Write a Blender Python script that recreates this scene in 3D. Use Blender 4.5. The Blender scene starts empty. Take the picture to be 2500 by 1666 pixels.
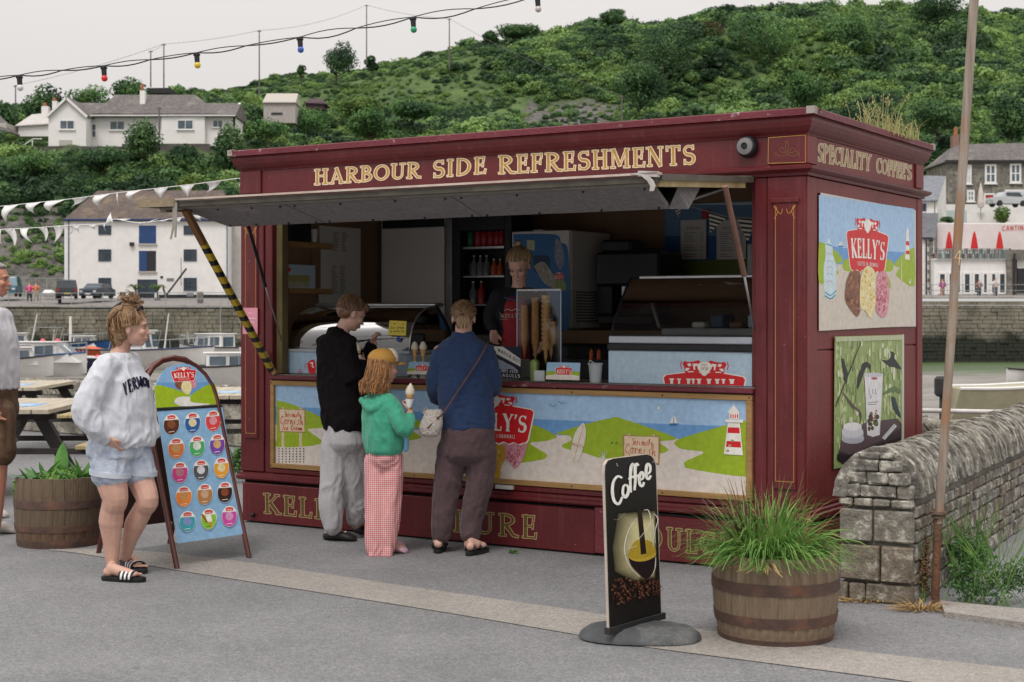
import bpy,bmesh,math,random
import numpy as np
from mathutils import Vector,Matrix,noise,Quaternion
from mathutils.bvhtree import BVHTree
R=math.radians
random.seed(7);np.random.seed(7)
scene=bpy.context.scene
COL=scene.collection
# ------------ camera, sky, sun, exposure
FPX,CXP,HZ,CAMZ=3700.0,1250.0,765.0,1.55
cam_d=bpy.data.cameras.new('camera');cam=bpy.data.objects.new('camera',cam_d);COL.objects.link(cam)
cam.location=(0,0,CAMZ);cam.rotation_euler=(R(90),0,0)
cam_d.sensor_width=36;cam_d.lens=FPX/2500*36
cam_d.shift_y=-(833-HZ)/2500
cam_d.clip_start=0.1;cam_d.clip_end=3000
cam_d.dof.use_dof=True;cam_d.dof.focus_distance=9.6;cam_d.dof.aperture_fstop=6.3
scene.camera=cam
scene.view_settings.view_transform='Standard';scene.view_settings.look='None'
scene.view_settings.exposure=0.24;scene.view_settings.gamma=1;scene.view_settings.use_curve_mapping=False
scene.cycles.max_bounces=8;scene.cycles.transparent_max_bounces=24
scene.cycles.sample_clamp_indirect=6
SUN_EL,SUN_AZ=R(58),R(200)
w=bpy.data.worlds.new('World');scene.world=w;w.use_nodes=True
nt=w.node_tree;nt.nodes.clear()
sky=nt.nodes.new('ShaderNodeTexSky');sky.sky_type='NISHITA';sky.sun_disc=False
sky.sun_elevation=SUN_EL;sky.sun_rotation=SUN_AZ;sky.air_density=1;sky.dust_density=5
m1=nt.nodes.new('ShaderNodeMix');m1.data_type='RGBA';m1.inputs['Factor'].default_value=0.97
tc=nt.nodes.new('ShaderNodeTexCoord');sp=nt.nodes.new('ShaderNodeSeparateXYZ')
rp=nt.nodes.new('ShaderNodeValToRGB')
rp.color_ramp.elements[0].position=0.0;rp.color_ramp.elements[0].color=(4.72,4.52,4.40,1)
rp.color_ramp.elements[1].position=1.0;rp.color_ramp.elements[1].color=(11.8,11.3,11.05,1)
cn=nt.nodes.new('ShaderNodeTexNoise');cn.inputs['Scale'].default_value=1.6;cn.inputs['Detail'].default_value=5
cm=nt.nodes.new('ShaderNodeMapRange');cm.inputs['To Min'].default_value=0.955;cm.inputs['To Max'].default_value=1.045
vm=nt.nodes.new('ShaderNodeVectorMath');vm.operation='SCALE'
bg=nt.nodes.new('ShaderNodeBackground');bg.inputs['Strength'].default_value=0.115
wo=nt.nodes.new('ShaderNodeOutputWorld')
lk=nt.links.new
lk(tc.outputs['Generated'],sp.inputs[0]);lk(sp.outputs['Z'],rp.inputs[0]);lk(tc.outputs['Generated'],cn.inputs['Vector'])
lk(cn.outputs[0],cm.inputs['Value']);lk(rp.outputs[0],vm.inputs[0]);lk(cm.outputs[0],vm.inputs['Scale'])
lk(sky.outputs[0],m1.inputs[6]);lk(vm.outputs[0],m1.inputs[7]);lk(m1.outputs[2],bg.inputs[0]);lk(bg.outputs[0],wo.inputs[0])
sl=bpy.data.lights.new('sun','SUN');sl.energy=1.35;sl.angle=R(18);sl.color=(1.0,0.965,0.92)
sun=bpy.data.objects.new('sun',sl);COL.objects.link(sun)
sd=Vector((math.sin(SUN_AZ)*math.cos(SUN_EL),math.cos(SUN_AZ)*math.cos(SUN_EL),math.sin(SUN_EL)))
sun.rotation_euler=sd.to_track_quat('Z','Y').to_euler()
# ------------ pixel -> place
def P(px,py,Y):
 """point at distance Y that shows at photo pixel px, py"""
 return Vector(((px-CXP)/FPX*Y,Y,CAMZ+(HZ-py)/FPX*Y))
def G(px,py,z=0.0):
 Y=(CAMZ-z)*FPX/(py-HZ);return P(px,py,Y)
def zm(x0,y0,s):
 return lambda x,y:(x0+x/s,y0+y/s)
 # ------------ materials
MATS={}
def mat(name,c1,c2=None,rough=0.6,scale=8.0,detail=6,bump=0.0,bscale=None,metal=0.0,spec=0.4,stretch=None,wear=None,wscale=3.0,wlo=0.58,whi=0.66,contrast=(0.35,0.65),coords='Object',bdist=0.02,sheen=0,alpha=1,trans=0.0,ior=1.45,drip=None):
 if name in MATS:return MATS[name]
 m=bpy.data.materials.new(name);m.use_nodes=True;t=m.node_tree;N=t.nodes;l=t.links.new
 b=N['Principled BSDF'];b.inputs['Roughness'].default_value=rough;b.inputs['Metallic'].default_value=metal
 b.inputs['Specular IOR Level'].default_value=spec
 if sheen:b.inputs['Sheen Weight'].default_value=sheen
 if trans:b.inputs['Transmission Weight'].default_value=trans;b.inputs['IOR'].default_value=ior
 if alpha<1:b.inputs['Alpha'].default_value=alpha
 co=N.new('ShaderNodeTexCoord');mp=N.new('ShaderNodeMapping');l(co.outputs[coords],mp.inputs[0])
 if stretch:mp.inputs['Scale'].default_value=stretch
 n1=N.new('ShaderNodeTexNoise');n1.inputs['Scale'].default_value=scale;n1.inputs['Detail'].default_value=detail
 n1.inputs['Roughness'].default_value=0.6
 l(mp.outputs[0],n1.inputs['Vector'])
 r=N.new('ShaderNodeValToRGB');l(n1.outputs[0],r.inputs[0])
 r.color_ramp.elements[0].position,r.color_ramp.elements[1].position=contrast
 c2=c2 or tuple(x*0.82 for x in c1)
 r.color_ramp.elements[0].color=(*c2,1);r.color_ramp.elements[1].color=(*c1,1)
 out=r.outputs[0]
 if wear:
  n2=N.new('ShaderNodeTexNoise');n2.inputs['Scale'].default_value=wscale;n2.inputs['Detail'].default_value=9
  n2.inputs['Roughness'].default_value=0.7
  l(co.outputs[coords],n2.inputs['Vector'])
  r2=N.new('ShaderNodeValToRGB');r2.color_ramp.elements[0].position=wlo;r2.color_ramp.elements[1].position=whi
  l(n2.outputs[0],r2.inputs[0])
  mx=N.new('ShaderNodeMix');mx.data_type='RGBA';l(r2.outputs[0],mx.inputs['Factor']);l(out,mx.inputs[6])
  mx.inputs[7].default_value=(*wear,1);out=mx.outputs[2]
 if drip:
  md=N.new('ShaderNodeMapping');l(co.outputs[coords],md.inputs[0]);md.inputs['Scale'].default_value=(9,9,0.8)
  n3=N.new('ShaderNodeTexNoise');n3.inputs['Scale'].default_value=3;n3.inputs['Detail'].default_value=5;l(md.outputs[0],n3.inputs['Vector'])
  r3=N.new('ShaderNodeValToRGB');r3.color_ramp.elements[0].position=.55;r3.color_ramp.elements[1].position=.8
  r3.color_ramp.elements[1].color=(.45,.45,.45,1);l(n3.outputs[0],r3.inputs[0])
  mx=N.new('ShaderNodeMix');mx.data_type='RGBA';l(r3.outputs[0],mx.inputs['Factor']);l(out,mx.inputs[6])
  mx.inputs[7].default_value=(*drip,1);out=mx.outputs[2]
 l(out,b.inputs['Base Color'])
 if bump:
  n4=N.new('ShaderNodeTexNoise');n4.inputs['Scale'].default_value=bscale or scale*4;n4.inputs['Detail'].default_value=6
  l(mp.outputs[0],n4.inputs['Vector'])
  bu=N.new('ShaderNodeBump');bu.inputs['Strength'].default_value=bump;bu.inputs['Distance'].default_value=bdist
  l(n4.outputs[0],bu.inputs['Height']);l(bu.outputs[0],b.inputs['Normal'])
 MATS[name]=m
 return m
def leafmat(name,c1,c2,c3,scale=0.5,rnd=True,rough=0.6,trans=0.25):
 """foliage: colour varies by clump and by place"""
 if name in MATS:return MATS[name]
 m=bpy.data.materials.new(name);m.use_nodes=True;t=m.node_tree;N=t.nodes;l=t.links.new
 b=N['Principled BSDF'];b.inputs['Roughness'].default_value=rough;b.inputs['Specular IOR Level'].default_value=0.25
 g=N.new('ShaderNodeNewGeometry')
 n1=N.new('ShaderNodeTexNoise');n1.inputs['Scale'].default_value=scale;n1.inputs['Detail'].default_value=8
 l(g.outputs['Position'],n1.inputs['Vector'])
 r=N.new('ShaderNodeValToRGB');e=r.color_ramp.elements;e[0].position=.36;e[0].color=(*c1,1);e[1].position=.66;e[1].color=(*c3,1)
 k=e.new(.5);k.color=(*c2,1)
 if rnd:
  oi=N.new('ShaderNodeObjectInfo');ad=N.new('ShaderNodeMath');ad.operation='MULTIPLY_ADD';ad.inputs[1].default_value=.3;ad.inputs[2].default_value=-.15
  l(oi.outputs['Random'],ad.inputs[0]);a2=N.new('ShaderNodeMath');a2.operation='ADD';l(ad.outputs[0],a2.inputs[0]);l(n1.outputs[0],a2.inputs[1])
  l(a2.outputs[0],r.inputs[0])
 else:l(n1.outputs[0],r.inputs[0])
 l(r.outputs[0],b.inputs['Base Color'])
 tr=N.new('ShaderNodeBsdfTranslucent');l(r.outputs[0],tr.inputs[0]);mx=N.new('ShaderNodeMixShader');mx.inputs[0].default_value=trans
 l(b.outputs[0],mx.inputs[1]);l(tr.outputs[0],mx.inputs[2]);l(mx.outputs[0],N['Material Output'].inputs[0])
 MATS[name]=m;return m
def glassmat(name,tint=(0.9,0.95,0.95),a=0.18,rough=0.05):
 """thin sheet: see-through with a weak reflection"""
 if name in MATS:return MATS[name]
 m=bpy.data.materials.new(name);m.use_nodes=True;t=m.node_tree;N=t.nodes;l=t.links.new
 N.remove(N['Principled BSDF'])
 tr=N.new('ShaderNodeBsdfTransparent');tr.inputs[0].default_value=(*tint,1)
 gl=N.new('ShaderNodeBsdfGlossy');gl.inputs['Roughness'].default_value=rough
 fr=N.new('ShaderNodeFresnel');fr.inputs[0].default_value=1.4
 ad=N.new('ShaderNodeMath');ad.operation='ADD';ad.inputs[1].default_value=a*.2;l(fr.outputs[0],ad.inputs[0])
 mx=N.new('ShaderNodeMixShader');l(ad.outputs[0],mx.inputs[0]);l(tr.outputs[0],mx.inputs[1]);l(gl.outputs[0],mx.inputs[2])
 l(mx.outputs[0],N['Material Output'].inputs[0]);MATS[name]=m;return m
def printmat():
 if 'print' in MATS:return MATS['print']
 m=bpy.data.materials.new('print');m.use_nodes=True;t=m.node_tree;N=t.nodes;l=t.links.new
 b=N['Principled BSDF'];b.inputs['Roughness'].default_value=.45;b.inputs['Specular IOR Level'].default_value=.35
 a=N.new('ShaderNodeVertexColor');a.layer_name='Col'
 co=N.new('ShaderNodeTexCoord');n1=N.new('ShaderNodeTexNoise');n1.inputs['Scale'].default_value=30;n1.inputs['Detail'].default_value=8;l(co.outputs['Object'],n1.inputs['Vector'])
 mr=N.new('ShaderNodeMapRange');mr.inputs['From Min'].default_value=.3;mr.inputs['From Max'].default_value=.7;mr.inputs['To Min'].default_value=.86;mr.inputs['To Max'].default_value=1.06
 l(n1.outputs[0],mr.inputs[0]);vm=N.new('ShaderNodeVectorMath');vm.operation='SCALE';l(a.outputs[0],vm.inputs[0]);l(mr.outputs[0],vm.inputs['Scale'])
 l(vm.outputs[0],b.inputs['Base Color']);MATS['print']=m;return m
 # ------------ objects
def link(o,parent=None):
 COL.objects.link(o)
 if parent is not None:o.parent=parent
 return o
def tag(o,label=None,cat=None,group=None,kind=None):
 if label:o['label']=label
 if cat:o['category']=cat
 if group:o['group']=group
 if kind:o['kind']=kind
 return o
def thing(name,label,cat,loc=(0,0,0),rz=0.0,group=None):
 o=bpy.data.objects.new(name,None);COL.objects.link(o);o.location=loc;o.rotation_euler=(0,0,rz)
 o.empty_display_size=.1
 return tag(o,label,cat,group)
def copy_tree(o,parent=None,top=True):
 c=o.copy();COL.objects.link(c)
 if parent is not None:c.parent=parent
 for ch in[x for x in bpy.data.objects if x.parent==o]:copy_tree(ch,c,False)
 return c
class MB:
 """mesh builder: verts, faces, per-face material"""
 def __init__(s):s.v=[];s.f=[];s.m=[];s.c=[];s.mats=[]
 def mi(s,m):
  if m not in s.mats:s.mats.append(m)
  return s.mats.index(m)
 def add(s,vs,fs,m=None,col=None):
  n=len(s.v);s.v+=[tuple(v)for v in vs]
  k=s.mi(m)if m else 0
  for f in fs:s.f.append([n+i for i in f]);s.m.append(k);s.c.append(col)
  return s
 def box(s,a,b,m=None,col=None,bev=0.0,M=None):
  x0,y0,z0=(min(a[i],b[i])for i in range(3));x1,y1,z1=(max(a[i],b[i])for i in range(3))
  if bev>0:
   e=min(bev,(x1-x0)/2.1,(y1-y0)/2.1,(z1-z0)/2.1)
   xs,ys,zs=(x0,x0+e,x1-e,x1),(y0,y0+e,y1-e,y1),(z0,z0+e,z1-e,z1)
   V=[]
   idx={}
   for i in range(4):
    for j in range(4):
     for k in range(4):
      c=(i in(0,3))+(j in(0,3))+(k in(0,3))
      if c==1:idx[i,j,k]=len(V);V.append((xs[i],ys[j],zs[k]))
   Fq=[]
   g=lambda*q:Fq.append([idx[t]for t in q])
   for i in(0,3):g((i,1,1),(i,2,1),(i,2,2),(i,1,2))
   for j in(0,3):g((1,j,1),(2,j,1),(2,j,2),(1,j,2))
   for k in(0,3):g((1,1,k),(2,1,k),(2,2,k),(1,2,k))
   for i in(0,3):
    ii=1 if i==0 else 2
    for j in(0,3):
     jj=1 if j==0 else 2
     g((i,jj,1),(i,jj,2),(ii,j,2),(ii,j,1))
     for k in(0,3):
      kk=1 if k==0 else 2
      g((i,jj,kk),(ii,j,kk),(ii,jj,k))
    for k in(0,3):
     kk=1 if k==0 else 2
     g((i,1,kk),(i,2,kk),(ii,2,k),(ii,1,k))
   for j in(0,3):
    jj=1 if j==0 else 2
    for k in(0,3):
     kk=1 if k==0 else 2
     g((1,j,kk),(2,j,kk),(2,jj,k),(1,jj,k))
   if M is not None:V=[M@Vector(v)for v in V]
   return s.add(V,Fq,m,col)
  V=[(x,y,z)for x in(x0,x1)for y in(y0,y1)for z in(z0,z1)]
  if M is not None:V=[M@Vector(v)for v in V]
  return s.add(V,[(0,1,3,2),(4,6,7,5),(0,4,5,1),(2,3,7,6),(0,2,6,4),(1,5,7,3)],m,col)
 def beam(s,p,q,w,h=None,m=None,up=(0,0,1),col=None,bev=0.0):
  """box from p to q; w across, h along up"""
  p,q=Vector(p),Vector(q);h=h or w;d=(q-p);L=d.length;d.normalize()
  u=Vector(up);sx=d.cross(u)
  if sx.length<1e-4:u=Vector((0,1,0));sx=d.cross(u)
  sx.normalize();u=sx.cross(d)
  Mx=Matrix((d,sx,u)).transposed().to_4x4();Mx.translation=p
  return s.box((0,-w/2,-h/2),(L,w/2,h/2),m,col,bev,Mx)
 def loft(s,rings,m=None,cap=True,close=True,col=None):
  """rings: equal-length lists of points"""
  n=len(rings[0]);V=[p for r in rings for p in r];Fq=[]
  for i in range(len(rings)-1):
   for j in range(n if close else n-1):
    k=(j+1)%n;Fq.append((i*n+j,i*n+k,(i+1)*n+k,(i+1)*n+j))
  if cap and close:Fq.append(tuple(range(n))[::-1]);Fq.append(tuple((len(rings)-1)*n+j for j in range(n)))
  return s.add(V,Fq,m,col)
 def tube(s,pts,r,n=8,m=None,cap=True,col=None):
  pts=[Vector(p)for p in pts];k=len(pts);rs=r if isinstance(r,(list,tuple))else[r]*k
  rings=[];u=None
  for i,p in enumerate(pts):
   d=(pts[min(i+1,k-1)]-pts[max(i-1,0)]).normalized()
   if u is None:
    u=Vector((0,0,1))if abs(d.z)<.9 else Vector((1,0,0))
   u=(u-d*u.dot(d)).normalized();v=d.cross(u)
   rings.append([p+(u*math.cos(a)+v*math.sin(a))*rs[i]for a in(2*math.pi*j/n for j in range(n))])
  return s.loft(rings,m,cap,col=col)
 def lathe(s,prof,n=24,m=None,c=(0,0,0),a0=0,a1=2*math.pi,col=None):
  full=abs(a1-a0-2*math.pi)<1e-6;k=n if full else n+1
  V=[(c[0]+r*math.cos(a0+(a1-a0)*j/n),c[1]+r*math.sin(a0+(a1-a0)*j/n),c[2]+z)for r,z in prof for j in range(k)]
  Fq=[]
  for i in range(len(prof)-1):
   for j in range(n):
    q=(j+1)%k if full else j+1;Fq.append((i*k+j,i*k+q,(i+1)*k+q,(i+1)*k+j))
  return s.add(V,Fq,m,col)
 def ball(s,c,r,m=None,n=12,k=8,col=None):
  rx,ry,rz=r if isinstance(r,(tuple,list))else(r,r,r)
  V=[];Fq=[]
  for i in range(k+1):
   t=math.pi*i/k
   for j in range(n):
    a=2*math.pi*j/n;V.append((c[0]+rx*math.sin(t)*math.cos(a),c[1]+ry*math.sin(t)*math.sin(a),c[2]+rz*math.cos(t)))
  for i in range(k):
   for j in range(n):
    q=(j+1)%n;Fq.append((i*n+j,(i+1)*n+j,(i+1)*n+q,i*n+q))
  return s.add(V,Fq,m,col)
 def mesh(s,name):
  me=bpy.data.meshes.new(name);me.from_pydata(s.v,[],s.f)
  for m in s.mats:me.materials.append(m)
  if s.m:me.polygons.foreach_set('material_index',s.m)
  if any(c is not None for c in s.c):
   at=me.color_attributes.new('Col','FLOAT_COLOR','CORNER');buf=[]
   for p,c in zip(me.polygons,s.c):buf+=[*(c or(1,1,1)),1.0]*p.loop_total
   at.data.foreach_set('color',buf)
  me.validate();me.update();return me
 def build(s,name,parent=None,m=None,smooth=None,loc=None,fix=True):
  if m:s.mats=[m];s.m=[0]*len(s.f)
  me=s.mesh(name)
  if fix and s.f and len(s.f)<60000:
   bm=bmesh.new();bm.from_mesh(me);bmesh.ops.remove_doubles(bm,verts=bm.verts,dist=1e-6);bmesh.ops.recalc_face_normals(bm,faces=bm.faces);bm.to_mesh(me);bm.free()
  if smooth:
   me.polygons.foreach_set('use_smooth',[True]*len(me.polygons))
   if smooth is not True:me.set_sharp_from_angle(angle=R(smooth))
  o=bpy.data.objects.new(name,me)
  if loc is not None:o.location=loc
  return link(o,parent)
def crom(pts,n=6):
 """smooth curve through points"""
 pts=[Vector(p)for p in pts];out=[]
 if len(pts)<3:return pts
 for i in range(len(pts)-1):
  p0,p1,p2,p3=pts[max(i-1,0)],pts[i],pts[i+1],pts[min(i+2,len(pts)-1)]
  for j in range(n):
   t=j/n;out.append(0.5*((2*p1)+(p2-p0)*t+(2*p0-5*p1+4*p2-p3)*t*t+(3*p1-p0-3*p2+p3)*t**3))
 out.append(pts[-1]);return out
def cl(v):return[((v[0],v[1]))]
# ------------ flat print: polygons and strokes laid on a plane
def rgb(h):
 h=h.lstrip('#');c=[int(h[i:i+2],16)/255 for i in(0,2,4)]
 return tuple(x/12.92 if x<=.04045 else((x+.055)/1.055)**2.4 for x in c)
class Art:
 """fn maps (x, y) to a point; nrm is the way out; each mark lies a hair above the one before"""
 def __init__(s,fn,nrm,step=0.00004,base=0.0004):s.fn=fn;s.n=Vector(nrm);s.k=0;s.mb=MB();s.step=min(step,.00004)if step<.001 else step;s.base=base
 def up(s):s.k+=1;return s.base+s.k*s.step
 def pt(s,p,h):return Vector(s.fn(p[0],p[1]))+s.n*h
 def poly(s,pts,col):
  h=s.up();s.mb.add([s.pt(p,h)for p in pts],[tuple(range(len(pts)))],None,col)
 def curve(s,pts,col,n=5):
  q=crom([(x,y,0)for x,y in list(pts)+[pts[0]]],n)[:-1];s.poly([(v.x,v.y)for v in q],col)
 def ell(s,c,rx,ry,col,n=20,rot=0):
  s.poly([(c[0]+rx*math.cos(a)*math.cos(rot)-ry*math.sin(a)*math.sin(rot),c[1]+rx*math.cos(a)*math.sin(rot)+ry*math.sin(a)*math.cos(rot))for a in(2*math.pi*i/n for i in range(n))],col)
 def stroke(s,pts,w,col,smooth=0,ends=0.0):
  if smooth:pts=[(v.x,v.y)for v in crom([(x,y,0)for x,y in pts],smooth)]
  pts=[Vector(p)for p in pts];k=len(pts);ws=w if isinstance(w,(list,tuple))else[w]*k
  if len(ws)!=k:ws=[np.interp(i/(k-1),np.linspace(0,1,len(ws)),ws)for i in range(k)]
  if ends and k>1:
   d=(pts[0]-pts[1]).normalized();pts[0]=pts[0]+d*ends;d=(pts[-1]-pts[-2]).normalized();pts[-1]=pts[-1]+d*ends
  h=s.up();V=[];
  for i,p in enumerate(pts):
   d=(pts[min(i+1,k-1)]-pts[max(i-1,0)]);d=d.normalized()if d.length>0 else Vector((1,0));nn=Vector((-d.y,d.x))*ws[i]/2
   V+=[s.pt(p+nn,h),s.pt(p-nn,h)]
  s.mb.add(V,[(2*i,2*i+1,2*i+3,2*i+2)for i in range(k-1)],None,col)
 def build(s,name,parent=None):return s.mb.build(name,parent,printmat(),fix=False)
def _arc(cx,cy,rx,ry,a0,a1,n=12):return[(cx+rx*math.cos(R(a0+(a1-a0)*i/n)),cy+ry*math.sin(R(a0+(a1-a0)*i/n)))for i in range(n+1)]
T_,t_=.17,.07
def _V(x,y0=0.,y1=1.,w=T_):return([(x,y0),(x,y1)],w)
def _S(x,y,h=.13):yy=y+(t_/2 if y<.5 else-t_/2);return([(x-h,yy),(x+h,yy)],t_)
def _H(x0,x1,y,w=t_):return([(x0,y),(x1,y)],w)
GL={'H':(.78,[_V(.17),_V(.61),_H(.17,.61,.56),_S(.17,0),_S(.17,1),_S(.61,0),_S(.61,1)]),'A':(.78,[([(.12,0),(.40,1)],t_),([(.36,1),(.66,0)],T_),_H(.2,.58,.3),_S(.12,0,.1),_S(.66,0,.12)]),'R':(.76,[_V(.17),(_arc(.25,.74,.33,.225,90,-90),[t_,T_,t_]),_H(.17,.26,.965),_H(.17,.26,.515),([(.3,.5),(.45,.28),(.6,.05),(.78,.02)],[T_,T_,.1]),_S(.17,0),_S(.13,1,.09)]),'B':(.66,[_V(.17),(_arc(.22,.76,.27,.205,90,-90),[t_,T_,t_]),(_arc(.24,.28,.33,.245,90,-90),[t_,T_,t_]),_S(.12,0,.1),_S(.12,1,.1),_H(.17,.25,.965),_H(.17,.25,.035)]),'O':(.86,[(_arc(.43,.5,.34,.44,90,270),[.08,.17,.08]),(_arc(.43,.5,.34,.44,90,-90),[.08,.17,.08])]),'U':(.8,[_V(.17,.3,1),([(.17,.32)]+_arc(.4,.3,.23,.25,180,360)+[(.63,1)],[T_,.12,t_,t_]),_S(.17,1),_S(.63,1)]),'S':(.62,[(_arc(.31,.73,.2,.22,20,180,8)+_arc(.31,.73,.2,.22,190,250,4)+_arc(.31,.28,.22,.24,60,-150,12),[t_,t_,.1,T_,T_,.1,t_]),([(.5,.98),(.5,.78)],.05),([(.11,.02),(.11,.25)],.05)]),'I':(.36,[_V(.18),_S(.18,0),_S(.18,1)]),'D':(.82,[_V(.17),(_arc(.26,.5,.42,.46,90,-90),[t_,T_,t_]),_H(.1,.3,.965),_H(.1,.3,.035)]),'E':(.62,[_V(.17),_H(.06,.5,.965),_H(.17,.46,.53),_H(.06,.55,.035),([(.5,1),(.48,.78)],t_),([(.46,.66),(.45,.42)],.05),([(.55,0),(.58,.24)],t_)]),'F':(.6,[_V(.17),_H(.06,.52,.965),_H(.17,.46,.53),_S(.17,0),([(.52,1),(.5,.76)],t_),([(.46,.66),(.45,.42)],.05)]),'M':(.95,[_V(.14,w=t_),([(.17,1),(.46,.12)],T_),([(.46,.12),(.76,1)],t_),_V(.78),_S(.14,0,.1),_S(.78,0),_S(.12,1,.1),_S(.8,1,.1)]),'N':(.82,[_V(.15,w=t_),([(.16,1),(.64,0)],T_),_V(.66,w=t_),_S(.15,0,.1),_S(.1,1,.09),_S(.66,1,.1)]),'T':(.72,[_V(.36),_H(.06,.66,.965),_S(.36,0),([(.07,1),(.08,.76)],t_),([(.65,1),(.64,.76)],t_)]),'K':(.76,[_V(.17),([(.24,.48),(.62,.97)],t_),([(.3,.56),(.64,.03)],T_),_S(.17,0),_S(.17,1),_S(.62,1,.1),_S(.66,0,.11)]),'L':(.6,[_V(.17),_H(.04,.54,.035),_S(.17,1),([(.53,0),(.55,.26)],t_)]),'P':(.68,[_V(.17),(_arc(.24,.73,.32,.235,90,-90),[t_,T_,t_]),_S(.17,0),_S(.13,1,.09),_H(.17,.25,.965),_H(.17,.25,.5)]),'C':(.74,[(_arc(.42,.5,.34,.45,45,315,16),[t_,.1,.16,T_,.16,.1,t_]),([(.66,.98),(.66,.72)],.05)]),'Y':(.74,[([(.13,1),(.38,.48)],T_),([(.62,1),(.38,.48)],t_),_V(.38,0,.5),_S(.38,0),_S(.13,1,.11),_S(.62,1,.1)]),'W':(1.05,[([(.1,1),(.32,0)],T_),([(.32,0),(.52,.9)],t_),([(.5,1),(.72,0)],T_),([(.72,0),(.94,1)],t_),_S(.1,1,.1),_S(.94,1,.1)]),'V':(.74,[([(.12,1),(.37,0)],T_),([(.37,0),(.62,1)],t_),_S(.12,1,.11),_S(.62,1,.1)]),'G':(.8,[(_arc(.42,.5,.34,.45,45,330,16),[t_,.1,.16,T_,.16,.1,.1]),_V(.7,.06,.42,.12),_S(.68,.42,.1),([(.66,.98),(.66,.72)],.05)]),'Q':(.86,[(_arc(.43,.5,.34,.44,90,270),[.08,.17,.08]),(_arc(.43,.5,.34,.44,90,-90),[.08,.17,.08])]),"'":(.22,[([(.1,1),(.1,.88),(.05,.72)],[.13,.1,.03])]),' ':(.42,[]),}
GS={'C':(.6,[(_arc(.34,.5,.26,.44,50,310,10),.13)]),'R':(.6,[_V(.12,w=.13),(_arc(.25,.74,.22,.2,90,-90,6),.12),([(.3,.5),(.52,0)],.13)]),'A':(.62,[([(.06,0),(.31,1)],.13),([(.31,1),(.56,0)],.13),_H(.15,.47,.33,.11)]),'F':(.5,[_V(.12,w=.13),_H(.1,.46,.94,.12),_H(.1,.4,.52,.12)]),'T':(.56,[_V(.28,w=.13),_H(.02,.54,.94,.12)]),'E':(.52,[_V(.12,w=.13),_H(.1,.48,.94,.12),_H(.1,.42,.52,.12),_H(.1,.48,.06,.12)]),'D':(.62,[_V(.12,w=.13),(_arc(.2,.5,.32,.44,90,-90,8),.13)]),'I':(.24,[_V(.12,w=.13)]),'N':(.62,[_V(.1,w=.13),([(.1,1),(.52,0)],.13),_V(.52,w=.13)]),'O':(.66,[(_arc(.33,.5,.26,.44,0,360,14),.13)]),'W':(.86,[([(.05,1),(.24,0)],.12),([(.24,0),(.43,.9)],.12),([(.43,.9),(.62,0)],.12),([(.62,0),(.81,1)],.12)]),'L':(.48,[_V(.12,w=.13),_H(.1,.44,.06,.12)]),'H':(.62,[_V(.1,w=.13),_V(.52,w=.13),_H(.1,.52,.5,.12)]),'S':(.52,[(_arc(.26,.73,.18,.2,30,270,9)+_arc(.26,.27,.19,.22,90,-150,9),.13)]),'G':(.64,[(_arc(.34,.5,.26,.44,50,340,10),.13),_H(.36,.62,.4,.12)]),'U':(.62,[([(.1,1),(.1,.3)]+_arc(.31,.3,.21,.25,180,360,8)+[(.52,1)],.13)]),'P':(.56,[_V(.12,w=.13),(_arc(.25,.72,.22,.22,90,-90,6),.12)]),'M':(.8,[_V(.1,w=.13),([(.1,1),(.4,.2)],.12),([(.4,.2),(.7,1)],.12),_V(.7,w=.13)]),'V':(.6,[([(.05,1),(.3,0)],.13),([(.3,0),(.55,1)],.13)]),'Y':(.6,[([(.05,1),(.3,.5)],.13),([(.55,1),(.3,.5)],.13),_V(.3,0,.5,.13)]),'K':(.58,[_V(.1,w=.13),([(.12,.45),(.5,1)],.13),([(.22,.55),(.54,0)],.13)]),'B':(.56,[_V(.12,w=.13),(_arc(.24,.74,.2,.2,90,-90,6),.12),(_arc(.24,.28,.24,.24,90,-90,6),.12)]),'1':(.36,[_V(.2,w=.13),([(.2,1),(.04,.8)],.1)]),'9':(.5,[(_arc(.25,.7,.18,.22,0,360,10),.12),([(.43,.7),(.38,.2),(.15,.05)],.12)]),'3':(.5,[(_arc(.22,.74,.2,.2,140,-90,8),.12),(_arc(.22,.28,.22,.24,90,-140,8),.12)]),'0':(.54,[(_arc(.27,.5,.2,.44,0,360,12),.13)]),'4':(.56,[([(.38,0),(.38,1),(.04,.32),(.54,.32)],.12)]),' ':(.34,[]),"'":(.2,[([(.1,1),(.08,.75)],.1)])}
def text_w(txt,font=GL,gap=.06):return sum(font.get(ch,(.4,[]))[0]+gap for ch in txt)-gap
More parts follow.
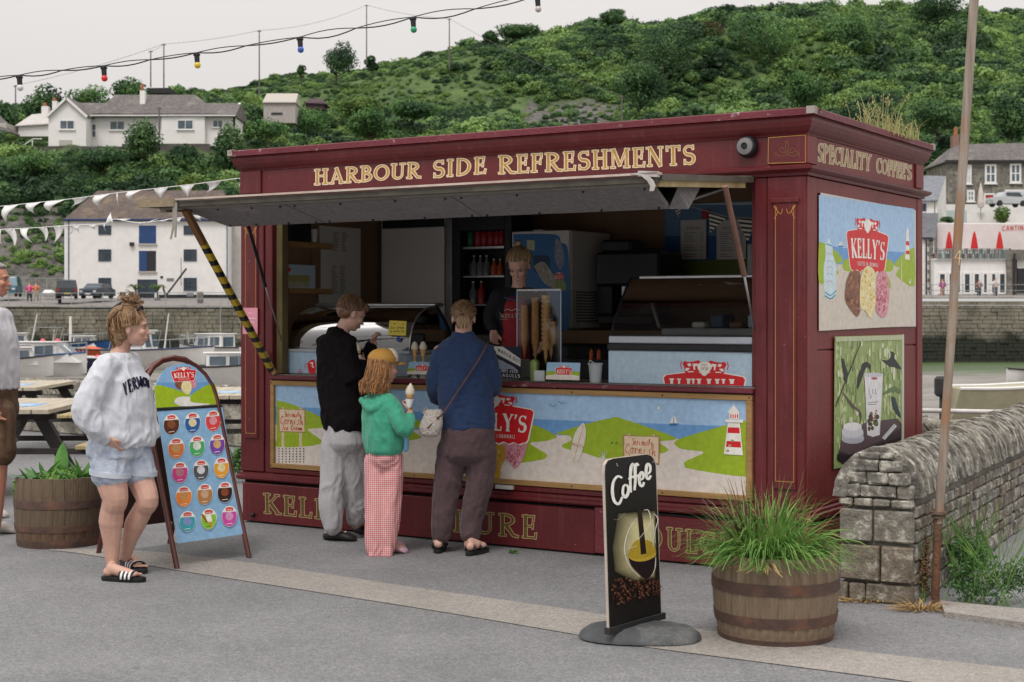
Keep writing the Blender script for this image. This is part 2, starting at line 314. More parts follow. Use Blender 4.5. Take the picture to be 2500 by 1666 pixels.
def lettering(art,txt,quad,layers,font=GL,gap=.06,arch=0.0,bold=1.0):
 """quad: TL, TR, BR, BL of the text box; layers: list of (extra width, colour), widest first"""
 W=text_w(txt,font,gap);TL,TR,BR,BL=[Vector(q)for q in quad]
 def mp(u,v):
  v2=v+arch*(1-(2*u-1)**2)
  return TL.lerp(TR,u).lerp(BL.lerp(BR,u),1-v2)
 hpx=((BL-TL).length+(BR-TR).length)/2;wpx=((TR-TL).length+(BR-BL).length)/2
 for ex,col in layers:
  x=0;k0=art.k;km=k0
  for ch in txt:
   g=font.get(ch);km=max(km,art.k);art.k=k0
   if g:
    for pts,ww in g[1]:
     q=[mp((x+a)/W,b)for a,b in pts]
     sx=wpx/W/hpx
     ws=ww if isinstance(ww,(list,tuple))else[ww]
     d=Vector(pts[-1])-Vector(pts[0]);vert=abs(d.y)/(d.length+1e-6)if d.length>.01 else.7
     kx=hpx*(vert*sx+(1-vert))*bold
     wv=[k*kx+2*ex for k in ws]
     if len(q)<2:continue
     art.stroke([tuple(p)for p in q],wv if len(wv)>1 else wv[0],col,ends=ex)
   x+=(g[0]if g else.4)+gap
  art.k=max(km,art.k)
def plane_fn(P0,n,parent_inv=None,fn=P):
 """photo pixel -> point of the plane through P0 with normal n (optionally in the parent's own axes)"""
 P0,n=Vector(P0),Vector(n);C=Vector((0,0,CAMZ))
 def f(px,py):
  d=Vector(((px-CXP)/FPX,1,(HZ-py)/FPX));t=(P0-C).dot(n)/d.dot(n);q=C+d*t
  return parent_inv@q if parent_inv is not None else q
 return f
 # ------------ numpy helpers: noise, leaf meshes
def _hash(i,j,k):
 n=(i*374761393+j*668265263+k*1274126177)&0xffffffff
 n=((n^(n>>13))*1103515245)&0xffffffff
 return((n^(n>>16))&0xffff)/65535.0
def vnoise(p,s=1.0,seed=0):
 """value noise -1..1 at points p (N,3)"""
 q=np.asarray(p,float)/s+seed*17.31;i=np.floor(q).astype(np.int64);f=q-i;f=f*f*(3-2*f);o=0
 for a in(0,1):
  for b in(0,1):
   for c in(0,1):
    wgt=(f[:,0]if a else 1-f[:,0])*(f[:,1]if b else 1-f[:,1])*(f[:,2]if c else 1-f[:,2])
    o=o+wgt*_hash(i[:,0]+a,i[:,1]+b,i[:,2]+c)
 return o*2-1
def fbm(p,s=1.0,oct=4,seed=0):
 o=0;a=1.0
 for k in range(oct):o=o+a*vnoise(p,s/2**k,seed+k);a*=.5
 return o/1.9
def qmesh(name,V,nper=4,m=None,smooth=False):
 V=np.asarray(V,np.float32).reshape(-1,3);n=len(V)//nper
 me=bpy.data.meshes.new(name);me.vertices.add(len(V));me.vertices.foreach_set('co',V.ravel())
 me.loops.add(len(V));me.loops.foreach_set('vertex_index',np.arange(len(V),dtype=np.int32))
 me.polygons.add(n);me.polygons.foreach_set('loop_start',np.arange(0,len(V),nper,dtype=np.int32));me.polygons.foreach_set('loop_total',np.full(n,nper,np.int32))
 if m:me.materials.append(m)
 me.update(calc_edges=True);return me
def grid_mesh(name,V,nu,nv,m=None,smooth=True):
 """V: (nu*nv,3) in rows"""
 me=bpy.data.meshes.new(name);V=np.asarray(V,np.float32).reshape(-1,3);me.vertices.add(len(V));me.vertices.foreach_set('co',V.ravel())
 a=np.arange(nu*nv).reshape(nu,nv);q=np.stack([a[:-1,:-1],a[:-1,1:],a[1:,1:],a[1:,:-1]],-1).reshape(-1,4)
 me.loops.add(q.size);me.loops.foreach_set('vertex_index',q.ravel().astype(np.int32));me.polygons.add(len(q))
 me.polygons.foreach_set('loop_start',np.arange(0,q.size,4,dtype=np.int32));me.polygons.foreach_set('loop_total',np.full(len(q),4,np.int32))
 if smooth:me.polygons.foreach_set('use_smooth',np.ones(len(q),bool))
 if m:me.materials.append(m)
 me.update(calc_edges=True);return me
def leaf_quads(C,size,up=0.5,out=None,asp=0.6,rs=np.random):
 """small bent leaf faces round centres C"""
 n=len(C);N=rs.normal(size=(n,3));
 if out is not None:N=N*.8+out*1.1
 N[:,2]+=up;N/=np.linalg.norm(N,axis=1)[:,None]
 A=rs.normal(size=(n,3));A-=N*(A*N).sum(1)[:,None];A/=np.linalg.norm(A,axis=1)[:,None];B=np.cross(N,A)
 sz=size*(0.6+.8*rs.rand(n))[:,None];A=A*sz;B=B*sz*asp
 return np.stack([C-A,C-B*.9+N*sz*.1,C+A,C+B],1)
def crown_points(n,rad,lobes=9,rs=np.random,shell=.35,flat=.0,lobe=.55):
 """points through several lumpy lobes, more near their outsides"""
 rad=np.array(rad,float)
 ce=rs.normal(size=(lobes,3));ce/=np.linalg.norm(ce,axis=1)[:,None];ce*=(rs.rand(lobes,1)**.5)*(1-lobe*.75)
 lr=lobe*(.65+.6*rs.rand(lobes));k=rs.choice(lobes,n,p=lr**2/(lr**2).sum())
 d=rs.normal(size=(n,3));d/=np.linalg.norm(d,axis=1)[:,None]
 rr=(1-shell*rs.rand(n)**1.5)*(1+.18*vnoise(d*2+k[:,None]*3.1,.5))
 Pn=ce[k]+d*(lr[k]*rr)[:,None]
 if flat:Pn[:,2]=np.maximum(Pn[:,2],-flat)
 return Pn*rad,d
 # ------------ fused bodies and clothes
FUSED=[]
def fuse(name,mb,voxel,m,parent=None,smooth=3,post=None):
 o=mb.build(name,parent,m,smooth=True,fix=True)
 r=o.modifiers.new('r','REMESH');r.mode='VOXEL';r.voxel_size=voxel;r.use_smooth_shade=True
 if smooth:s=o.modifiers.new('s','SMOOTH');s.factor=.5;s.iterations=smooth
 FUSED.append((o,post));return o
def finish_fused():
 dg=bpy.context.evaluated_depsgraph_get()
 for o,post in FUSED:
  me=bpy.data.meshes.new_from_object(o.evaluated_get(dg),depsgraph=dg);o.modifiers.clear();old=o.data;o.data=me;me.name=old.name;bpy.data.meshes.remove(old)
  if post:
   n=len(me.vertices);co=np.empty(n*3,np.float32);no=np.empty(n*3,np.float32)
   me.vertices.foreach_get('co',co);me.vertices.foreach_get('normal',no)
   c=post(co.reshape(-1,3).astype(float),no.reshape(-1,3).astype(float));me.vertices.foreach_set('co',c.astype(np.float32).ravel());me.update()
  me.polygons.foreach_set('use_smooth',[True]*len(me.polygons))
 FUSED.clear()
def folds(amp=.006,s=(.06,.06,.16),seed=0,fine=.0):
 def f(co,no):
  wv=co+.05*np.stack([vnoise(co,.12,seed+5),vnoise(co,.12,seed+6),vnoise(co,.12,seed+7)],1)
  h=1-2*np.abs(vnoise(wv/np.array(s),1.0,seed));h2=vnoise(wv/np.array(s)*2.1,1.0,seed+3)
  d=amp*(.8*h+.45*h2)
  if fine:d=d+fine*vnoise(co,.008,seed+9)
  return co+no*d[:,None]
 return f
def ring(c,rx,ry,yaw=0.0,n=20,tilt=0.0,p=2.0,ax=None):
 """superellipse ring; rx across (along yaw), ry the other way"""
 c=Vector(c);X=Vector((math.cos(yaw),math.sin(yaw),0));Y=Vector((-math.sin(yaw),math.cos(yaw),0))
 if tilt:Y=Vector((Y.x*math.cos(tilt),Y.y*math.cos(tilt),math.sin(tilt)))
 out=[]
 for j in range(n):
  a=2*math.pi*j/n;ca,sa=math.cos(a),math.sin(a)
  out.append(c+X*(rx*math.copysign(abs(ca)**(2/p),ca))+Y*(ry*math.copysign(abs(sa)**(2/p),sa)))
 return out
def stack(mb,rows,sub=3,n=20,p=2.2):
 """rows of (centre, rx, ry, yaw) -> one closed lofted form, smoothed between rows"""
 q=crom([Vector(r[0])for r in rows],sub);k=len(rows);rs=[]
 for i,c in enumerate(q):
  t=i/sub;a=min(int(t),k-2);f=t-a;f=f*f*(3-2*f)
  g=lambda j:rows[a][j]*(1-f)+rows[a+1][j]*f
  rs.append(ring(c,g(1),g(2),g(3),n,p=p))
 return mb.loft(rs)
def limb(mb,pts,rad,n=12,sub=4):
 q=crom(pts,sub);k=len(pts);rr=[float(np.interp(i/sub,range(k),rad))for i in range(len(q))]
 mb.tube(q,rr,n)
 mb.ball(q[0],rr[0]*1.0,n=n,k=8);mb.ball(q[-1],rr[-1]*1.0,n=n,k=8);return mb
 # ------------ near ground, quay edge, harbour floor
def ground_sheet(name,pts,z,m,kind='structure',thick=0):
 mb=MB();mb.add([(x,y,z)for x,y in pts],[tuple(range(len(pts)))]);return tag(mb.build(name,None,m),kind=kind)
def asphaltmat(name,c,dark,light):
 m=bpy.data.materials.new(name);m.use_nodes=True;t=m.node_tree;N=t.nodes;l=t.links.new;b=N['Principled BSDF'];b.inputs['Roughness'].default_value=.85
 co=N.new('ShaderNodeNewGeometry');pos=co.outputs['Position']
 v=N.new('ShaderNodeTexVoronoi');v.inputs['Scale'].default_value=120;l(pos,v.inputs['Vector'])
 r=N.new('ShaderNodeValToRGB');l(v.outputs['Color'],r.inputs[0]);e=r.color_ramp.elements
 e[0].position=.15;e[0].color=(*dark,1);e[1].position=.9;e[1].color=(*light,1);k=e.new(.5);k.color=(*c,1)
 n=N.new('ShaderNodeTexNoise');n.inputs['Scale'].default_value=1.3;n.inputs['Detail'].default_value=8;n.inputs['Roughness'].default_value=.65;l(pos,n.inputs['Vector'])
 mr=N.new('ShaderNodeMapRange');mr.inputs['From Min'].default_value=.3;mr.inputs['From Max'].default_value=.7;mr.inputs['To Min'].default_value=.84;mr.inputs['To Max'].default_value=1.14;l(n.outputs[0],mr.inputs[0])
 n5=N.new('ShaderNodeTexNoise');n5.inputs['Scale'].default_value=22;n5.inputs['Detail'].default_value=6;l(pos,n5.inputs['Vector'])
 m5=N.new('ShaderNodeMapRange');m5.inputs['From Min'].default_value=.3;m5.inputs['From Max'].default_value=.7;m5.inputs['To Min'].default_value=.9;m5.inputs['To Max'].default_value=1.1;l(n5.outputs[0],m5.inputs[0])
 mu=N.new('ShaderNodeMath');mu.operation='MULTIPLY';l(mr.outputs[0],mu.inputs[0]);l(m5.outputs[0],mu.inputs[1])
 v2=N.new('ShaderNodeTexVoronoi');v2.inputs['Scale'].default_value=3.1;l(pos,v2.inputs['Vector'])
 r2=N.new('ShaderNodeValToRGB');l(v2.outputs['Distance'],r2.inputs[0]);r2.color_ramp.elements[0].position=.045;r2.color_ramp.elements[0].color=(.72,.72,.72,1);r2.color_ramp.elements[1].position=.07
 vm=N.new('ShaderNodeVectorMath');vm.operation='SCALE';l(r.outputs[0],vm.inputs[0]);l(mu.outputs[0],vm.inputs['Scale'])
 vx=N.new('ShaderNodeVectorMath');vx.operation='MULTIPLY';l(vm.outputs[0],vx.inputs[0]);l(r2.outputs[0],vx.inputs[1]);l(vx.outputs[0],b.inputs['Base Color'])
 bu=N.new('ShaderNodeBump');bu.inputs['Strength'].default_value=.5;bu.inputs['Distance'].default_value=.006;l(v.outputs['Distance'],bu.inputs['Height']);l(bu.outputs[0],b.inputs['Normal'])
 return m
M_asph=asphaltmat('asphalt',(.186,.187,.193),(.143,.144,.15),(.255,.254,.256))
M_strip=asphaltmat('pale_paving',(.30,.275,.25),(.24,.222,.205),(.37,.345,.315))
QA,QB=Vector((6.5,10.6,0)),Vector((-18.9,29.4,0))
_d=(QB-QA).normalized();QN=Vector((-_d.y,_d.x,0));QN=QN if QN.y>0 else-QN
e1,e2=QA+QN*.5-_d*18,QB+QN*.5+_d*20
gm=MB();pts=[(-30,1.2),(22,1.2),(e1.x,e1.y),(e2.x,e2.y)]
n=40;V=[]
for i in range(n+1):
 for j in range(n+1):
  u,v=i/n,j/n;a=Vector(pts[0]).lerp(Vector(pts[3]),v);b=Vector(pts[1]).lerp(Vector(pts[2]),v);p=a.lerp(b,u);V.append((p.x,p.y,0))
go=bpy.data.objects.new('ground',grid_mesh('ground',V,n+1,n+1,M_asph));link(go);tag(go,kind='structure')
up_=[(120,1341),(300,1342),(552,1366),(1000,1432),(1420,1492),(1700,1535),(2100,1590),(2500,1634),(2700,1660)]
lo_=[(120,1344),(200,1352),(425,1391),(1000,1481),(1400,1548),(1560,1577),(1900,1622),(2250,1668),(2700,1732)]
a,b=[crom([G(x,y,.004)for x,y in q],5)for q in(up_,lo_)]
k=min(len(a),len(b));mb=MB();mb.add([(p.x,p.y,.004)for p in a[:k]]+[(p.x,p.y,.004)for p in b[:k]],[(i,i+1,k+i+1,k+i)for i in range(k-1)])
tag(mb.build('pale_path_strip',None,M_strip),kind='structure')
M_qw=mat('quay_stone',(.23,.21,.18),(.10,.10,.08),.9,1.6,8,.6,6,wear=(.07,.085,.05),wscale=.5,wlo=.5,whi=.62)
mb=MB();mb.add([(e1.x,e1.y,-.005),(e2.x,e2.y,-.005),(e2.x,e2.y,-3.2),(e1.x,e1.y,-3.2)],[(0,1,2,3)]);tag(mb.build('near_quay_face',None,M_qw),kind='structure')
mm=bpy.data.materials.new('harbour_mud');mm.use_nodes=True;t=mm.node_tree;N=t.nodes;l=t.links.new;b_=N['Principled BSDF'];b_.inputs['Roughness'].default_value=.55
g_=N.new('ShaderNodeNewGeometry');mp=N.new('ShaderNodeMapping');mp.inputs['Scale'].default_value=(.35,1,1);l(g_.outputs['Position'],mp.inputs[0])
n1=N.new('ShaderNodeTexNoise');n1.inputs['Scale'].default_value=1.0;n1.inputs['Detail'].default_value=12;n1.inputs['Roughness'].default_value=.78;l(mp.outputs[0],n1.inputs['Vector'])
r=N.new('ShaderNodeValToRGB');l(n1.outputs[0],r.inputs[0]);e=r.color_ramp.elements;e[0].position=.36;e[0].color=(.085,.08,.06,1);e[1].position=.6;e[1].color=(.29,.27,.25,1)
sp2=N.new('ShaderNodeSeparateXYZ');l(g_.outputs['Position'],sp2.inputs[0]);mr=N.new('ShaderNodeMapRange');mr.inputs['From Min'].default_value=88;mr.inputs['From Max'].default_value=124;l(sp2.outputs['Y'],mr.inputs[0])
n2=N.new('ShaderNodeTexNoise');n2.inputs['Scale'].default_value=.6;n2.inputs['Detail'].default_value=9;l(mp.outputs[0],n2.inputs['Vector'])
ad=N.new('ShaderNodeMath');ad.operation='ADD';l(mr.outputs[0],ad.inputs[0]);l(n2.outputs[0],ad.inputs[1]);r2=N.new('ShaderNodeValToRGB');l(ad.outputs[0],r2.inputs[0]);r2.color_ramp.elements[0].position=1.0-.05;r2.color_ramp.elements[1].position=1.0
m2=N.new('ShaderNodeMath');m2.operation='SUBTRACT';l(ad.outputs[0],m2.inputs[0]);m2.inputs[1].default_value=.45;l(m2.outputs[0],r2.inputs[0]);r2.color_ramp.elements[0].position=.4;r2.color_ramp.elements[1].position=.7
mx=N.new('ShaderNodeMix');mx.data_type='RGBA';l(r2.outputs[0],mx.inputs['Factor']);l(r.outputs[0],mx.inputs[6]);mx.inputs[7].default_value=(.05,.085,.025,1);l(mx.outputs[2],b_.inputs['Base Color'])
V=[]
for i in range(60):
 for j in range(60):V.append((-140+280*j/59,11+124*i/59,0))
V=np.array(V,float);V[:,2]=-2.65+.18*fbm(V/np.array([2.2,1,1]),6,4)
tag(link(bpy.data.objects.new('harbour_floor',grid_mesh('harbour_floor',V,60,60,mm))),kind='structure')
# ------------ far shore: quay ground, cliff and hill
XS=[-500,-100,100,300,560,700,900,1200,1500,1800,2050,2200,2420,2800]
RIDGE={-500:300,-100:300,100:290,300:262,560:222,700:192,900:172,1200:104,1500:72,1800:40,2050:28,2200:22,2420:42,2800:60}
def section(x):
 ry=float(np.interp(x,XS,[RIDGE[k]for k in XS]));m=min(max((x-560)/160,0),1);rt=min(max((x-2020)/90,0),1)
 left=[(130,746),(146,727),(157,722),(161,700),(168,610),(178,500),(190,395),(195,362),(211,392),(219,350),(235,305),(300,ry)]
 mid=[(130,735),(146,722),(160,712),(166,660),(180,560),(200,470),(225,380),(240,330),(255,300),(270,265),(290,ry+30),(330,ry)]
 rgt=[(130,725),(146,718),(156,716),(160,640),(164,560),(168,512),(190,515),(200,470),(225,360),(250,260),(290,140),(340,ry)]
 A=[tuple(a[i]*(1-m)+b[i]*m for i in(0,1))for a,b in zip(left,mid)]
 return[tuple(a[i]*(1-rt)+b[i]*rt for i in(0,1))for a,b in zip(A,rgt)]
def zy(Y,py):return CAMZ+(HZ-py)/FPX*Y
XC=np.linspace(-500,2900,240);YC=np.concatenate([np.linspace(130,230,90),np.linspace(232,380,60),[420,500,700,1000]])
HG=np.zeros((len(YC),len(XC)))
for i,x in enumerate(XC):
 s=section(x);ys=[a[0]for a in s];zs=[zy(*a)for a in s]
 top=zs[-1];HG[:,i]=np.interp(YC,ys,zs);beyond=YC>ys[-1];HG[beyond,i]=top-(YC[beyond]-ys[-1])*.05
GX=(XC[None,:]-CXP)/FPX*YC[:,None];GY=np.repeat(YC[:,None],len(XC),1)
pp=np.stack([GX,GY,np.zeros_like(GX)],-1).reshape(-1,3)
amp=np.clip((HG-4)/8,0,1).reshape(-1);HN=HG.reshape(-1)+amp*(1.5*fbm(pp,16,4)+.7*vnoise(pp,3.1,4));HG=HN.reshape(HG.shape)
def ground_z(x,y):
 px=CXP+x/y*FPX;i=np.clip(np.interp(px,XC,range(len(XC))),0,len(XC)-1.001);j=np.clip(np.interp(y,YC,range(len(YC))),0,len(YC)-1.001)
 a,b=int(i),int(j);f,g=i-a,j-b
 return(HG[b,a]*(1-f)+HG[b,a+1]*f)*(1-g)+(HG[b+1,a]*(1-f)+HG[b+1,a+1]*f)*g
hm=bpy.data.materials.new('hillside');hm.use_nodes=True;t=hm.node_tree;N=t.nodes;l=t.links.new;b_=N['Principled BSDF'];b_.inputs['Roughness'].default_value=.9
g_=N.new('ShaderNodeNewGeometry');n1=N.new('ShaderNodeTexNoise');n1.inputs['Scale'].default_value=.25;n1.inputs['Detail'].default_value=12;n1.inputs['Roughness'].default_value=.7;l(g_.outputs['Position'],n1.inputs['Vector'])
r=N.new('ShaderNodeValToRGB');l(n1.outputs[0],r.inputs[0]);e=r.color_ramp.elements;e[0].position=.38;e[0].color=(.045,.08,.025,1);e[1].position=.6;e[1].color=(.11,.18,.05,1)
v_=N.new('ShaderNodeTexNoise');v_.inputs['Scale'].default_value=.9;v_.inputs['Detail'].default_value=10;v_.inputs['Roughness'].default_value=.75;l(g_.outputs['Position'],v_.inputs['Vector'])
r2=N.new('ShaderNodeValToRGB');l(v_.outputs[0],r2.inputs[0]);e=r2.color_ramp.elements;e[0].position=.36;e[0].color=(.04,.04,.036,1);e[1].position=.64;e[1].color=(.21,.195,.175,1)
at=N.new('ShaderNodeAttribute');at.attribute_name='rock';mx=N.new('ShaderNodeMix');mx.data_type='RGBA';l(at.outputs['Fac'],mx.inputs['Factor']);l(r.outputs[0],mx.inputs[6]);l(r2.outputs[0],mx.inputs[7])
a3=N.new('ShaderNodeAttribute');a3.attribute_name='pave';mx3=N.new('ShaderNodeMix');mx3.data_type='RGBA';l(a3.outputs['Fac'],mx3.inputs['Factor']);l(mx.outputs[2],mx3.inputs[6]);mx3.inputs[7].default_value=(.3,.28,.27,1)
l(mx3.outputs[2],b_.inputs['Base Color']);bu=N.new('ShaderNodeBump');bu.inputs['Strength'].default_value=1;bu.inputs['Distance'].default_value=.6;l(v_.outputs[0],bu.inputs['Height']);l(bu.outputs[0],b_.inputs['Normal'])
V=np.stack([GX,GY,HG],-1).reshape(-1,3);me=grid_mesh('hill',V,len(YC),len(XC),hm)
PX=np.tile(XC,(len(YC),1));PYY=HZ-(HG-CAMZ)/GY*FPX
nz=(vnoise(V,7,3)*30+vnoise(V,2.5,8)*16).reshape(PX.shape)
rock=(PX<190+nz)&(PYY>505+nz)&(GY>158)
rock|=(np.abs(PX-1385+nz)<115)&(np.abs(PYY-292+nz*.6)<42)
rock=rock.astype(np.float32);pave=(GY<158).astype(np.float32)
for nm,arr in(('rock',rock),('pave',pave)):
 a_=me.attributes.new(nm,'FLOAT','POINT');a_.data.foreach_set('value',arr.ravel())
tag(link(bpy.data.objects.new('hill',me)),kind='structure')
# ------------ far quay wall with its stones
M_fw=mat('far_wall_core',(.085,.08,.07),(.05,.05,.045),.95,.6,8)
M_fs=bpy.data.materials.new('far_wall_stone');M_fs.use_nodes=True;t=M_fs.node_tree;N=t.nodes;l=t.links.new;b_=N['Principled BSDF'];b_.inputs['Roughness'].default_value=.9
g_=N.new('ShaderNodeNewGeometry');n1=N.new('ShaderNodeTexNoise');n1.inputs['Scale'].default_value=.55;n1.inputs['Detail'].default_value=10;n1.inputs['Roughness'].default_value=.75;l(g_.outputs['Position'],n1.inputs['Vector'])
r=N.new('ShaderNodeValToRGB');l(n1.outputs[0],r.inputs[0]);e=r.color_ramp.elements;e[0].position=.3;e[0].color=(.085,.078,.06,1);e[1].position=.68;e[1].color=(.30,.27,.215,1)
sp2=N.new('ShaderNodeSeparateXYZ');l(g_.outputs['Position'],sp2.inputs[0]);n2=N.new('ShaderNodeTexNoise');n2.inputs['Scale'].default_value=.5;n2.inputs['Detail'].default_value=8;l(g_.outputs['Position'],n2.inputs['Vector'])
ma=N.new('ShaderNodeMath');ma.operation='MULTIPLY_ADD';ma.inputs[1].default_value=2.4;l(n2.outputs[0],ma.inputs[0]);l(sp2.outputs['Z'],ma.inputs[2])
r2=N.new('ShaderNodeMapRange');r2.inputs['From Min'].default_value=.45;r2.inputs['From Max'].default_value=1.1;r2.inputs['To Min'].default_value=1;r2.inputs['To Max'].default_value=0;l(ma.outputs[0],r2.inputs[0])
mx=N.new('ShaderNodeMix');mx.data_type='RGBA';l(r2.outputs[0],mx.inputs['Factor']);l(r.outputs[0],mx.inputs[6]);mx.inputs[7].default_value=(.022,.026,.018,1);l(mx.outputs[2],b_.inputs['Base Color'])
rs=np.random.RandomState(5)
def wall_top(x):
 px=CXP+x/130*FPX;return zy(130,float(np.interp(px,[600,2200],[746,725])))
wr=thing('far_quay_wall','long weed-stained stone harbour wall across the basin','harbour wall',(0,130,0))
mb=MB();X0,X1=-62,58
mb.box((X0,.0,-4),(X1,3,2.05));core=mb.build('wall_core',wr,M_fw)
mb=MB();z=-3.0;row=0
while z<2.9:
 hh=.26+.12*rs.rand();x=X0+rs.rand()
 while x<X1:
  ww=.35+.75*rs.rand()
  if z+hh<wall_top(x)-.12:
   d=.06+.12*rs.rand();mb.box((x,-d,z),(x+ww-.04,.3,z+hh-.035))
  x+=ww
 z+=hh;row+=1
o=mb.build('wall_stones',wr,M_fs,fix=False);tag(o,kind='stuff')
M_cope=mat('coping',(.42,.39,.36),(.30,.28,.26),.85,.8)
x=X0;i=0
while x<X1:
 mb=MB();z0=wall_top(x+1);mb.box((x,-.22,z0-.14),(x+1.96,.9,z0+.03),bev=.02);mb.build('coping_stone',wr,M_cope);x+=2.0
M_gal=mat('galvanised',(.36,.38,.38),(.28,.30,.30),.5,3,metal=.3)
for(xa,xb,lab)in((-46,-18.5,'thin grey post and rail fence along the quay before the white warehouse'),(33.4,47,'thin grey rail fence along the quay before the cafe terrace')):
 rt_=thing('quay_railing',lab,'railing',(xa,130.4,0));
 for dz in(1.05,.55):
  mb=MB();mb.beam((0,0,wall_top(xa)+dz),(xb-xa,0,wall_top(xb)+dz),.05,m=None);mb.build('rail',rt_,M_gal)
 x=xa;pm=None
 while x<=xb+.01:
  if pm is None:mb=MB();mb.tube([(0,0,0),(0,0,1.08)],.04,6);q=mb.build('post',rt_,M_gal);pm=q.data
  else:q=link(bpy.data.objects.new('post',pm),rt_)
  q.location=(x-xa,0,wall_top(x));x+=2.7
  # ------------ vegetation of the hill
rs=np.random.RandomState(11)
LM=leafmat('hill_leaves',(.032,.072,.032),(.095,.185,.065),(.22,.34,.10),.075)
LMd=leafmat('dark_leaves',(.024,.06,.028),(.052,.12,.045),(.11,.2,.07),.2,rnd=False)
LMg=leafmat('mid_leaves',(.042,.10,.036),(.09,.19,.06),(.17,.30,.09),.2,rnd=False)
LMy=leafmat('pale_leaves',(.07,.13,.03),(.12,.2,.045),(.2,.28,.07),.4,rnd=False)
LMb=leafmat('bronze_leaves',(.04,.045,.018),(.075,.075,.03),(.12,.11,.05),.3,rnd=False)
M_bark=mat('bark',(.12,.10,.08),(.06,.05,.04),.9,3,6)
def bush_mesh(name,n,rad,size,m,lobes=7,seed=0):
 q=np.random.RandomState(seed);C,d=crown_points(n,rad,lobes,q,flat=.35)
 return qmesh(name,leaf_quads(C,size,.5,d,rs=q),4,m)
bushes=bpy.data.collections.new('bush_kinds')
for i,(n,rad,sz)in enumerate([(1100,(1.5,1.5,1.1),.17),(1100,(1.8,1.6,.9),.18),(800,(1.1,1.1,1.3),.15),(1500,(2.2,2.0,1.3),.19),(600,(1.3,1.3,.55),.12)]):
 o=bpy.data.objects.new('bush_kind',bush_mesh('bush_kind',n,rad,sz,LM,7,20+i));bushes.objects.link(o)
cand=[];K=26000
for _ in range(K):
 px=rs.uniform(-260,2760);Y=158+(rs.rand()**.8)*200
 cand.append((px,Y))
for _ in range(5000):cand.append((rs.uniform(-260,760),162+rs.rand()*30))
pts=[];scl=[];kind=[]
NOB=[(85,620,190,212),(2290,2800,160,190),(644,730,209,214)]
for px,Y in cand:
 x=(px-CXP)/FPX*Y;z=ground_z(x,Y);py=HZ-(z-CAMZ)/Y*FPX
 if z<3.3+(.0 if px<600 else 0):continue
 if any(a<px<b and c<Y<d for a,b,c,d in NOB):continue
 if px>2250 and Y<166 and z<13:continue
 pn=np.array([[x,Y,0.]]);nzv=float(vnoise(pn,9,3)[0]);big=float(fbm(pn,30,3,5)[0])
 rocky=(px<185+30*nzv and py>500)or(abs(px-1385)<120 and abs(py-292)<40)
 if rocky and rs.rand()<.72:continue
 grass=(px>500 and px<1300 and Y>262 and big<.25)
 s=.45+.6*rs.rand()+.9*max(big,0)+1.1*(rs.rand()<.035)
 if grass:s*=.45
 if rocky:s*=.5
 if px<640 and Y<200:s*=.75
 if z>5:s*=1.0+.25*(Y>240)
 pts.append((x,Y,z+.1*s));scl.append(s)
me=bpy.data.meshes.new('hill_scrub');me.from_pydata(pts,[],[])
a_=me.attributes.new('size','FLOAT','POINT');a_.data.foreach_set('value',np.array(scl,np.float32))
ho=link(bpy.data.objects.new('hill_scrub',me));tag(ho,kind='stuff',label='dense green scrub of bramble and bracken all over the hillside',cat='scrub')
ng=bpy.data.node_groups.new('scatter','GeometryNodeTree');ng.interface.new_socket('Geometry',in_out='INPUT',socket_type='NodeSocketGeometry');ng.interface.new_socket('Geometry',in_out='OUTPUT',socket_type='NodeSocketGeometry')
N=ng.nodes;l=ng.links.new;gi=N.new('NodeGroupInput');gout=N.new('NodeGroupOutput');ip=N.new('GeometryNodeInstanceOnPoints');ci=N.new('GeometryNodeCollectionInfo')
ci.inputs['Collection'].default_value=bushes;ci.inputs['Separate Children'].default_value=True;ci.inputs['Reset Children'].default_value=True
na=N.new('GeometryNodeInputNamedAttribute');na.data_type='FLOAT';na.inputs['Name'].default_value='size'
rv=N.new('FunctionNodeRandomValue');rv.data_type='FLOAT_VECTOR';rv.inputs[0].default_value=(-.25,-.25,0);rv.inputs[1].default_value=(.25,.25,6.28)
l(gi.outputs[0],ip.inputs['Points']);l(ci.outputs[0],ip.inputs['Instance']);ip.inputs['Pick Instance'].default_value=True;l(na.outputs[0],ip.inputs['Scale']);l(rv.outputs[0],ip.inputs['Rotation']);l(ip.outputs[0],gout.inputs[0])
mo=ho.modifiers.new('scatter','NODES');mo.node_group=ng
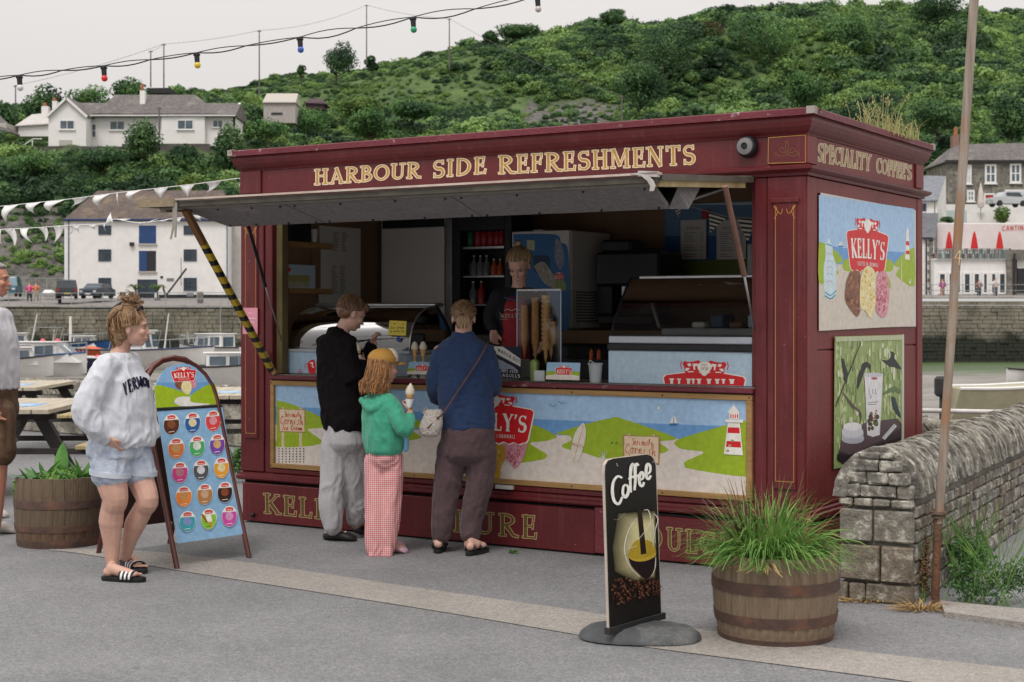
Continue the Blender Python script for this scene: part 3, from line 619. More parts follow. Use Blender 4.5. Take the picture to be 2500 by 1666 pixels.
def tree(name,label,px,py_base,py_top,Y,wpx,lm,n=1500,seed=0,leaf=.32,lobes=10,trunk=.25,group=None,crown_from=None,cat='tree',wind=0.0,sparse=.35):
 """px..: where its foot and top show; a trunk with limbs and a lumpy crown"""
 q=np.random.RandomState(100+seed);base=P(px,py_base,Y);H=(py_base-py_top)/FPX*Y;W=wpx/FPX*Y/2
 o=thing(name,label,cat,base,0,group);cf=trunk*H if crown_from is None else crown_from*H;ch=(H-cf)/2
 C,d=crown_points(n,(W,W*.9,ch),lobes,q,shell=.45,lobe=.52);C=C*np.array([1.15,1.1,1.1])+np.array([0,0,cf+ch]);C[:,0]+=wind*(C[:,2]-cf)
 link(bpy.data.objects.new('crown',qmesh('crown',leaf_quads(C,leaf,.5,d,rs=q),4,lm)),o)
 mb=MB();r0=max(.07,H*.03);top=Vector((wind*(H-cf)*.5,0,cf+ch*.9));mb.tube(crom([(0,0,-.5),(r0*.5,0,cf*.6),(top.x*.5,0,cf+ch*.2),top],3),[r0,r0*.9,r0*.85,r0*.8,r0*.7,r0*.6,r0*.5,r0*.4,r0*.3,r0*.2][:10],7)
 for k in range(7):
  a=6.28*k/7+q.rand();s0=Vector((top.x*.3,0,cf*(.75+.05*k)));e0=s0+Vector((math.cos(a)*W*.7,math.sin(a)*W*.6,ch*(.5+.8*q.rand())));mb.tube([s0,s0.lerp(e0,.5)+Vector((0,0,-.1*ch)),e0],[r0*.45,r0*.3,r0*.1],5)
 mb.build('trunk',o,M_bark,smooth=True,fix=False);return o
Z1=zm(0,0,3.361)
tree('ridge_tree','lone wind-shaped tree with fan crown on the ridge skyline',820,200,96,285,104,LMd,3200,1,.22,9,.2,crown_from=.16,wind=.04)
tree('small_ridge_tree','small thin shrub-like tree left of the lone fan tree on the skyline',736,200,152,285,28,LMd,420,2,.26,5,.2)
tree('ridge_shrub','dark pointed shrub at the foot of the tallest ridge pole',908,178,136,287,42,LMd,520,3,.28,6,.1)
tree('garden_tree','round dark green tree in front of the bungalow wall',350,400,289,188,100,LMd,2600,4,.2,12,.2,crown_from=.08)
tree('garden_tree','broad green tree covering the right end of the bungalow',556,420,292,187,108,LMd,2700,5,.2,12,.2,crown_from=.05)
tree('hillside_tree','dark tree left of the bungalow under the white bulb',110,300,206,232,118,LMd,2300,6,.26,11,.1,crown_from=.05)
tree('hillside_tree','dark leaning tree cut by the left photo edge beside the bungalow',12,340,252,225,80,LMd,1600,7,.26,9,.15)
tree('clipped_bush','small round clipped bush in the bungalow garden',28,352,324,192,34,LMy,500,8,.14,4,.05,cat='bush')
tree('dome_bush','smooth domed bush behind the bungalow chimney stack',215,262,207,228,92,LMg,1600,9,.2,6,.05,crown_from=0,cat='bush')
tree('dome_bush','tall rounded bush mass below the two paired ridge poles',315,255,188,236,122,LMg,2300,10,.22,7,.05,crown_from=0,cat='bush')
tree('dome_bush','single round bush right of the bungalow ridge on the skyline',442,235,203,245,42,LMg,700,11,.2,4,.05,crown_from=0,cat='bush')
big=[('large dark tree high on the hill above the word REFRESHMENTS',1620,190,30,275,190,LMd,12),('bronze-leaved tree on the hill between two green trees',1727,130,44,290,100,LMb,13),('large bright green tree near the hill top left of centre right',1860,150,8,282,190,LMg,14),('rounded tree left of the leaning pole high on the hill',2075,135,30,285,130,LMg,15),('dark tree on the skyline directly left of the pole top',2290,60,-20,300,150,LMd,16),('dark hillside tree above the kiosk lamp',1560,262,160,250,130,LMd,17),('pale green bush on the hill over the kiosk corner',1960,262,170,240,120,LMg,18),('dark green tree behind the chimney of the stone house',2290,330,240,222,130,LMd,19),('tall green tree at right photo edge above the stone house',2470,340,215,215,130,LMd,20),('dark trees in the hollow behind the blue roofs',2245,430,330,196,110,LMd,21),('small tree on the skyline above the kiosk lamp',1500,60,22,318,60,LMd,22),('row of windswept small trees on the left skyline slope',1270,90,58,322,100,LMd,23),('dark shrub on the skyline where the ridge starts to climb',1196,100,78,325,40,LMd,24),('pale domed bush on the lower slope behind the kiosk',905,330,268,236,100,LMg,25),('yellow green bush patch on the slope right of the sheds',880,280,238,243,130,LMy,26),('grey green bush beside the purple shed',1010,290,240,240,110,LMg,27)]
for lab,px,b0,t0,Y,wp,lm,sd in big:tree('hillside_tree',lab,px,b0+6,t0,Y,wp,lm,3600,sd,.25,13,.12,crown_from=.04)
for lab,px,b0,t0,Y,wp,lm,sd in(('leafy bush hiding the foot of the pale shed',660,350,288,207,110,LMg,51),('pale bush left of the pale shed door side',600,345,300,206,70,LMg,52),('green bush below the purple shed',760,320,268,216,110,LMg,53),('dark bush between shed and bungalow gable',625,320,262,214,40,LMd,54),('dark bush on the bank below the bungalow wall',250,420,352,186,150,LMd,55),('bright bush on the bank left below the bungalow',80,430,362,184,130,LMg,56),('wide bush on the bank between the two garden trees',455,415,352,187,110,LMd,57)):tree('hillside_bush',lab,px,b0,t0,Y,wp,lm,1700,sd,.2,11,.1,crown_from=0,cat='bush')
tree('climbing_bush','pale yellow green bush behind the warehouse roof end',470,470,425,172,70,LMy,700,31,.2,5,.05,crown_from=0,cat='bush')
# ------------ buildings of the far shore
M_white=mat('white_render',(.80,.78,.76),(.72,.70,.68),.8,1.2,6,.3,12,drip=(.5,.48,.45))
M_bung=mat('bungalow_render',(.80,.78,.77),(.74,.72,.71),.8,.7,5,.2,8)
M_slate=mat('slate',(.16,.145,.14),(.085,.078,.078),.8,2.2,9,.8,5,wear=(.24,.21,.17),wscale=.35,wlo=.52,whi=.68)
M_brown=mat('brown_slate',(.13,.10,.085),(.075,.06,.055),.85,2.6,9,1,5,wear=(.20,.15,.10),wscale=.5,wlo=.5,whi=.68)
M_bslate=mat('blue_slate',(.21,.225,.25),(.15,.165,.19),.7,2,8,.5,5)
M_glassd=mat('dark_glass',(.05,.065,.075),(.02,.028,.035),.12,.8,3,spec=.6)
M_glassb=mat('blue_glass',(.11,.15,.19),(.06,.085,.11),.12,.6,3,spec=.6)
M_blue=mat('blue_paint',(.022,.065,.19),(.015,.045,.14),.5,3)
M_upvc=mat('white_frame',(.78,.77,.76),(.72,.71,.70),.45,4)
M_dark=mat('dark_stuff',(.03,.03,.032),(.015,.015,.017),.6,5)
M_granite=mat('house_stone',(.21,.195,.17),(.10,.093,.083),.9,1.7,10,.8,4,wear=(.27,.25,.21),wscale=1.2,wlo=.5,whi=.6,stretch=(1,1,1.8))
M_grwall=mat('garden_stone',(.14,.125,.115),(.07,.062,.06),.9,1.4,9,.8,4)
M_red=mat('red_fabric',(.62,.03,.03),(.5,.02,.02),.7,6)
M_redd=mat('red_door',(.5,.03,.03),(.4,.02,.02),.5,3)
M_terra=mat('terracotta',(.42,.16,.08),(.3,.11,.06),.8,4)
def rel(o):
 L=o.location
 return lambda px,py,Y:P(px,py,Y)-L
def pbox(parent,name,z,x0,y0,x1,y1,Y,d,m,bev=0):
 """box whose front face shows between two zoom pixels, d deep"""
 a=P(*z(x0,y0),Y)-parent.location;b=P(*z(x1,y1),Y)-parent.location
 mb=MB();mb.box(a,(b.x,b.y+d,b.z),bev=bev);return mb.build(name,parent,m)
def window(parent,z,x0,y0,x1,y1,Y,fm,gm,nx=2,ny=2,fw=.09,sill=True,name='window',door=False):
 a=P(*z(x0,y0),Y)-parent.location;b=P(*z(x1,y1),Y)-parent.location
 X0,X1,Z0,Z1=a.x,b.x,b.z,a.z;y=a.y
 mb=MB();
 for q in((X0,X0+fw),(X1-fw,X1)):mb.box((q[0],y-.06,Z0+fw),(q[1],y+.05,Z1-fw))
 for q in((Z0,Z0+fw),(Z1-fw,Z1)):mb.box((X0,y-.06,q[0]),(X1,y+.05,q[1]))
 for i in range(1,nx):xx=X0+(X1-X0)*i/nx;mb.box((xx-fw*.35,y-.05,Z0+fw),(xx+fw*.35,y+.04,Z1-fw))
 for i in range(1,ny):zz=Z0+(Z1-Z0)*i/ny;mb.box((X0+fw,y-.052,zz-fw*.3),(X1-fw,y+.04,zz+fw*.3))
 o=mb.build(name,parent,fm)
 g=MB();g.box((X0+fw*.5,y-.02,Z0+fw*.5),(X1-fw*.5,y+.03,Z1-fw*.5));g.build('pane',o,gm)
 if sill:g=MB();g.box((X0-.12,y-.16,Z0-.1),(X1+.12,y+.03,Z0-.002));g.build('sill',o,M_upvc)
 return o
def roof(parent,name,m,z,eL,eR,rL,rR,Y0,Yr,th=.12,over=.0):
 g=lambda q,Y:P(*z(*q),Y)-parent.location
 a,b,c,d=g(eL,Y0),g(eR,Y0),g(rL,Yr),g(rR,Yr);yb=2*Yr-Y0-parent.location.y
 e,f=Vector((a.x,yb,a.z)),Vector((b.x,yb,b.z));dn=Vector((0,0,-th))
 mb=MB();V=[a,b,f,e,c,d];mb.add(V+[v+dn for v in V[:4]],[(0,1,5,4),(2,3,4,5),(0,4,3),(1,2,5),(0,6,7,1),(1,7,8,2),(2,8,9,3),(3,9,6,0),(6,9,8,7)])
 return mb.build(name,parent,m)
 # --- white warehouse
z=zm(0,400,3.361)
wh=thing('warehouse','white three-storey harbour warehouse with blue loading doors and brown hipped roof','warehouse',P(*z(1200,1105),145))
pbox(wh,'wall',z,528,455,1870,1105,145,9,M_white)
pbox(wh,'side_wing',z,1872,470,2100,1100,147,6,mat('grey_render',(.5,.48,.45),(.42,.40,.38),.85,1.5))
pbox(wh,'plinth',z,1180,1075,1872,1106,144.93,.2,M_dark)
roof(wh,'roof',M_brown,z,(518,460),(1880,460),(800,222),(1830,218),144.7,149.5)
pbox(wh,'gutter',z,520,452,1876,464,144.6,.1,M_blue)
for x in(562,1862):pbox(wh,'downpipe',z,x-3,466,x+3,1090,144.9,.1,M_blue)
for x0,x1 in((808,912),(1508,1614)):
 for y0,y1 in((508,583),(703,800),(937,1043)):window(wh,z,x0,y0,x1,y1,144.98,mat('teal_frame',(.03,.06,.11)),M_glassd,2,3,.08,sill=False)
d=pbox(wh,'loading_door',z,1140,508,1280,655,144.96,.1,M_blue);d['label']='closed blue loading door'
d=pbox(wh,'loading_door',z,1140,715,1280,882,144.97,.1,M_dark);d['label']='half open loading door';pbox(d,'door_leaf',z,1140,715,1205,882,144.9,.05,M_blue)if False else None
q=P(*z(1141,716),144.93)-wh.location;q2=P(*z(1205,881),144.93)-wh.location;mb=MB();mb.box(q,(q2.x,q2.y+.04,q2.z));mb.build('door_leaf',d,M_blue)
for yy in(658,885):pbox(wh,'ledge',z,1132,yy,1286,yy+9,144.8,.3,mat('ledge_stone',(.5,.46,.4)))
d=window(wh,z,1128,950,1290,1110,144.96,mat('teal_frame',(.05,.09,.13)),M_glassd,4,1,.1,sill=False,name='entrance')
pbox(wh,'lamp_box',z,1062,645,1095,675,144.7,.3,M_dark);pbox(wh,'plate',z,1315,922,1336,940,144.93,.07,M_dark);pbox(wh,'name_plate',z,1367,940,1425,961,144.93,.07,mat('plate_grey',(.2,.2,.2)))
an=thing('anchor','large dark ship anchor leaning against the white warehouse wall','anchor',P(*z(1365,1085),144));g=lambda x,y,Y=144.1:P(*z(x,y),Y)-an.location
mb=MB();mb.tube([g(1365,1078),g(1530,860)],.09,6);mb.build('shank',an,M_dark)
mb=MB();mb.tube(crom([g(1340,1000),g(1345,1040),g(1365,1080),g(1420,1095),g(1470,1080)],3),.09,6);mb.build('arms',an,M_dark)
mb=MB();mb.tube([g(1486,770),g(1486,1000)],.03,5);mb.build('stock',an,M_dark)
def block(name,label,cat,z,x0,y0,x1,y1,Y,d,m,bev=.03,group=None):
 a=P(*z(x0,y0),Y);b=P(*z(x1,y1),Y);c=Vector(((a.x+b.x)/2,Y,b.z));mb=MB();mb.box(a-c,(b.x-c.x,d,0),bev=bev);o=mb.build(name,None,m,loc=c);return tag(o,label,cat,group)
block('granite_bollard','squat granite bollard on the quay right of the anchor','bollard',z,1616,1050,1662,1142,133,.5,M_granite,.08)
block('quay_bollard','small dark bollard on the quay below the parked black vehicle','bollard',z,474,1078,498,1150,132,.3,M_dark,.06)
block('planter_tub','left black tub planter against the warehouse wall','planter',z,980,1052,1018,1085,143,.6,M_dark,.05,'tub planters')
block('planter_tub','right black tub planter close to the warehouse entrance','planter',z,1054,1050,1090,1085,143,.6,M_dark,.05,'tub planters')
block('sandwich_board','white leaning board right of the warehouse entrance','sign',z,1268,1058,1300,1118,141,.08,M_upvc,.0)
block('notice_panel','small blue notice panel on the railing by the granite bollard','sign',z,1533,1062,1587,1090,141,.05,M_bslate,.0)
for x,lab in((1112,'palm in a stone pot left of the warehouse entrance'),(1292,'palm right of the warehouse entrance')):
 o=thing('potted_palm',lab,'plant',P(*z(x,1145),140));mb=MB();mb.lathe([(.0,0),(.22,0),(.3,.5),(.25,.5),(0,.45)],10);mb.build('pot',o,M_granite)
 q=np.random.RandomState(x);mb=MB();mb.tube([(0,0,.4),(0,0,1.1)],.07,6);mb.build('stem',o,M_bark);mb=MB()
 for k in range(26):
  a=q.rand()*6.28;e=.8+.4*q.rand();mb.tube(crom([(0,0,1.1),(math.cos(a)*.4,math.sin(a)*.4,1.1+e*.55),(math.cos(a)*.9,math.sin(a)*.9,1.1+e*.3)],3),[.03,.05,.04,.03,.02,.01,.01],4)
 mb.build('fronds',o,LMy,fix=False)
 # --- parked vehicles
def vehicle(name,label,cat,x,y,Y,rz,Lc,Wc,Hc,paint,suv=False,plate=(.7,.6,.1)):
 o=thing(name,label,cat,P(x,y,Y),rz);W=Wc/2
 prof=[(0,.3),(0,.75),(.05,.95),(.9,1.02),(1.35,Hc*.97),(1.9,Hc),(Lc*.7,Hc),(Lc*.85,.98 if not suv else Hc*.93),(Lc-.05,.9),(Lc,.7),(Lc,.32)]
 if suv:prof[-4]=(Lc-.35,Hc*.95);prof[-3]=(Lc-.05,1.0)
 mb=MB();rings=[]
 for sgn,inn in((-1,0),(-1,1),(1,1),(1,0)):
  pass
 def sec(yy,shrink):return[(px_,yy*(1-(shrink if pz_>1.03 else 0)),pz_)for px_,pz_ in prof]
 V=sec(-W,.14)+sec(W,.14);n=len(prof)
 mb.add(V,[tuple(range(n)),tuple(range(2*n-1,n-1,-1))]+[(i,(i+1)%n,n+(i+1)%n,n+i)for i in range(n)])
 mb.build('body',o,paint)
 zt=Hc-.12
 g=MB();g.add([(1.0,-W*.78,1.05),(1.0,W*.78,1.05),(1.38,W*.74,zt),(1.38,-W*.74,zt)],[(0,1,2,3)]);g.v=[(a-.05,b,c+.03)for a,b,c in g.v];g.build('windscreen',o,M_glassb)
 xr=Lc-.33 if suv else Lc*.86;g=MB();g.add([(xr+.2,-W*.78,1.05),(xr+.2,W*.78,1.05),(xr+.02,W*.74,zt),(xr+.02,-W*.74,zt)],[(0,1,2,3)]);g.v=[(a+.06,b,c+.02)for a,b,c in g.v];g.build('rear_window',o,M_glassd)
 for s in(-1,1):
  g=MB();g.add([(1.25,s*(W*.955),1.06),(Lc*.8,s*(W*.955),1.06),(Lc*.72,s*(W*.885),zt),(1.6,s*(W*.885),zt)],[(0,1,2,3)]);g.v=[(a,b+s*.02,c)for a,b,c in g.v];g.build('side_window',o,M_glassd)
  for xx in(.75,Lc-.8):
   g=MB();g.lathe([(0,-.11),(.3,-.11),(.33,-.08),(.33,.08),(.3,.11),(0,.11)],16);wv=g.build('wheel',o,M_dark,loc=(xx,s*(W-.08),.33));wv.rotation_euler=(R(90),0,0)
 g=MB();g.box((Lc+.0,-.26,.48),(Lc+.025,.26,.6));g.build('number_plate',o,mat('plate'+str(plate[0]),plate))
 g=MB();g.box((-.025,-.26,.42),(0,.26,.54));g.build('number_plate',o,M_upvc)
 for s in(-1,1):
  g=MB();g.box((Lc-.02,s*W*.95,.7),(Lc+.02,s*W*.75,.95));g.build('tail_light',o,mat('tail_red',(.4,.02,.02)))
  g=MB();g.box((-.03,s*W*.92,.62),(.03,s*W*.6,.78));g.build('headlight',o,mat('lamp_glass',(.7,.7,.72),rough=.2))
 return o
z=zm(0,400,3.361)
vehicle('parked_jeep','black off-road vehicle parked nose away beside the warehouse corner','car',*z(540,1118),135,R(90),3.9,1.75,1.75,mat('black_paint',(.02,.022,.027),rough=.3,spec=.6),suv=True).rotation_euler=(0,0,R(-72))
vehicle('parked_car','dark blue grey hatchback parked facing the water by the warehouse','car',*z(720,1112),135,R(80),3.9,1.7,1.45,mat('navy_paint',(.05,.065,.09),rough=.3,spec=.6))
vehicle('parked_car','teal blue van half hidden at the left edge of the quay','van',*z(45,1090),138,R(100),4.2,1.8,1.9,mat('teal_paint',(.05,.13,.18),rough=.35),suv=True)
vehicle('parked_car','pale silver car parked on the terrace before the stone house','car',2415,505,160,R(10),4.2,1.75,1.6,mat('silver_paint',(.5,.52,.54),rough=.35),suv=True)
# --- bungalow
z=zm(0,0,3.361);bu_=thing('bungalow','long white bungalow with grey hipped slate roof on the terrace','house',P(*z(1200,1200),199))
pbox(bu_,'wall',z,700,948,1930,1205,199,8,M_bung);pbox(bu_,'bay_wall',z,1325,950,1680,1180,198.2,1,M_bung)
roof(bu_,'roof',M_slate,z,(690,952),(1935,948),(605,845),(1978,848),198.0,203)
roof(bu_,'roof',M_slate,z,(760,930),(1790,930),(952,779),(1602,779),198.6,203.5)
g=lambda x,y,Y:P(*z(x,y),Y)-bu_.location
a,b,c,d,e=g(398,1200,196),g(398,958,196),g(550,822,196),g(706,955,196),g(706,1200,196);V=[a,b,c,d,e];mb=MB();mb.loft([V,[v+Vector((0,6,0))for v in V]]);mb.build('gable_wall',bu_,M_bung)
mb=MB();o1=Vector((0,-.35,.12));yv=Vector((0,7,0));A,B,C=g(384,972,196)+o1,g(550,814,196)+o1,g(722,968,196)+o1
for p_,q_ in((A,B),(B,C)):mb.loft([[p_,q_,q_+Vector((0,0,.2)),p_+Vector((0,0,.2))],[p_+yv,q_+yv,q_+yv+Vector((0,0,.2)),p_+yv+Vector((0,0,.2))]])
mb.build('roof',bu_,M_slate)
for p_,q_ in((A,B),(B,C)):
 mb=MB();mb.beam(p_+Vector((0,-.06,-.05)),q_+Vector((0,-.06,-.05)),.08,.3);mb.build('bargeboard',bu_,M_upvc)
a,b,c=g(1932,950,199),g(1976,846,203),g(2016,985,207);mb=MB();mb.loft([[a,b,c,c+Vector((0,0,-3)),a+Vector((0,0,-3))],[v+Vector((-.3,0,0))for v in(a,b,c,c+Vector((0,0,-3)),a+Vector((0,0,-3)))]]);mb.build('gable_end',bu_,M_bung)
for r_ in((490,988,612,1065,2),(900,993,1025,1070,2),(1455,985,1587,1065,2),(1745,985,1830,1048,2)):
 window(bu_,z,*r_[:4],195.95 if r_[0]<600 else(198.15 if r_[0]==1455 else 198.95),M_upvc,M_glassb,2,1,.1)
window(bu_,z,742,1015,792,1132,198.95,M_upvc,M_glassb,1,2,.13,sill=False,name='door')
pbox(bu_,'garage_hatch',z,485,1150,590,1195,195.9,.1,mat('pale_wood',(.5,.46,.42)))
ch=pbox(bu_,'chimney',z,1147,745,1188,862,201,.9,M_bung,.03);mb=MB();q=g(1166,745,201.4);mb.lathe([(.18,0),(.22,.5),(.16,.9),(0,.9)],10,c=q);mb.build('chimney_pot',ch,M_terra)
pbox(bu_,'gutter',z,715,945,1930,953,197.9,.12,M_upvc)
rw=thing('retaining_wall','rough grey retaining wall below the bungalow terrace','wall',P(*z(900,1270),194));pbox(rw,'wall',z,-60,1203,1000,1275,194,.6,M_grwall);pbox(rw,'wall',z,1000,1182,1720,1275,194.3,.6,M_grwall)
o=thing('garden_steps','white garden steps and rail left of the bungalow gable','steps',P(*z(200,1230),194));pbox(o,'landing',z,0,1215,230,1238,193.5,1,M_upvc);mb=MB();g2=lambda x,y:P(*z(x,y),193.4)-o.location;mb.beam(g2(175,1205),g2(268,1142),.1);mb.beam(g2(268,1140),g2(345,1140),.1);mb.beam(g2(266,1140),g2(266,1200),.1);mb.build('handrail',o,M_upvc)
# --- second white house left of it
h2=thing('white_cottage','white cottage with two chimneys partly behind the bungalow gable','house',P(*z(240,1110),204));pbox(h2,'wall',z,150,1012,420,1120,204,6,M_bung)
roof(h2,'roof',mat('pale_roof',(.52,.50,.48),(.44,.42,.4),.8,2),z,(125,1030),(440,1012),(262,940),(420,925),203.6,207)
for x0,x1,y0 in((340,395,872),(428,466,830)):
 ch=pbox(h2,'chimney',z,x0,y0,x1,960,206,.9,M_bung);mb=MB();q=P(*z((x0+x1)/2,y0),206.4)-h2.location;mb.lathe([(.25,0),(.25,.45),(0,.45)],10,c=q);mb.build('chimney_pot',ch,M_terra)
h3=thing('white_cottage','sliver of pale house with brown roof at the left photo edge','house',P(*z(-40,1090),200));pbox(h3,'wall',z,-160,1010,50,1095,200,5,mat('beige_render',(.5,.46,.42)));roof(h3,'roof',M_slate,z,(-180,1015),(75,1080),(-120,930),(-20,930),199.6,202)
# --- sheds
z=zm(600,0,3.361);sh=thing('garden_shed','pale weathered wooden shed with ribbed roof on the hillside','shed',P(*z(280,995),212))
M_shed=mat('weathered_boards',(.50,.46,.44),(.36,.32,.30),.85,3,8,.6,8,stretch=(4,4,.5));pbox(sh,'wall',z,146,838,405,1010,212,4,M_shed)
roof(sh,'roof',mat('ribbed_roof',(.50,.47,.42),(.38,.35,.31),.7,3,6,stretch=(5,5,.5)),z,(138,838),(412,838),(172,768),(430,768),211.7,214.2)
for k in range(1,9):x=146+k*28.8;pbox(sh,'batten',z,x-2,842,x+2,1000,211.95,.06,M_shed)
pbox(sh,'shutter',z,210,925,300,940,211.9,.1,M_dark)
sh=thing('purple_shed','low dark purple shed right of the pale shed','shed',P(*z(575,895),222));mp_=mat('purple_boards',(.085,.05,.06),(.05,.03,.04),.8,3);pbox(sh,'wall',z,492,840,640,896,222,4,mp_);roof(sh,'roof',mp_,z,(484,842),(662,850),(520,808),(610,812),221.7,224)
z=zm(0,0,3.361);block('dark_shed','low dark shed roof on the skyline behind the bungalow','shed',z,1200,722,1400,770,236,4,M_dark,.05)
# --- right: stone house, cafe, blue roofed houses
z=zm(2000,300,3.136)
sh=thing('stone_house','grey granite house with white sash windows and red front door','house',P(*z(1300,650),172));pbox(sh,'wall',z,970,292,1900,660,172,8,M_granite)
roof(sh,'roof',M_slate,z,(960,297),(1920,297),(1042,165),(1840,150),171.6,176)
pbox(sh,'eaves',z,966,285,1910,300,171.5,.2,M_dark)
ch=pbox(sh,'chimney',z,1022,95,1072,195,175.6,1,mat('brick',(.28,.16,.12),(.2,.12,.09)));mb=MB();q=P(*z(1045,95),176)-sh.location;mb.lathe([(.25,0),(.2,.9),(0,.9)],10,c=q);mb.build('chimney_pot',ch,M_terra)
for r_ in((1120,322,1166,470),(1268,318,1356,466),(1460,313,1546,462),(1130,515,1190,605),(1422,512,1568,655),(1640,315,1720,460)):window(sh,z,*r_,171.95,M_upvc,M_glassb,3 if r_[0]==1422 else 2,2,.22)
d=pbox(sh,'door',z,1276,552,1334,640,171.9,.1,M_redd);pbox(sh,'door_surround',z,1262,540,1348,553,171.85,.2,M_upvc)
for x in(1262,1335):pbox(sh,'door_jamb',z,x,553,x+12,640,171.86,.2,M_upvc)
cf=thing('cafe_building','white cafe on the far quay with red lettering and roof terrace','cafe',P(*z(1250,1325),140))
M_pink=mat('pinkish_render',(.68,.61,.60),(.62,.56,.55),.8,1.3,6);pbox(cf,'upper_wall',z,905,775,1900,1045,146,5,M_pink);pbox(cf,'lower_wall',z,880,1045,1440,1325,140,6,M_white)
pbox(cf,'terrace_slab',z,880,1040,1445,1050,139.8,6,M_upvc);pbox(cf,'stone_pillar',z,1440,972,1478,1320,139.6,1,M_granite);pbox(cf,'stone_wing',z,1478,972,1900,1045,139.7,5,M_granite);pbox(cf,'wing_wall',z,1516,1045,1900,1325,140.2,5,M_white);pbox(cf,'wing_door',z,1520,1115,1600,1300,139.9,.3,M_dark);pbox(cf,'downpipe',z,1492,1000,1503,1320,139.5,.1,M_dark)
for a,b in((915,970),(988,1020),(1042,1085),(1105,1160),(1180,1231),(1252,1291),(1313,1356),(1374,1428)):window(cf,z,a-4,1146,b+4,1312,139.95,M_upvc,M_glassd,1,1,.16,sill=False,name='glazed_door')
n_=Vector((0,-1,0));ar=Art(plane_fn((0,145.97,0),n_,Matrix.Translation(-cf.location)),n_,.002,.01)
lettering(ar,'CANTINA',[z(1400,790),z(1595,785),z(1595,822),z(1400,828)],[(0,rgb('C8504A'))],GS,.12);ar.build('lettering',cf)
rr=thing('terrace_railing','glass and metal railing along the cafe roof terrace','railing',P(*z(1150,1045),139.7));mb=MB();g=lambda x,y:P(*z(x,y),139.7)-rr.location;mb.beam(g(905,966),g(1440,966),.06);mb.build('top_rail',rr,M_gal)
for x in range(905,1441,53):mb=MB();mb.beam(g(x,966),g(x,1043),.06);mb.build('post',rr,M_gal)
mb=MB();mb.box(g(905,972),g(1440,1040)+Vector((0,.02,0)));mb.build('glass_panel',rr,glassmat('rail_glass',(.8,.88,.87),.5))
q=np.random.RandomState(3);k=0
cols=[(.05,.08,.05),(.07,.2,.2),(.3,.05,.05),(.1,.1,.1),(.05,.12,.05)]
for k in range(9):
 x=925+k*57;o=thing('terrace_table','cafe table with chairs on the roof terrace, %s from the left end of its railing'%['first','second','third','fourth','fifth','sixth','seventh','eighth','ninth'][k],'table',P(*z(x,1040),141.5),0,'roof terrace tables')
 mb=MB();mb.box((-.5,-.4,.72),(.5,.4,.76));mb.build('tabletop',o,mat('tt%d'%(k%5),cols[k%5]));mb=MB();mb.tube([(0,0,0),(0,0,.72)],.05,6);mb.build('leg',o,M_dark)
 for s in(-1,1):mb=MB();mb.box((s*.75-.2,-.2,0),(s*.75+.2,.2,.45));mb.box((s*.95-.03,-.2,.45),(s*.95+.03,.2,.95));mb.build('chair',o,mat('tt%d'%((k+2)%5),cols[(k+2)%5]))
for i,(x,lab)in enumerate(((995,'left of the three closed red parasols on the cafe terrace'),(1188,'middle closed red parasol on the cafe terrace'),(1382,'right closed red parasol under the cafe lettering'))):
 o=thing('parasol',lab,'parasol',P(*z(x,1045),142.5),0,'closed red parasols');mb=MB();mb.tube([(0,0,0),(0,0,2.5)],.035,6);mb.build('pole',o,M_gal)
 mb=MB();n=16;mb.loft([[Vector((math.cos(6.283*j/n)*r_*(1+.25*math.cos(4*6.283*j/n)),math.sin(6.283*j/n)*r_*(1+.25*math.cos(4*6.283*j/n)),zz))for j in range(n)]for r_,zz in((.1,.75),(.26,.8),(.28,1.1),(.2,1.8),(.1,2.4),(.02,2.62))]);mb.build('canopy',o,M_red)
o=thing('parasol','closed cream parasol on the terrace before the stone house','parasol',P(*z(1237,740),158));mb=MB();mb.tube([(0,0,0),(0,0,1.4)],.05,6);mb.build('pole',o,M_gal);mb=MB();mb.lathe([(.0,1.2),(.3,1.25),(.36,1.7),(.25,2.8),(.08,3.6),(0,3.9)],12);mb.build('canopy',o,mat('cream_fabric',(.62,.55,.5)))
tw=thing('terrace_wall','white terrace wall with glass screen below the stone house','wall',P(*z(1200,775),157));pbox(tw,'wall',z,930,690,1900,790,158.5,.4,M_white);pbox(tw,'upper_wall',z,970,625,1900,700,166,.4,M_white)
pbox(tw,'glass_screen',z,975,672,1130,765,156.8,.05,mat('greenish_glass',(.45,.53,.52),rough=.2));pbox(tw,'coping',z,900,768,1900,778,146.2,.6,M_upvc)
tree('terrace_shrub','bright green shrub on the terrace between parasol and bay window',2448,545,510,157,54,LMy,900,41,.14,6,.05,crown_from=0,cat='shrub')
tree('terrace_shrub','low dark shrub at the left end of the terrace wall',2313,548,530,156,38,LMg,600,42,.13,5,.05,crown_from=0,cat='shrub')
bh=thing('blue_roofed_house','white house with pale blue grey slate roof behind the kiosk corner','house',P(*z(860,900),156));pbox(bh,'wall',z,690,592,880,760,156,6,M_white);roof(bh,'roof',M_bslate,z,(640,595),(912,592),(690,402),(972,408),155.6,160)
g=lambda x,y,Y:P(*z(x,y),Y)-bh.location;V=[g(905,597,155.9),g(970,412,160),g(972,780,160),g(905,780,155.9)];mb=MB();mb.loft([V,[v+Vector((-.2,0.1,0))for v in V]]);mb.build('gable_wall',bh,M_white)
window(bh,z,785,620,820,682,155.95,mat('navy_frame',(.06,.09,.14)),M_glassd,1,1,.1)
bl=thing('grey_roofed_house','narrow white house with grey slate roof and stone quoins beside the cafe','house',P(*z(840,1325),141));pbox(bl,'wall',z,700,882,880,1325,141.3,6,M_white);roof(bl,'roof',mat('grey_slate2',(.13,.135,.15),(.09,.09,.1),.7,2),z,(640,885),(892,882),(690,690),(915,692),141,145)
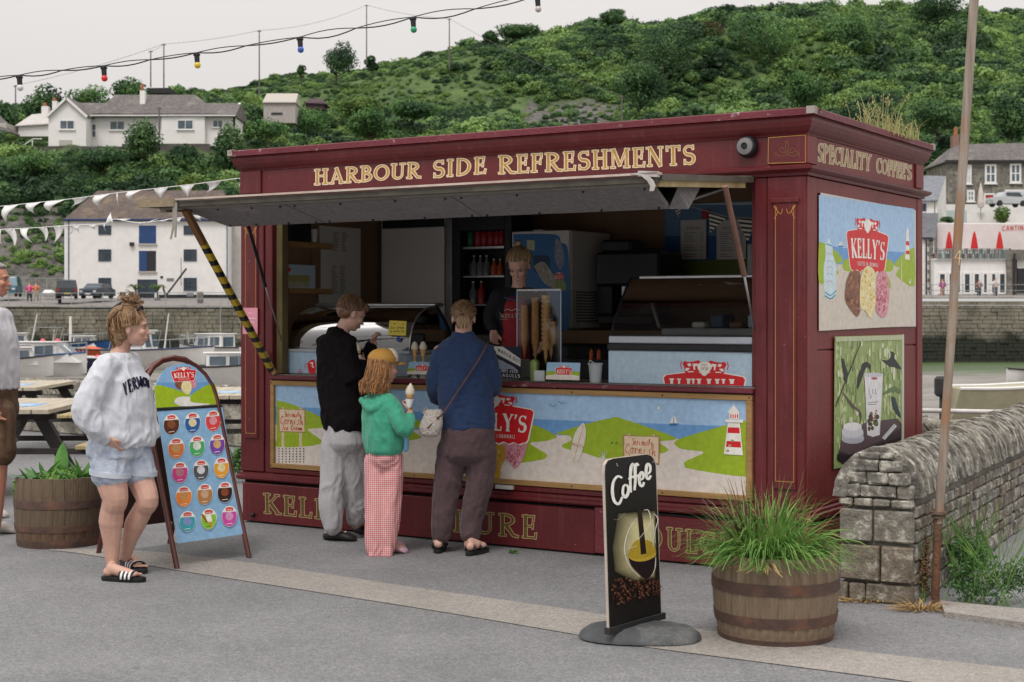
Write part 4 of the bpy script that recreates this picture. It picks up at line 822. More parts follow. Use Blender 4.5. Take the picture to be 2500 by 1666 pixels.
for i,y in enumerate(range(885,1320,34)):pbox(bl,'quoin',z,832 if i%2 else 842,y,874,y+28,141.22,.1,M_granite)
pbox(bl,'downpipe',z,816,890,826,1322,141.15,.1,M_dark);pbox(bl,'gutter',z,780,878,870,888,141,.1,M_dark)
# --- utility poles and wires on the hill
M_pole=mat('grey_timber',(.17,.15,.14),(.11,.10,.095),.9,4)
def hpole(label,px,y0,y1,Y,r=.11):
 o=thing('utility_pole',label,'utility pole',P(px,y1+8,Y),0,'utility poles on the hill');H=(y1+8-y0)/FPX*Y;mb=MB();mb.tube([(0,0,0),(0,0,H)],[r*1.1,r*.8],8);mb.build('shaft',o,M_pole)
 mb=MB();mb.box((-.35,-.05,H-.25),(.35,.05,H-.13));mb.build('crossarm',o,M_pole);return Vector((o.location.x,Y,o.location.z+H-.05))
pl=[hpole(*a)for a in(('leftmost ridge pole under the white bulb',38,208,285,230),('shorter of the two paired poles behind the bungalow',368,124,205,250),('taller of the two paired poles behind the bungalow',400,107,218,240),('pole standing between bungalow and pale shed',633,74,228,240),('tallest pole right of the lone fan tree',895,12,150,285),('pole on the slope below the green bulb',1097,45,162,270),('short yellowed pole low on the slope above the kiosk roof',1518,233,300,235,.13),('dark post before the bungalow behind the round tree',389,262,330,190))]
M_wire=mat('wire',(.16,.15,.15))
for i,(a,b,lab)in enumerate(((0,2,'thin wire rising to the paired poles'),(1,2,'short slack wire between the paired poles'),(2,3,'faint level wire left of the lone tree'),(3,4,'thin wire rising to the tallest pole'),(4,5,'wire falling from the tallest pole'),(5,6,'long wire falling down the slope to the short pole'))):
 A,B=pl[a],pl[b];mb=MB();pts=[A.lerp(B,t)+Vector((0,0,-4*.02*(B-A).length*t*(1-t)))for t in np.linspace(0,1,14)];mb.tube(pts,.028,4);tag(mb.build('overhead_wire',None,M_wire),lab,'wire','overhead wires')
 # --- fence panels and the construction fence at left
o=thing('mesh_fence','grey temporary mesh fence before the rock cliff','fence',P(60,727,143));z=zm(0,400,3.361);g=lambda x,y:P(*z(x,y),143)-o.location
for x in(135,200,385,520):mb=MB();mb.beam(g(x,938),g(x,1090),.06);mb.build('post',o,M_gal)
mb=MB();mb.beam(g(60,940),g(520,940),.05);mb.beam(g(60,1085),g(520,1085),.05)
for x in range(70,520,15):mb.beam(g(x,942),g(x,1083),.012)
mb.build('mesh_panel',o,M_gal)
block('covered_dinghy','upturned pale dinghy behind the pink clad walker','boat',z,330,1035,440,1095,141,1.2,M_upvc,.35)
# ------------ boats aground in the harbour
M_hull=mat('white_hull',(.72,.71,.70),(.64,.63,.62),.35,1.5,5,drip=(.5,.47,.42));M_navy=mat('navy_hull',(.03,.045,.12),(.02,.03,.08),.4,2);M_bblue=mat('blue_hull',(.03,.11,.32),(.02,.08,.24),.4,2)
M_orange=mat('orange_canvas',(.62,.12,.03),(.5,.09,.03),.6,2);M_buoy=mat('pink_buoy',(.75,.12,.16),(.65,.08,.1),.4);M_cream=mat('cream_hull',(.5,.47,.33),(.4,.38,.26),.5,2);M_dkc=mat('dark_canvas',(.06,.06,.07),(.035,.035,.04),.8)
def boat(label,px,py,Y,rz,L=5,B=2,H=1.1,hull=None,band=None,cabin=None,rails=False,mast=None,outboard=False,canopy=None,name='moored_boat',buoys=0,arch=False):
 L*=1.25;B*=1.2;H*=1.2;cabin=cabin and tuple(c*1.35 for c in cabin);o=thing(name,label,'boat',P(px,py,Y),rz,None);hull=hull or M_hull;st=9;n=9
 def sect(t,zs=1.0,inset=0.0):
  w=B/2*(1-max(0,(t-.45)/.55)**2.2)*(.88+.12*min(1,t*4));sh=H*(1+.28*max(0,t-.3)**1.5);pts=[]
  for j in range(n+1):
   a=-1+2*j/n;pts.append(Vector((L*(t-.5)+(.12*L*(t>.9)*abs(1-abs(a)))*0,a*w*(1 if abs(a)>.99 else(.92)),sh*(.12+.88*abs(a)**1.8)+(t>.8)*(t-.8)*H*.9*(1-abs(a)))))
  return pts
 rings=[sect(i/(st-1)*.985)for i in range(st)]
 mb=MB();V=[p for r_ in rings for p in r_];m_=n+1;F_=[(i*m_+j,i*m_+j+1,(i+1)*m_+j+1,(i+1)*m_+j)for i in range(st-1)for j in range(n)];F_+=[tuple(range(m_))[::-1],tuple((st-1)*m_+j for j in range(m_))];mb.add(V,F_);mb.build('hull',o,hull,smooth=40)
 mb=MB();mb.add([r_[0]-Vector((0,0,.06))for r_ in rings]+[r_[-1]-Vector((0,0,.06))for r_ in rings],[(i,i+1,st+i+1,st+i)for i in range(st-1)]);mb.build('deck',o,M_hull if hull!=M_cream else M_cream)
 for k in(0,-1):mb=MB();mb.tube([r_[k]for r_ in rings],.05,5);mb.build('gunwale',o,band or M_dark)
 if cabin:
  x0,x1,h,slope=cabin;z0=H*.75;w=B*.36;A=[(x0,-w,z0),(x1+slope,-w*.85,z0),(x1,-w*.78,z0+h),(x0,-w*.9,z0+h)];mb=MB();mb.loft([[Vector(p)for p in A],[Vector((p[0],-p[1],p[2]))for p in A]]);mb.build('cabin',o,M_hull)
  for s in(-1,1):
   for a,b in((.08,.46),(.54,.94)):
    xa,xb=x0+(x1-x0)*a,x0+(x1-x0)*b;y1_=s*(w*.97+.012);mb=MB();mb.add([(xa,y1_,z0+h*.42),(xb,s*(w*.92+.012),z0+h*.42),(xb,s*(w*.86+.012),z0+h*.86),(xa,s*(w*.93+.012),z0+h*.86)],[(0,1,2,3)]);mb.build('window',o,M_glassb)
  for s in(-.52,.52):
   mb=MB();q=lambda t,yy:Vector((x1+slope*(1-t)+.02,yy*w,z0+h*t));mb.add([q(.35,s-.4),q(.35,s+.4),q(.88,s+.34),q(.88,s-.34)],[(0,1,2,3)]);mb.build('windscreen',o,M_glassb)
  mb=MB();mb.box((x0-.15,-w*.98,z0+h),(x1+.12,w*.98,z0+h+.06),bev=.02);mb.build('cabin_roof',o,M_hull)
  for a,b in((x0,.0),):mb=MB();mb.box((x0-.02,-w*.7,z0+h*.35),(x0-.005,w*.7,z0+h*.85));mb.build('rear_window',o,M_glassb)
 if rails:
  mb=MB();top=[Vector((r_[0].x,r_[0].y*.93,r_[0].z+.55))for r_ in rings[4:]]+[Vector((r_[-1].x,r_[-1].y*.93,r_[-1].z+.55))for r_ in rings[4:]][::-1];mb.tube(top,.025,5)
  for r_ in rings[4:]:
   for k in(0,-1):mb.tube([r_[k],Vector((r_[k].x,r_[k].y*.93,r_[k].z+.55))],.02,4)
  mb.build('guard_rail',o,M_gal)
 if arch:
  for xx in(-L*.42,-L*.12):mb=MB();mb.tube([(xx,-B*.42,H),(xx+.3,-B*.4,H+1.1),(xx+.3,B*.4,H+1.1),(xx,B*.42,H)],.03,5);mb.build('hoop',o,M_gal)
  mb=MB();mb.beam((-L*.42+.3,-B*.4,H+1.1),(-L*.12+.3,-B*.4,H+1.1),.04);mb.beam((-L*.42+.3,B*.4,H+1.1),(-L*.12+.3,B*.4,H+1.1),.04);mb.build('hoop_bar',o,M_gal)
 if mast:mb=MB();mb.tube([(mast[0],0,H*.7),(mast[0]+mast[2],0,H+mast[1])],mast[3]if len(mast)>3 else.04,6);mb.build('mast',o,mast[4]if len(mast)>4 else M_hull)
 if outboard:mb=MB();mb.box((-L/2-.45,-.18,H*.75),(-L/2-.02,.18,H*1.3),bev=.08);mb.box((-L/2-.3,-.07,-.05),(-L/2-.15,.07,H*.8));mb.build('outboard_motor',o,M_dark)
 if canopy:x0,x1,h=canopy;mb=MB();mb.loft([ring((x0,0,H*.8),.02,B*.42)]+[[Vector((x0+(x1-x0)*t,math.cos(a)*B*.42,H*.8+math.sin(a)*h*math.sin(math.pi*(.15+.7*t))))for a in(math.pi*j/19 for j in range(20))]for t in(.1,.35,.6,.9)]);mb.build('canopy',o,M_orange)
 for k in range(buoys):mb=MB();mb.ball((-L*.3+k*.5,-B*.45-.1,H*(.95+.15*(k%2))),.2,n=10,k=7);mb.build('buoy',o,M_buoy)
 return o
boat('white cabin cruiser with raked windscreen behind the left picnic table',100,930,88,R(-8),4.6,1.9,1.2,cabin=(-1.1,.9,.85,1.0),outboard=True,rails=True,band=M_bblue)
boat('small white cuddy boat at the far left behind the first table',30,935,84,R(20),3.6,1.7,1.1,cabin=(-.4,.7,.7,.3))
boat('blue fishing boat with white mast and pink buoys',165,885,108,R(5),5.2,2.1,1.15,hull=M_bblue,mast=(0.2,1.9,0,.1),buoys=4,cabin=(.4,1.3,.6,.3),arch=True,rails=True)
boat('navy hulled boat with white rail just above the table end',205,920,95,R(-170),4.6,1.9,1.0,hull=M_navy,band=M_hull,rails=True,buoys=3)
boat('boat with orange canvas canopy behind the blonde woman',222,892,104,R(175),4.2,1.9,.9,hull=M_orange,canopy=(-.9,1.1,.45))
boat('white wheelhouse boat with open metal frame behind the A-board',395,912,92,R(-12),5.6,2.2,1.2,cabin=(-1.9,-.6,1.1,.2),rails=True,arch=True,mast=(.1,2.2,.35),band=M_navy)
boat('white cabin cruiser with dark band right of the A-board top',520,905,104,R(158),4.4,2.1,1.35,cabin=(-.9,.6,.95,.3),rails=True,mast=(-.6,3.3,0,.03,M_gal),band=M_dark)
boat('white cruiser low behind the right A-board leg',555,960,78,R(12),3.8,1.8,1.15,cabin=(-.8,.8,.75,.4),rails=True)
boat('dark outboard dinghy at the kiosk corner',585,893,108,R(120),3.0,1.5,.8,hull=M_dkc,outboard=True)
boat('blue and white launch behind the man at left edge',60,880,112,R(10),4.4,1.9,1.0,hull=M_bblue,cabin=(-1,.1,.8,.3),mast=(.4,2.2,.5))
boat('cream open boat with black outboard beyond the right wall',2470,1035,47,R(6),3.2,1.6,.95,hull=M_cream,band=M_hull,outboard=True)
boat('white dinghy bow cut by the right photo edge',2520,945,78,R(200),2.6,1.4,.7)
for i,(lab,px,py,Y,rz,h_)in enumerate((('small dark rubber dinghy behind the orange canopy boat',262,880,118,40,M_dkc),('small grey open boat far out under the wall, near the striped prop',470,882,119,200,M_gal),('white tender at the foot of the far wall behind the blonde woman',330,880,120,160,None),('blue open boat near the wall left of the mast',120,876,121,20,M_bblue),('little red trimmed boat just right of the man at left edge',85,905,100,15,None))):boat(lab,px,py,Y,R(rz),2.8,1.3,.7,hull=h_,outboard=i%2==0,band=M_orange if i==4 else None,mast=(.2,1.5,.2,.025)if i in(1,3)else None)
o=thing('quay_handrail','white painted tube handrail with grey clamp beyond the stone wall','railing',P(2240,1060,13.4));g=lambda x,y,Y=13.4:P(x,y,Y)-o.location;mw=mat('white_tube',(.7,.68,.65),(.55,.52,.5),.5,8)
mb=MB();mb.tube([g(2200,1002),g(2640,1010)],.021,10);mb.build('rail',o,mw,smooth=True);mb=MB();mb.tube([g(2424,1008),g(2472,1008)],.03,10);mb.build('clamp',o,M_gal,smooth=True);mb=MB();mb.tube([g(2447,1008),g(2447,1110)],.022,8);mb.build('post',o,M_gal,smooth=True);mb=MB();mb.tube([g(2215,1002),g(2215,1110)],.022,8);mb.build('post',o,M_gal,smooth=True)
# ------------ the refreshment kiosk
KO=Vector((-2.01199,11.3153,0));KYAW=R(-32.1184);KL,KD=4.43,2.24
KM=Matrix.Translation(KO)@Matrix.Rotation(KYAW,4,'Z');KI=KM.inverted();KC=KI@Vector((0,0,CAMZ))
def kray(px,py):return KI.to_3x3()@Vector(((px-CXP)/FPX,1,(HZ-py)/FPX))
def KP(px,py,y=0.0):d=kray(px,py);return KC+d*((y-KC.y)/d.y)
def KS(px,py,x=KL):d=kray(px,py);return KC+d*((x-KC.x)/d.x)
kio=thing('kiosk','maroon wooden ice cream kiosk with open serving hatch and gold lettering','kiosk',KO,KYAW)
M_mar=mat('maroon_paint',(.135,.0150,.0185),(.095,.010,.013),.42,2.5,8,.12,30,spec=.45,wear=(.36,.22,.22),wscale=24,wlo=.665,whi=.70,drip=(.2,.06,.07))
M_mar2=mat('maroon_faded',(.20,.036,.034),(.15,.025,.025),.5,2,8,.12,30,spec=.35,wear=(.34,.22,.2),wscale=22,wlo=.69,whi=.73,drip=(.27,.10,.10))
M_marw=mat('maroon_worn',(.17,.032,.045),(.12,.016,.026),.5,3,8,.3,40,wear=(.40,.30,.31),wscale=9,wlo=.61,whi=.68)
M_ply=mat('plywood',(.25,.15,.085),(.18,.105,.06),.7,3,6,.1,20,stretch=(1,1,.15))
M_batten=mat('batten_wood',(.42,.25,.095),(.30,.17,.06),.6,6,6,.2,20,stretch=(.4,1,4))
M_greyb=mat('grey_board',(.23,.215,.215),(.165,.155,.155),.85,30,8,.2,60,wear=(.32,.28,.27),wscale=2,wlo=.6,whi=.75)
M_beamw=mat('weathered_beam',(.30,.24,.16),(.17,.13,.085),.8,8,6,.3,30)
M_steel=mat('steel',(.45,.46,.47),(.35,.36,.37),.3,10,metal=.8)
M_black=mat('black_plastic',(.014,.015,.018),(.008,.008,.01),.45,10)
M_fwhite=mat('fridge_white',(.62,.60,.56),(.55,.53,.49),.35,1.5)
M_pblue=mat('pale_blue_panel',(.52,.64,.74),(.46,.58,.69),.35,2)
GOLD,CREAM=rgb('C79A4A'),rgb('F0D9B8')
def kbox(name,x0,x1,y0,y1,z0,z1,m,parent=kio,bev=.004):
 mb=MB();mb.box((x0,y0,z0),(x1,y1,z1),bev=bev);return mb.build(name,parent,m)
def around(name,prof,m,parent=kio,cap=False,close_in=True):
 """moulding that runs round the kiosk: (reach, height) pairs"""
 rings=[[Vector((-o,-o,z)),Vector((KL+o,-o,z)),Vector((KL+o,KD+o,z)),Vector((-o,KD+o,z))]for o,z in prof];mb=MB();mb.loft(rings,cap=cap);return mb.build(name,parent,m)
kbox('floor',.02,KL-.02,.02,KD-.02,.16,.22,M_ply);kbox('rear_wall',.04,KL-.04,KD-.06,KD-.02,.22,2.6,M_ply);kbox('left_wall',.02,.06,.06,KD-.06,.22,2.6,M_ply)
kbox('side_lining',KL-.08,KL-.045,.06,KD-.06,.22,2.6,M_ply);kbox('ceiling',.03,KL-.03,.03,KD-.03,2.56,2.6,M_ply)
kbox('side_wall',KL-.045,KL-.012,.02,KD-.005,.02,2.6,M_mar2);kbox('side_wall',.0,.02,.02,KD-.005,.02,2.6,M_mar)
kbox('rear_cladding',.02,KL-.046,KD-.02,KD-.002,.02,2.6,M_mar)
kbox('roof',-.04,KL+.04,-.04,KD+.04,2.712,2.742,mat('roof_felt',(.12,.12,.11),(.06,.065,.05),.9,5,8,.4,20))
kbox('plinth_panel',.03,3.02,-.035,.01,.012,.292,M_mar);kbox('plinth_panel',3.10,KL+.02,-.035,.01,.012,.285,M_mar);kbox('plinth_panel',KL-.01,KL+.03,-.03,KD,.012,.285,M_mar2)
kbox('corner_bracket',3.024,3.096,-.045,-.0,.02,.31,M_marw);kbox('plinth_rail',.02,KL,.012,.06,.01,.30,M_black)
around('base_moulding',[(-.02,.31),(.022,.312),(.034,.325),(.033,.345),(.020,.352),(.018,.368),(.004,.376),(-.03,.376)],M_mar)
for x0,x1,nm in((0,.225,'l'),(4.19,KL,'r')):
 p_=kbox('pilaster',x0,x1,-.022,.06,.378,2.362,M_mar,bev=.006);kbox('raised_panel',x0+.045,x1-.05,-.034,-.02,.50 if nm=='r' else.62,2.22,M_mar,p_,.006)
 if nm=='r' or True:kbox('capital',x0+.03,x1-.035,-.042,-.03,2.205,2.235,M_mar,p_)
 ar=Art(lambda x,y:(x,-.0345,y),(0,-1,0));xa,xb,za,zb=x0+.06,x1-.065,.66 if nm=='l' else.55,2.17
 ar.stroke([(xa,za),(xa,zb)],.003,GOLD);ar.stroke([(xb,za),(xb,zb)],.003,GOLD);ar.stroke([(xa,za),(xb,za)],.003,GOLD)
 for s,xx in((1,xa),(-1,xb)):ar.stroke([(xx,zb),(xx-s*.01,zb+.02),(xx+s*.03,zb-.03),(xx+s*.045,zb+.0)],.003,GOLD,5);ar.stroke([(xx-s*.008,zb-.06),(xx+s*.012,zb-.02),(xx,zb+.02)],.003,GOLD,4)
 ar.build('gilding',p_)
kbox('jamb',.232,.30,-.012,.09,.378,2.362,M_mar);kbox('jamb',4.108,4.186,-.012,.09,.378,2.362,M_mar);kbox('inner_jamb',.302,.36,.03,.1,1.105,2.362,mat('olive_wood',(.16,.12,.05),(.11,.085,.035),.7));kbox('door_stop',4.07,4.105,.03,.1,1.105,2.362,M_mar)
kbox('apron',.30,4.108,.004,.05,.378,1.066,M_mar);kbox('counter_edge',.302,4.106,-.045,.03,1.066,1.095,M_marw);kbox('countertop',.302,4.106,.031,.62,1.062,1.10,mat('worktop',(.22,.2,.18),(.16,.15,.13),.5))
kbox('lower_rail',.302,4.106,-.02,.0035,.378,.412,M_mar)
around('architrave',[(-.03,2.364),(.018,2.366),(.022,2.384),(.036,2.388),(.058,2.402),(.06,2.418),(.03,2.424),(.012,2.432),(-.03,2.434)],M_mar)
fz=kbox('frieze',.012,KL-.0,.0,.03,2.43,2.608,M_mar);fs=kbox('frieze',KL-.03,KL,.031,KD,2.43,2.608,M_mar2);kbox('frieze',0,.011,0,KD,2.43,2.608,M_mar)
kbox('frieze_block',-.012,.19,-.018,.0,2.436,2.604,M_mar,fz);kbox('frieze_block',4.195,KL+.01,-.014,.0,2.436,2.604,M_mar,fz);kbox('frieze_block',KL,KL+.014,-.012,.14,2.436,2.604,M_mar2,fs);kbox('frieze_block',KL,KL+.016,KD-.16,KD+.01,2.436,2.604,M_mar2,fs)
around('cornice',[(-.02,2.604),(.008,2.606),(.012,2.615),(.018,2.620),(.03,2.632),(.046,2.655),(.056,2.682),(.058,2.70),(.066,2.705),(.074,2.708),(.06,2.714)],M_mar);around('cornice_cap',[(.05,2.7145),(.077,2.7145),(.077,2.752),(.07,2.758),(.045,2.758),(.045,2.72)],M_marw)
for c in((-.055,-.055),(KL+.055,-.055),(KL+.055,KD+.055)):mb=MB();mb.box((c[0]-.025,c[1]-.025,2.72),(c[0]+.025,c[1]+.025,2.764));mb.build('corner_cap',kio,mat('lead_cap',(.42,.38,.34),(.3,.27,.25),.7))
KN=Vector((0,-1,0));kf=lambda off:(lambda px,py:KP(px,py,off))
ar=Art(kf(-.001),KN,.00012,.0006)
lay=[(2.3,rgb('E8D3B0')),(-.2,rgb('B98F48'))]
for w_,q in(('HARBOUR',((767,415),(1028,396),(1026,434),(767,452))),('SIDE',((1056,393),(1188,383),(1187,423),(1055,435))),('REFRESHMENTS',((1216,381),(1698,354),(1699,401),(1216,425)))):lettering(ar,w_,q,lay,GL,.06,bold=.68);ar.build('lettering',fz);ar=Art(kf(-.001),KN,.00012,.0006)
ar=Art(kf(-.0145),KN,.0001,.0006);z=zm(1850,250,2.85)
for a,b in(((75,247),(332,228)),((332,228),(332,418)),((332,418),(72,425)),((72,425),(75,247))):ar.stroke([z(*a),z(*b)],1.2,GOLD)
for s in(-1,1):
 sw=[(205,265),(205+s*10,300),(205+s*8,330),(205-s*20,350),(205-s*45,345),(205-s*50,325),(205-s*30,318),(205-s*15,345),(205+s*20,372),(205+s*60,372),(205+s*80,350),(205+s*85,375)]
 ar.stroke([z(*p)for p in sw],.8,rgb('8E6A33'),5)
ar.build('gilding',fz)
KNs=Vector((1,0,0));ks=lambda off:(lambda px,py:KS(px,py,KL+off))
ar=Art(ks(.001),KNs,.0001,.0006);lay2=[(1.5,rgb('D8C6A8')),(.0,rgb('9A8048'))]
lettering(ar,'SPECIALITY',(z(418,280),z(790,368),z(783,480),z(416,412)),lay2,GL,.04,bold=.85);ar.build('lettering',fs);ar=Art(ks(.001),KNs,.0001,.0006);lettering(ar,"COFFEE'S",(z(826,384),z(1072,440),z(1068,545),z(824,492)),lay2,GL,.04,bold=.85);ar.build('lettering',fs)
kbox('side_stile',KL-.01,KL+.008,.0,.16,.378,2.362,M_mar2);kbox('side_stile',KL-.01,KL+.01,KD-.12,KD+.0,.378,2.362,M_mar2);kbox('side_rail',KL-.01,KL+.006,.162,KD-.122,2.27,2.362,M_mar2)
for k in range(1,3):kbox('side_board',KL-.011,KL+.0005,.165,KD-.125,.38+(k-1)*.95,.38+k*.94,M_mar2)
z4=zm(550,900,3.135);z8=zm(1150,900,3.136);ar=Art(kf(-.0355),KN,.0001,.0006);OL=[(2.2,rgb('B79E72')),(.5,rgb('63502A'))]
lettering(ar,"KELLY'S",(z4(290,955),z4(1110,1045),z4(1105,1190),z4(295,1105)),OL,GL,.1,bold=.62);ar.build('lettering',kio);ar=Art(kf(-.0355),KN,.0001,.0006)
lettering(ar,'PURE',(z4(1745,1085),z8(505,1130),z8(505,1305),z4(1745,1245)),OL,GL,.14,bold=.62);ar.build('lettering',kio);ar=Art(kf(-.0355),KN,.0001,.0006)
lettering(ar,'INDULGENCE',(z8(1120,1180),z8(2400,1306),z8(2400,1478),z8(1120,1360)),OL,GL,.14,bold=.62);ar.build('lettering',kio)
for x in(.35,.17):pass
for(x,zz)in((.145,.06),(4.3,.33),(3.9,.12)):mb=MB();mb.ball((x,-.05,zz),.018,n=10,k=6);mb.build('bolt',kio,M_black)
mb=MB();mb.lathe([(0,.0),(.062,0),(.068,.02),(.06,.05),(.04,.065),(0,.068)],24);o=mb.build('lamp',kio,M_black,smooth=40,loc=(4.065,-.001,2.553));o.rotation_euler=(R(90),0,0)
mb=MB();mb.lathe([(.052,.050),(.05,.068),(.022,.074),(.02,.062)],20);mb.build('lamp_ring',o,mat('lamp_grey',(.2,.19,.2)),smooth=40)
# --- logo of the maker: red plate, two cows, scalloped foot
RED,WHITE=rgb('D9252A'),rgb('F4F0E8')
def quad(TL,TR,BR,BL):
 TL,TR,BR,BL=map(Vector,(TL,TR,BR,BL));return lambda u,v:tuple(TL.lerp(TR,u).lerp(BL.lerp(BR,u),v))
def cow(ar,q,u0,u1,v0,v1,flip):
 X=lambda t:u0+(u1-u0)*(1-t if flip else t);Y=lambda t:v0+(v1-v0)*t
 ar.poly([q(X(a),Y(b))for a,b in((.0,.3),(.12,.08),(.3,.16),(.6,.12),(.9,.0),(1,.12),(.95,.9),(.8,1),(.15,1),(.1,.55))],RED)
 for pts in(((.25,.3),(.45,.25),(.5,.45),(.35,.5)),((.55,.3),(.8,.25),(.85,.4),(.7,.5),(.72,.75),(.62,.72),(.6,.5)),((.2,.6),(.4,.62),(.38,.72),(.24,.85),(.15,.8)),((.3,.86),(.62,.84),(.62,.93),(.3,.94))):ar.poly([q(X(a),Y(b))for a,b in pts],WHITE)
 ar.stroke([q(X(-.03),Y(.1)),q(X(-.1),Y(.4)),q(X(-.04),Y(.7))],.012*(Vector(q(1,0))-Vector(q(0,0))).length,RED)
def logo(ar,q,small=True,year=False,cut=None,scoops=False,text="KELLY'S"):
 """q maps the unit box of the red plate"""
 W=(Vector(q(1,0))-Vector(q(0,0))).length
 pl=[(.0,.12),(.03,.06),(.25,.0),(.5,-.02),(.75,.0),(.97,.06),(1,.12),(.985,.3),(.93,.86),(.9,.94)]
 sc=[]
 nsc=6
 for k in range(nsc):
  for t in(0,.5):u=.88-(.76)*(k+t)/nsc;sc.append((u,.93+(.06 if t else 0)))
 pts=pl+sc+[(.1,.94),(.07,.86),(.015,.3)]
 if cut:pts=[(u,min(v,cut))for u,v in pts if True]
 c=Vector(q(.5,.45));ar.poly([tuple(Vector(q(u,v))+(Vector(q(u,v))-c).normalized()*W*.018)for u,v in pts],WHITE);ar.poly([q(u,v)for u,v in pts],RED)
 cow(ar,q,.23,.45,-.30,.0,False);cow(ar,q,.55,.77,-.30,.0,True)
 ar.curve([q(u,v)for u,v in((.41,-.2),(.5,-.27),(.59,-.2),(.575,-.08),(.5,.06),(.425,-.08))],WHITE)
 if year:lettering(ar,'1930',[q(.455,-.14),q(.545,-.14),q(.545,-.07),q(.455,-.07)],[(0,rgb('A06050'))],GS,.1);lettering(ar,'EST',[q(.465,-.21),q(.535,-.21),q(.535,-.165),q(.465,-.165)],[(0,rgb('A06050'))],GS,.1)
 h=(.22,.68)if small else(.25,.8)
 if cut is None or cut>h[1]:lettering(ar,text,[q(.09,h[0]),q(.93,h[0]),q(.91,h[1]),q(.11,h[1])],[(0,WHITE)],GL,.03,arch=.06,bold=1.15)
 if small and W>30:lettering(ar,'CRAFTED IN CORNWALL',[q(.24,.74),q(.78,.74),q(.77,.84),q(.25,.84)],[(0,WHITE)],GS,.2)
def blob(ar,pts,cols,n=40,seed=0,size=(3,7)):
 """rough mottled ice cream: outline, then many small flecks of nearby tones"""
 q=random.Random(seed);ar.curve(pts,cols[0],4);xs=[p[0]for p in pts];ys=[p[1]for p in pts];cx,cy=sum(xs)/len(xs),sum(ys)/len(ys)
 k0=ar.k
 for _ in range(n):
  ar.k=k0+_%9;i=q.randrange(len(pts));a,b=pts[i],pts[(i+1)%len(pts)];t=q.random();r=math.sqrt(q.random())*.86;x=cx+(a[0]*(1-t)+b[0]*t-cx)*r;y=cy+(a[1]*(1-t)+b[1]*t-cy)*r
  s=q.uniform(*size);ang=q.uniform(.6,2.2);col=cols[1+q.randrange(len(cols)-1)];ar.poly([(x+s*math.cos(ang+k)*(1.6 if k==0 else.6)*.7,y+s*math.sin(ang+k)*.8)for k in(0,1.4,2.9,4.4)],col)
 ar.k=k0+10
SKY,SEA,GREEN,SAND=rgb('A9CBEC'),rgb('6FA3D8'),rgb('A0BB28'),rgb('E6DCD2')
CHOC,VAN,STR=[rgb('8A5A42'),rgb('6E432F'),rgb('A3745A'),rgb('7A4D38')],[rgb('EBDDA8'),rgb('F4ECCB'),rgb('D9B94E'),rgb('E6D08A')],[rgb('D894A2'),rgb('C5707F'),rgb('E5B2BA'),rgb('B95C6C')]
# --- front mural in its batten frame
mf=bpy.data.objects.new('mural',None);link(mf,kio)
x0,x1,z0,z1=.297,4.096,.416,1.056
for nm,a,b in(('frame_batten',(x0,z1-.033),(x1,z1)),('frame_batten',(x0,z0),(x1,z0+.034)),('frame_batten',(x0,z0+.0345),(x0+.034,z1-.0335)),('frame_batten',(x1-.038,z0+.0345),(x1,z1-.0335))):kbox(nm,a[0],b[0],-.032,.0,a[1],b[1],M_batten,mf,.003)
for x in(.31,.9,1.6,2.2,2.85,3.5,4.08):
 for zz in(z0+.017,z1-.016):mb=MB();mb.lathe([(0,.003),(.006,.0)],8);o=mb.build('screw',mf,M_black,loc=(x,-.0325,zz));o.rotation_euler=(R(90),0,0)
kbox('panel',x0+.02,x1-.02,-.010,.0,z0+.02,z1-.02,M_fwhite,mf)
ar=Art(kf(-.0102),KN,.00012,.0004)
TL,TR,BR,BL=(674,936),(1834,973),(1834,1215),(674,1137)
ar.poly([TL,TR,BR,BL],SKY)
ar.poly([z4(380,290),z4(1500,332),z8(480,388),z8(2145,448),z8(2145,620),z8(480,530),z4(1500,500),z4(380,430)],SEA)
ar.poly([z4(380,430),z4(1500,470),z8(480,505),z8(1580,540),z8(2145,600),BR,BL],SAND)
for pts in([z4(396,243),z4(500,270),z4(620,318),z4(770,395),z4(765,448),z4(650,462),z4(640,480),z4(732,545),z4(735,572),z4(640,595),z4(396,600),z4(395,540),z4(395,400),z4(395,300)],[z4(1150,470),z4(1370,425),z4(1470,395),z4(1560,440),z4(1445,460),z4(1435,480),z4(1500,520),z4(1480,538),z4(1380,552),z4(1150,540)],[z8(330,430),z8(490,435),z8(645,510),z8(640,535),z8(560,558),z8(460,566),z8(470,590),z8(572,650),z8(576,682),z8(520,702),z8(330,702)],[z8(635,500),z8(860,430),z8(1090,375),z8(1150,382),z8(1400,465),z8(1580,540),z8(1440,560),z8(1500,608),z8(1502,632),z8(1430,655),z8(1055,692),z8(860,645),z8(720,612),z8(698,585),z8(768,550),z8(750,515)],[z8(2122,398),z8(2000,420),z8(1650,520),z8(1560,560),z8(1570,592),z8(1620,618),z8(1770,636),z8(1755,660),z8(1640,712),z8(1636,742),z8(1690,772),z8(2118,830),z8(2119,760),z8(2120,600),z8(2120,450)]):ar.curve(pts,GREEN,3)
def signboard(ar,q,lines):
 ar.poly([q(u,v)for u,v in((-.02,-.01),(.48,.02),(1.01,-.02),(1.02,.5),(1.0,1.02),(.5,.99),(-.01,1.01))],rgb('B08A5E'));ar.poly([q(u,v)for u,v in((.02,.04),(.97,.03),(.98,.96),(.03,.95))],rgb('EBD3B2'))
 for u in(.12,.8):ar.ell(q(u+.04,-.03),3,3,rgb('D9C2A0'),8)
 for s in lines:ar.stroke([q(u,v)for u,v in s],1.5,rgb('C8402F'),4)
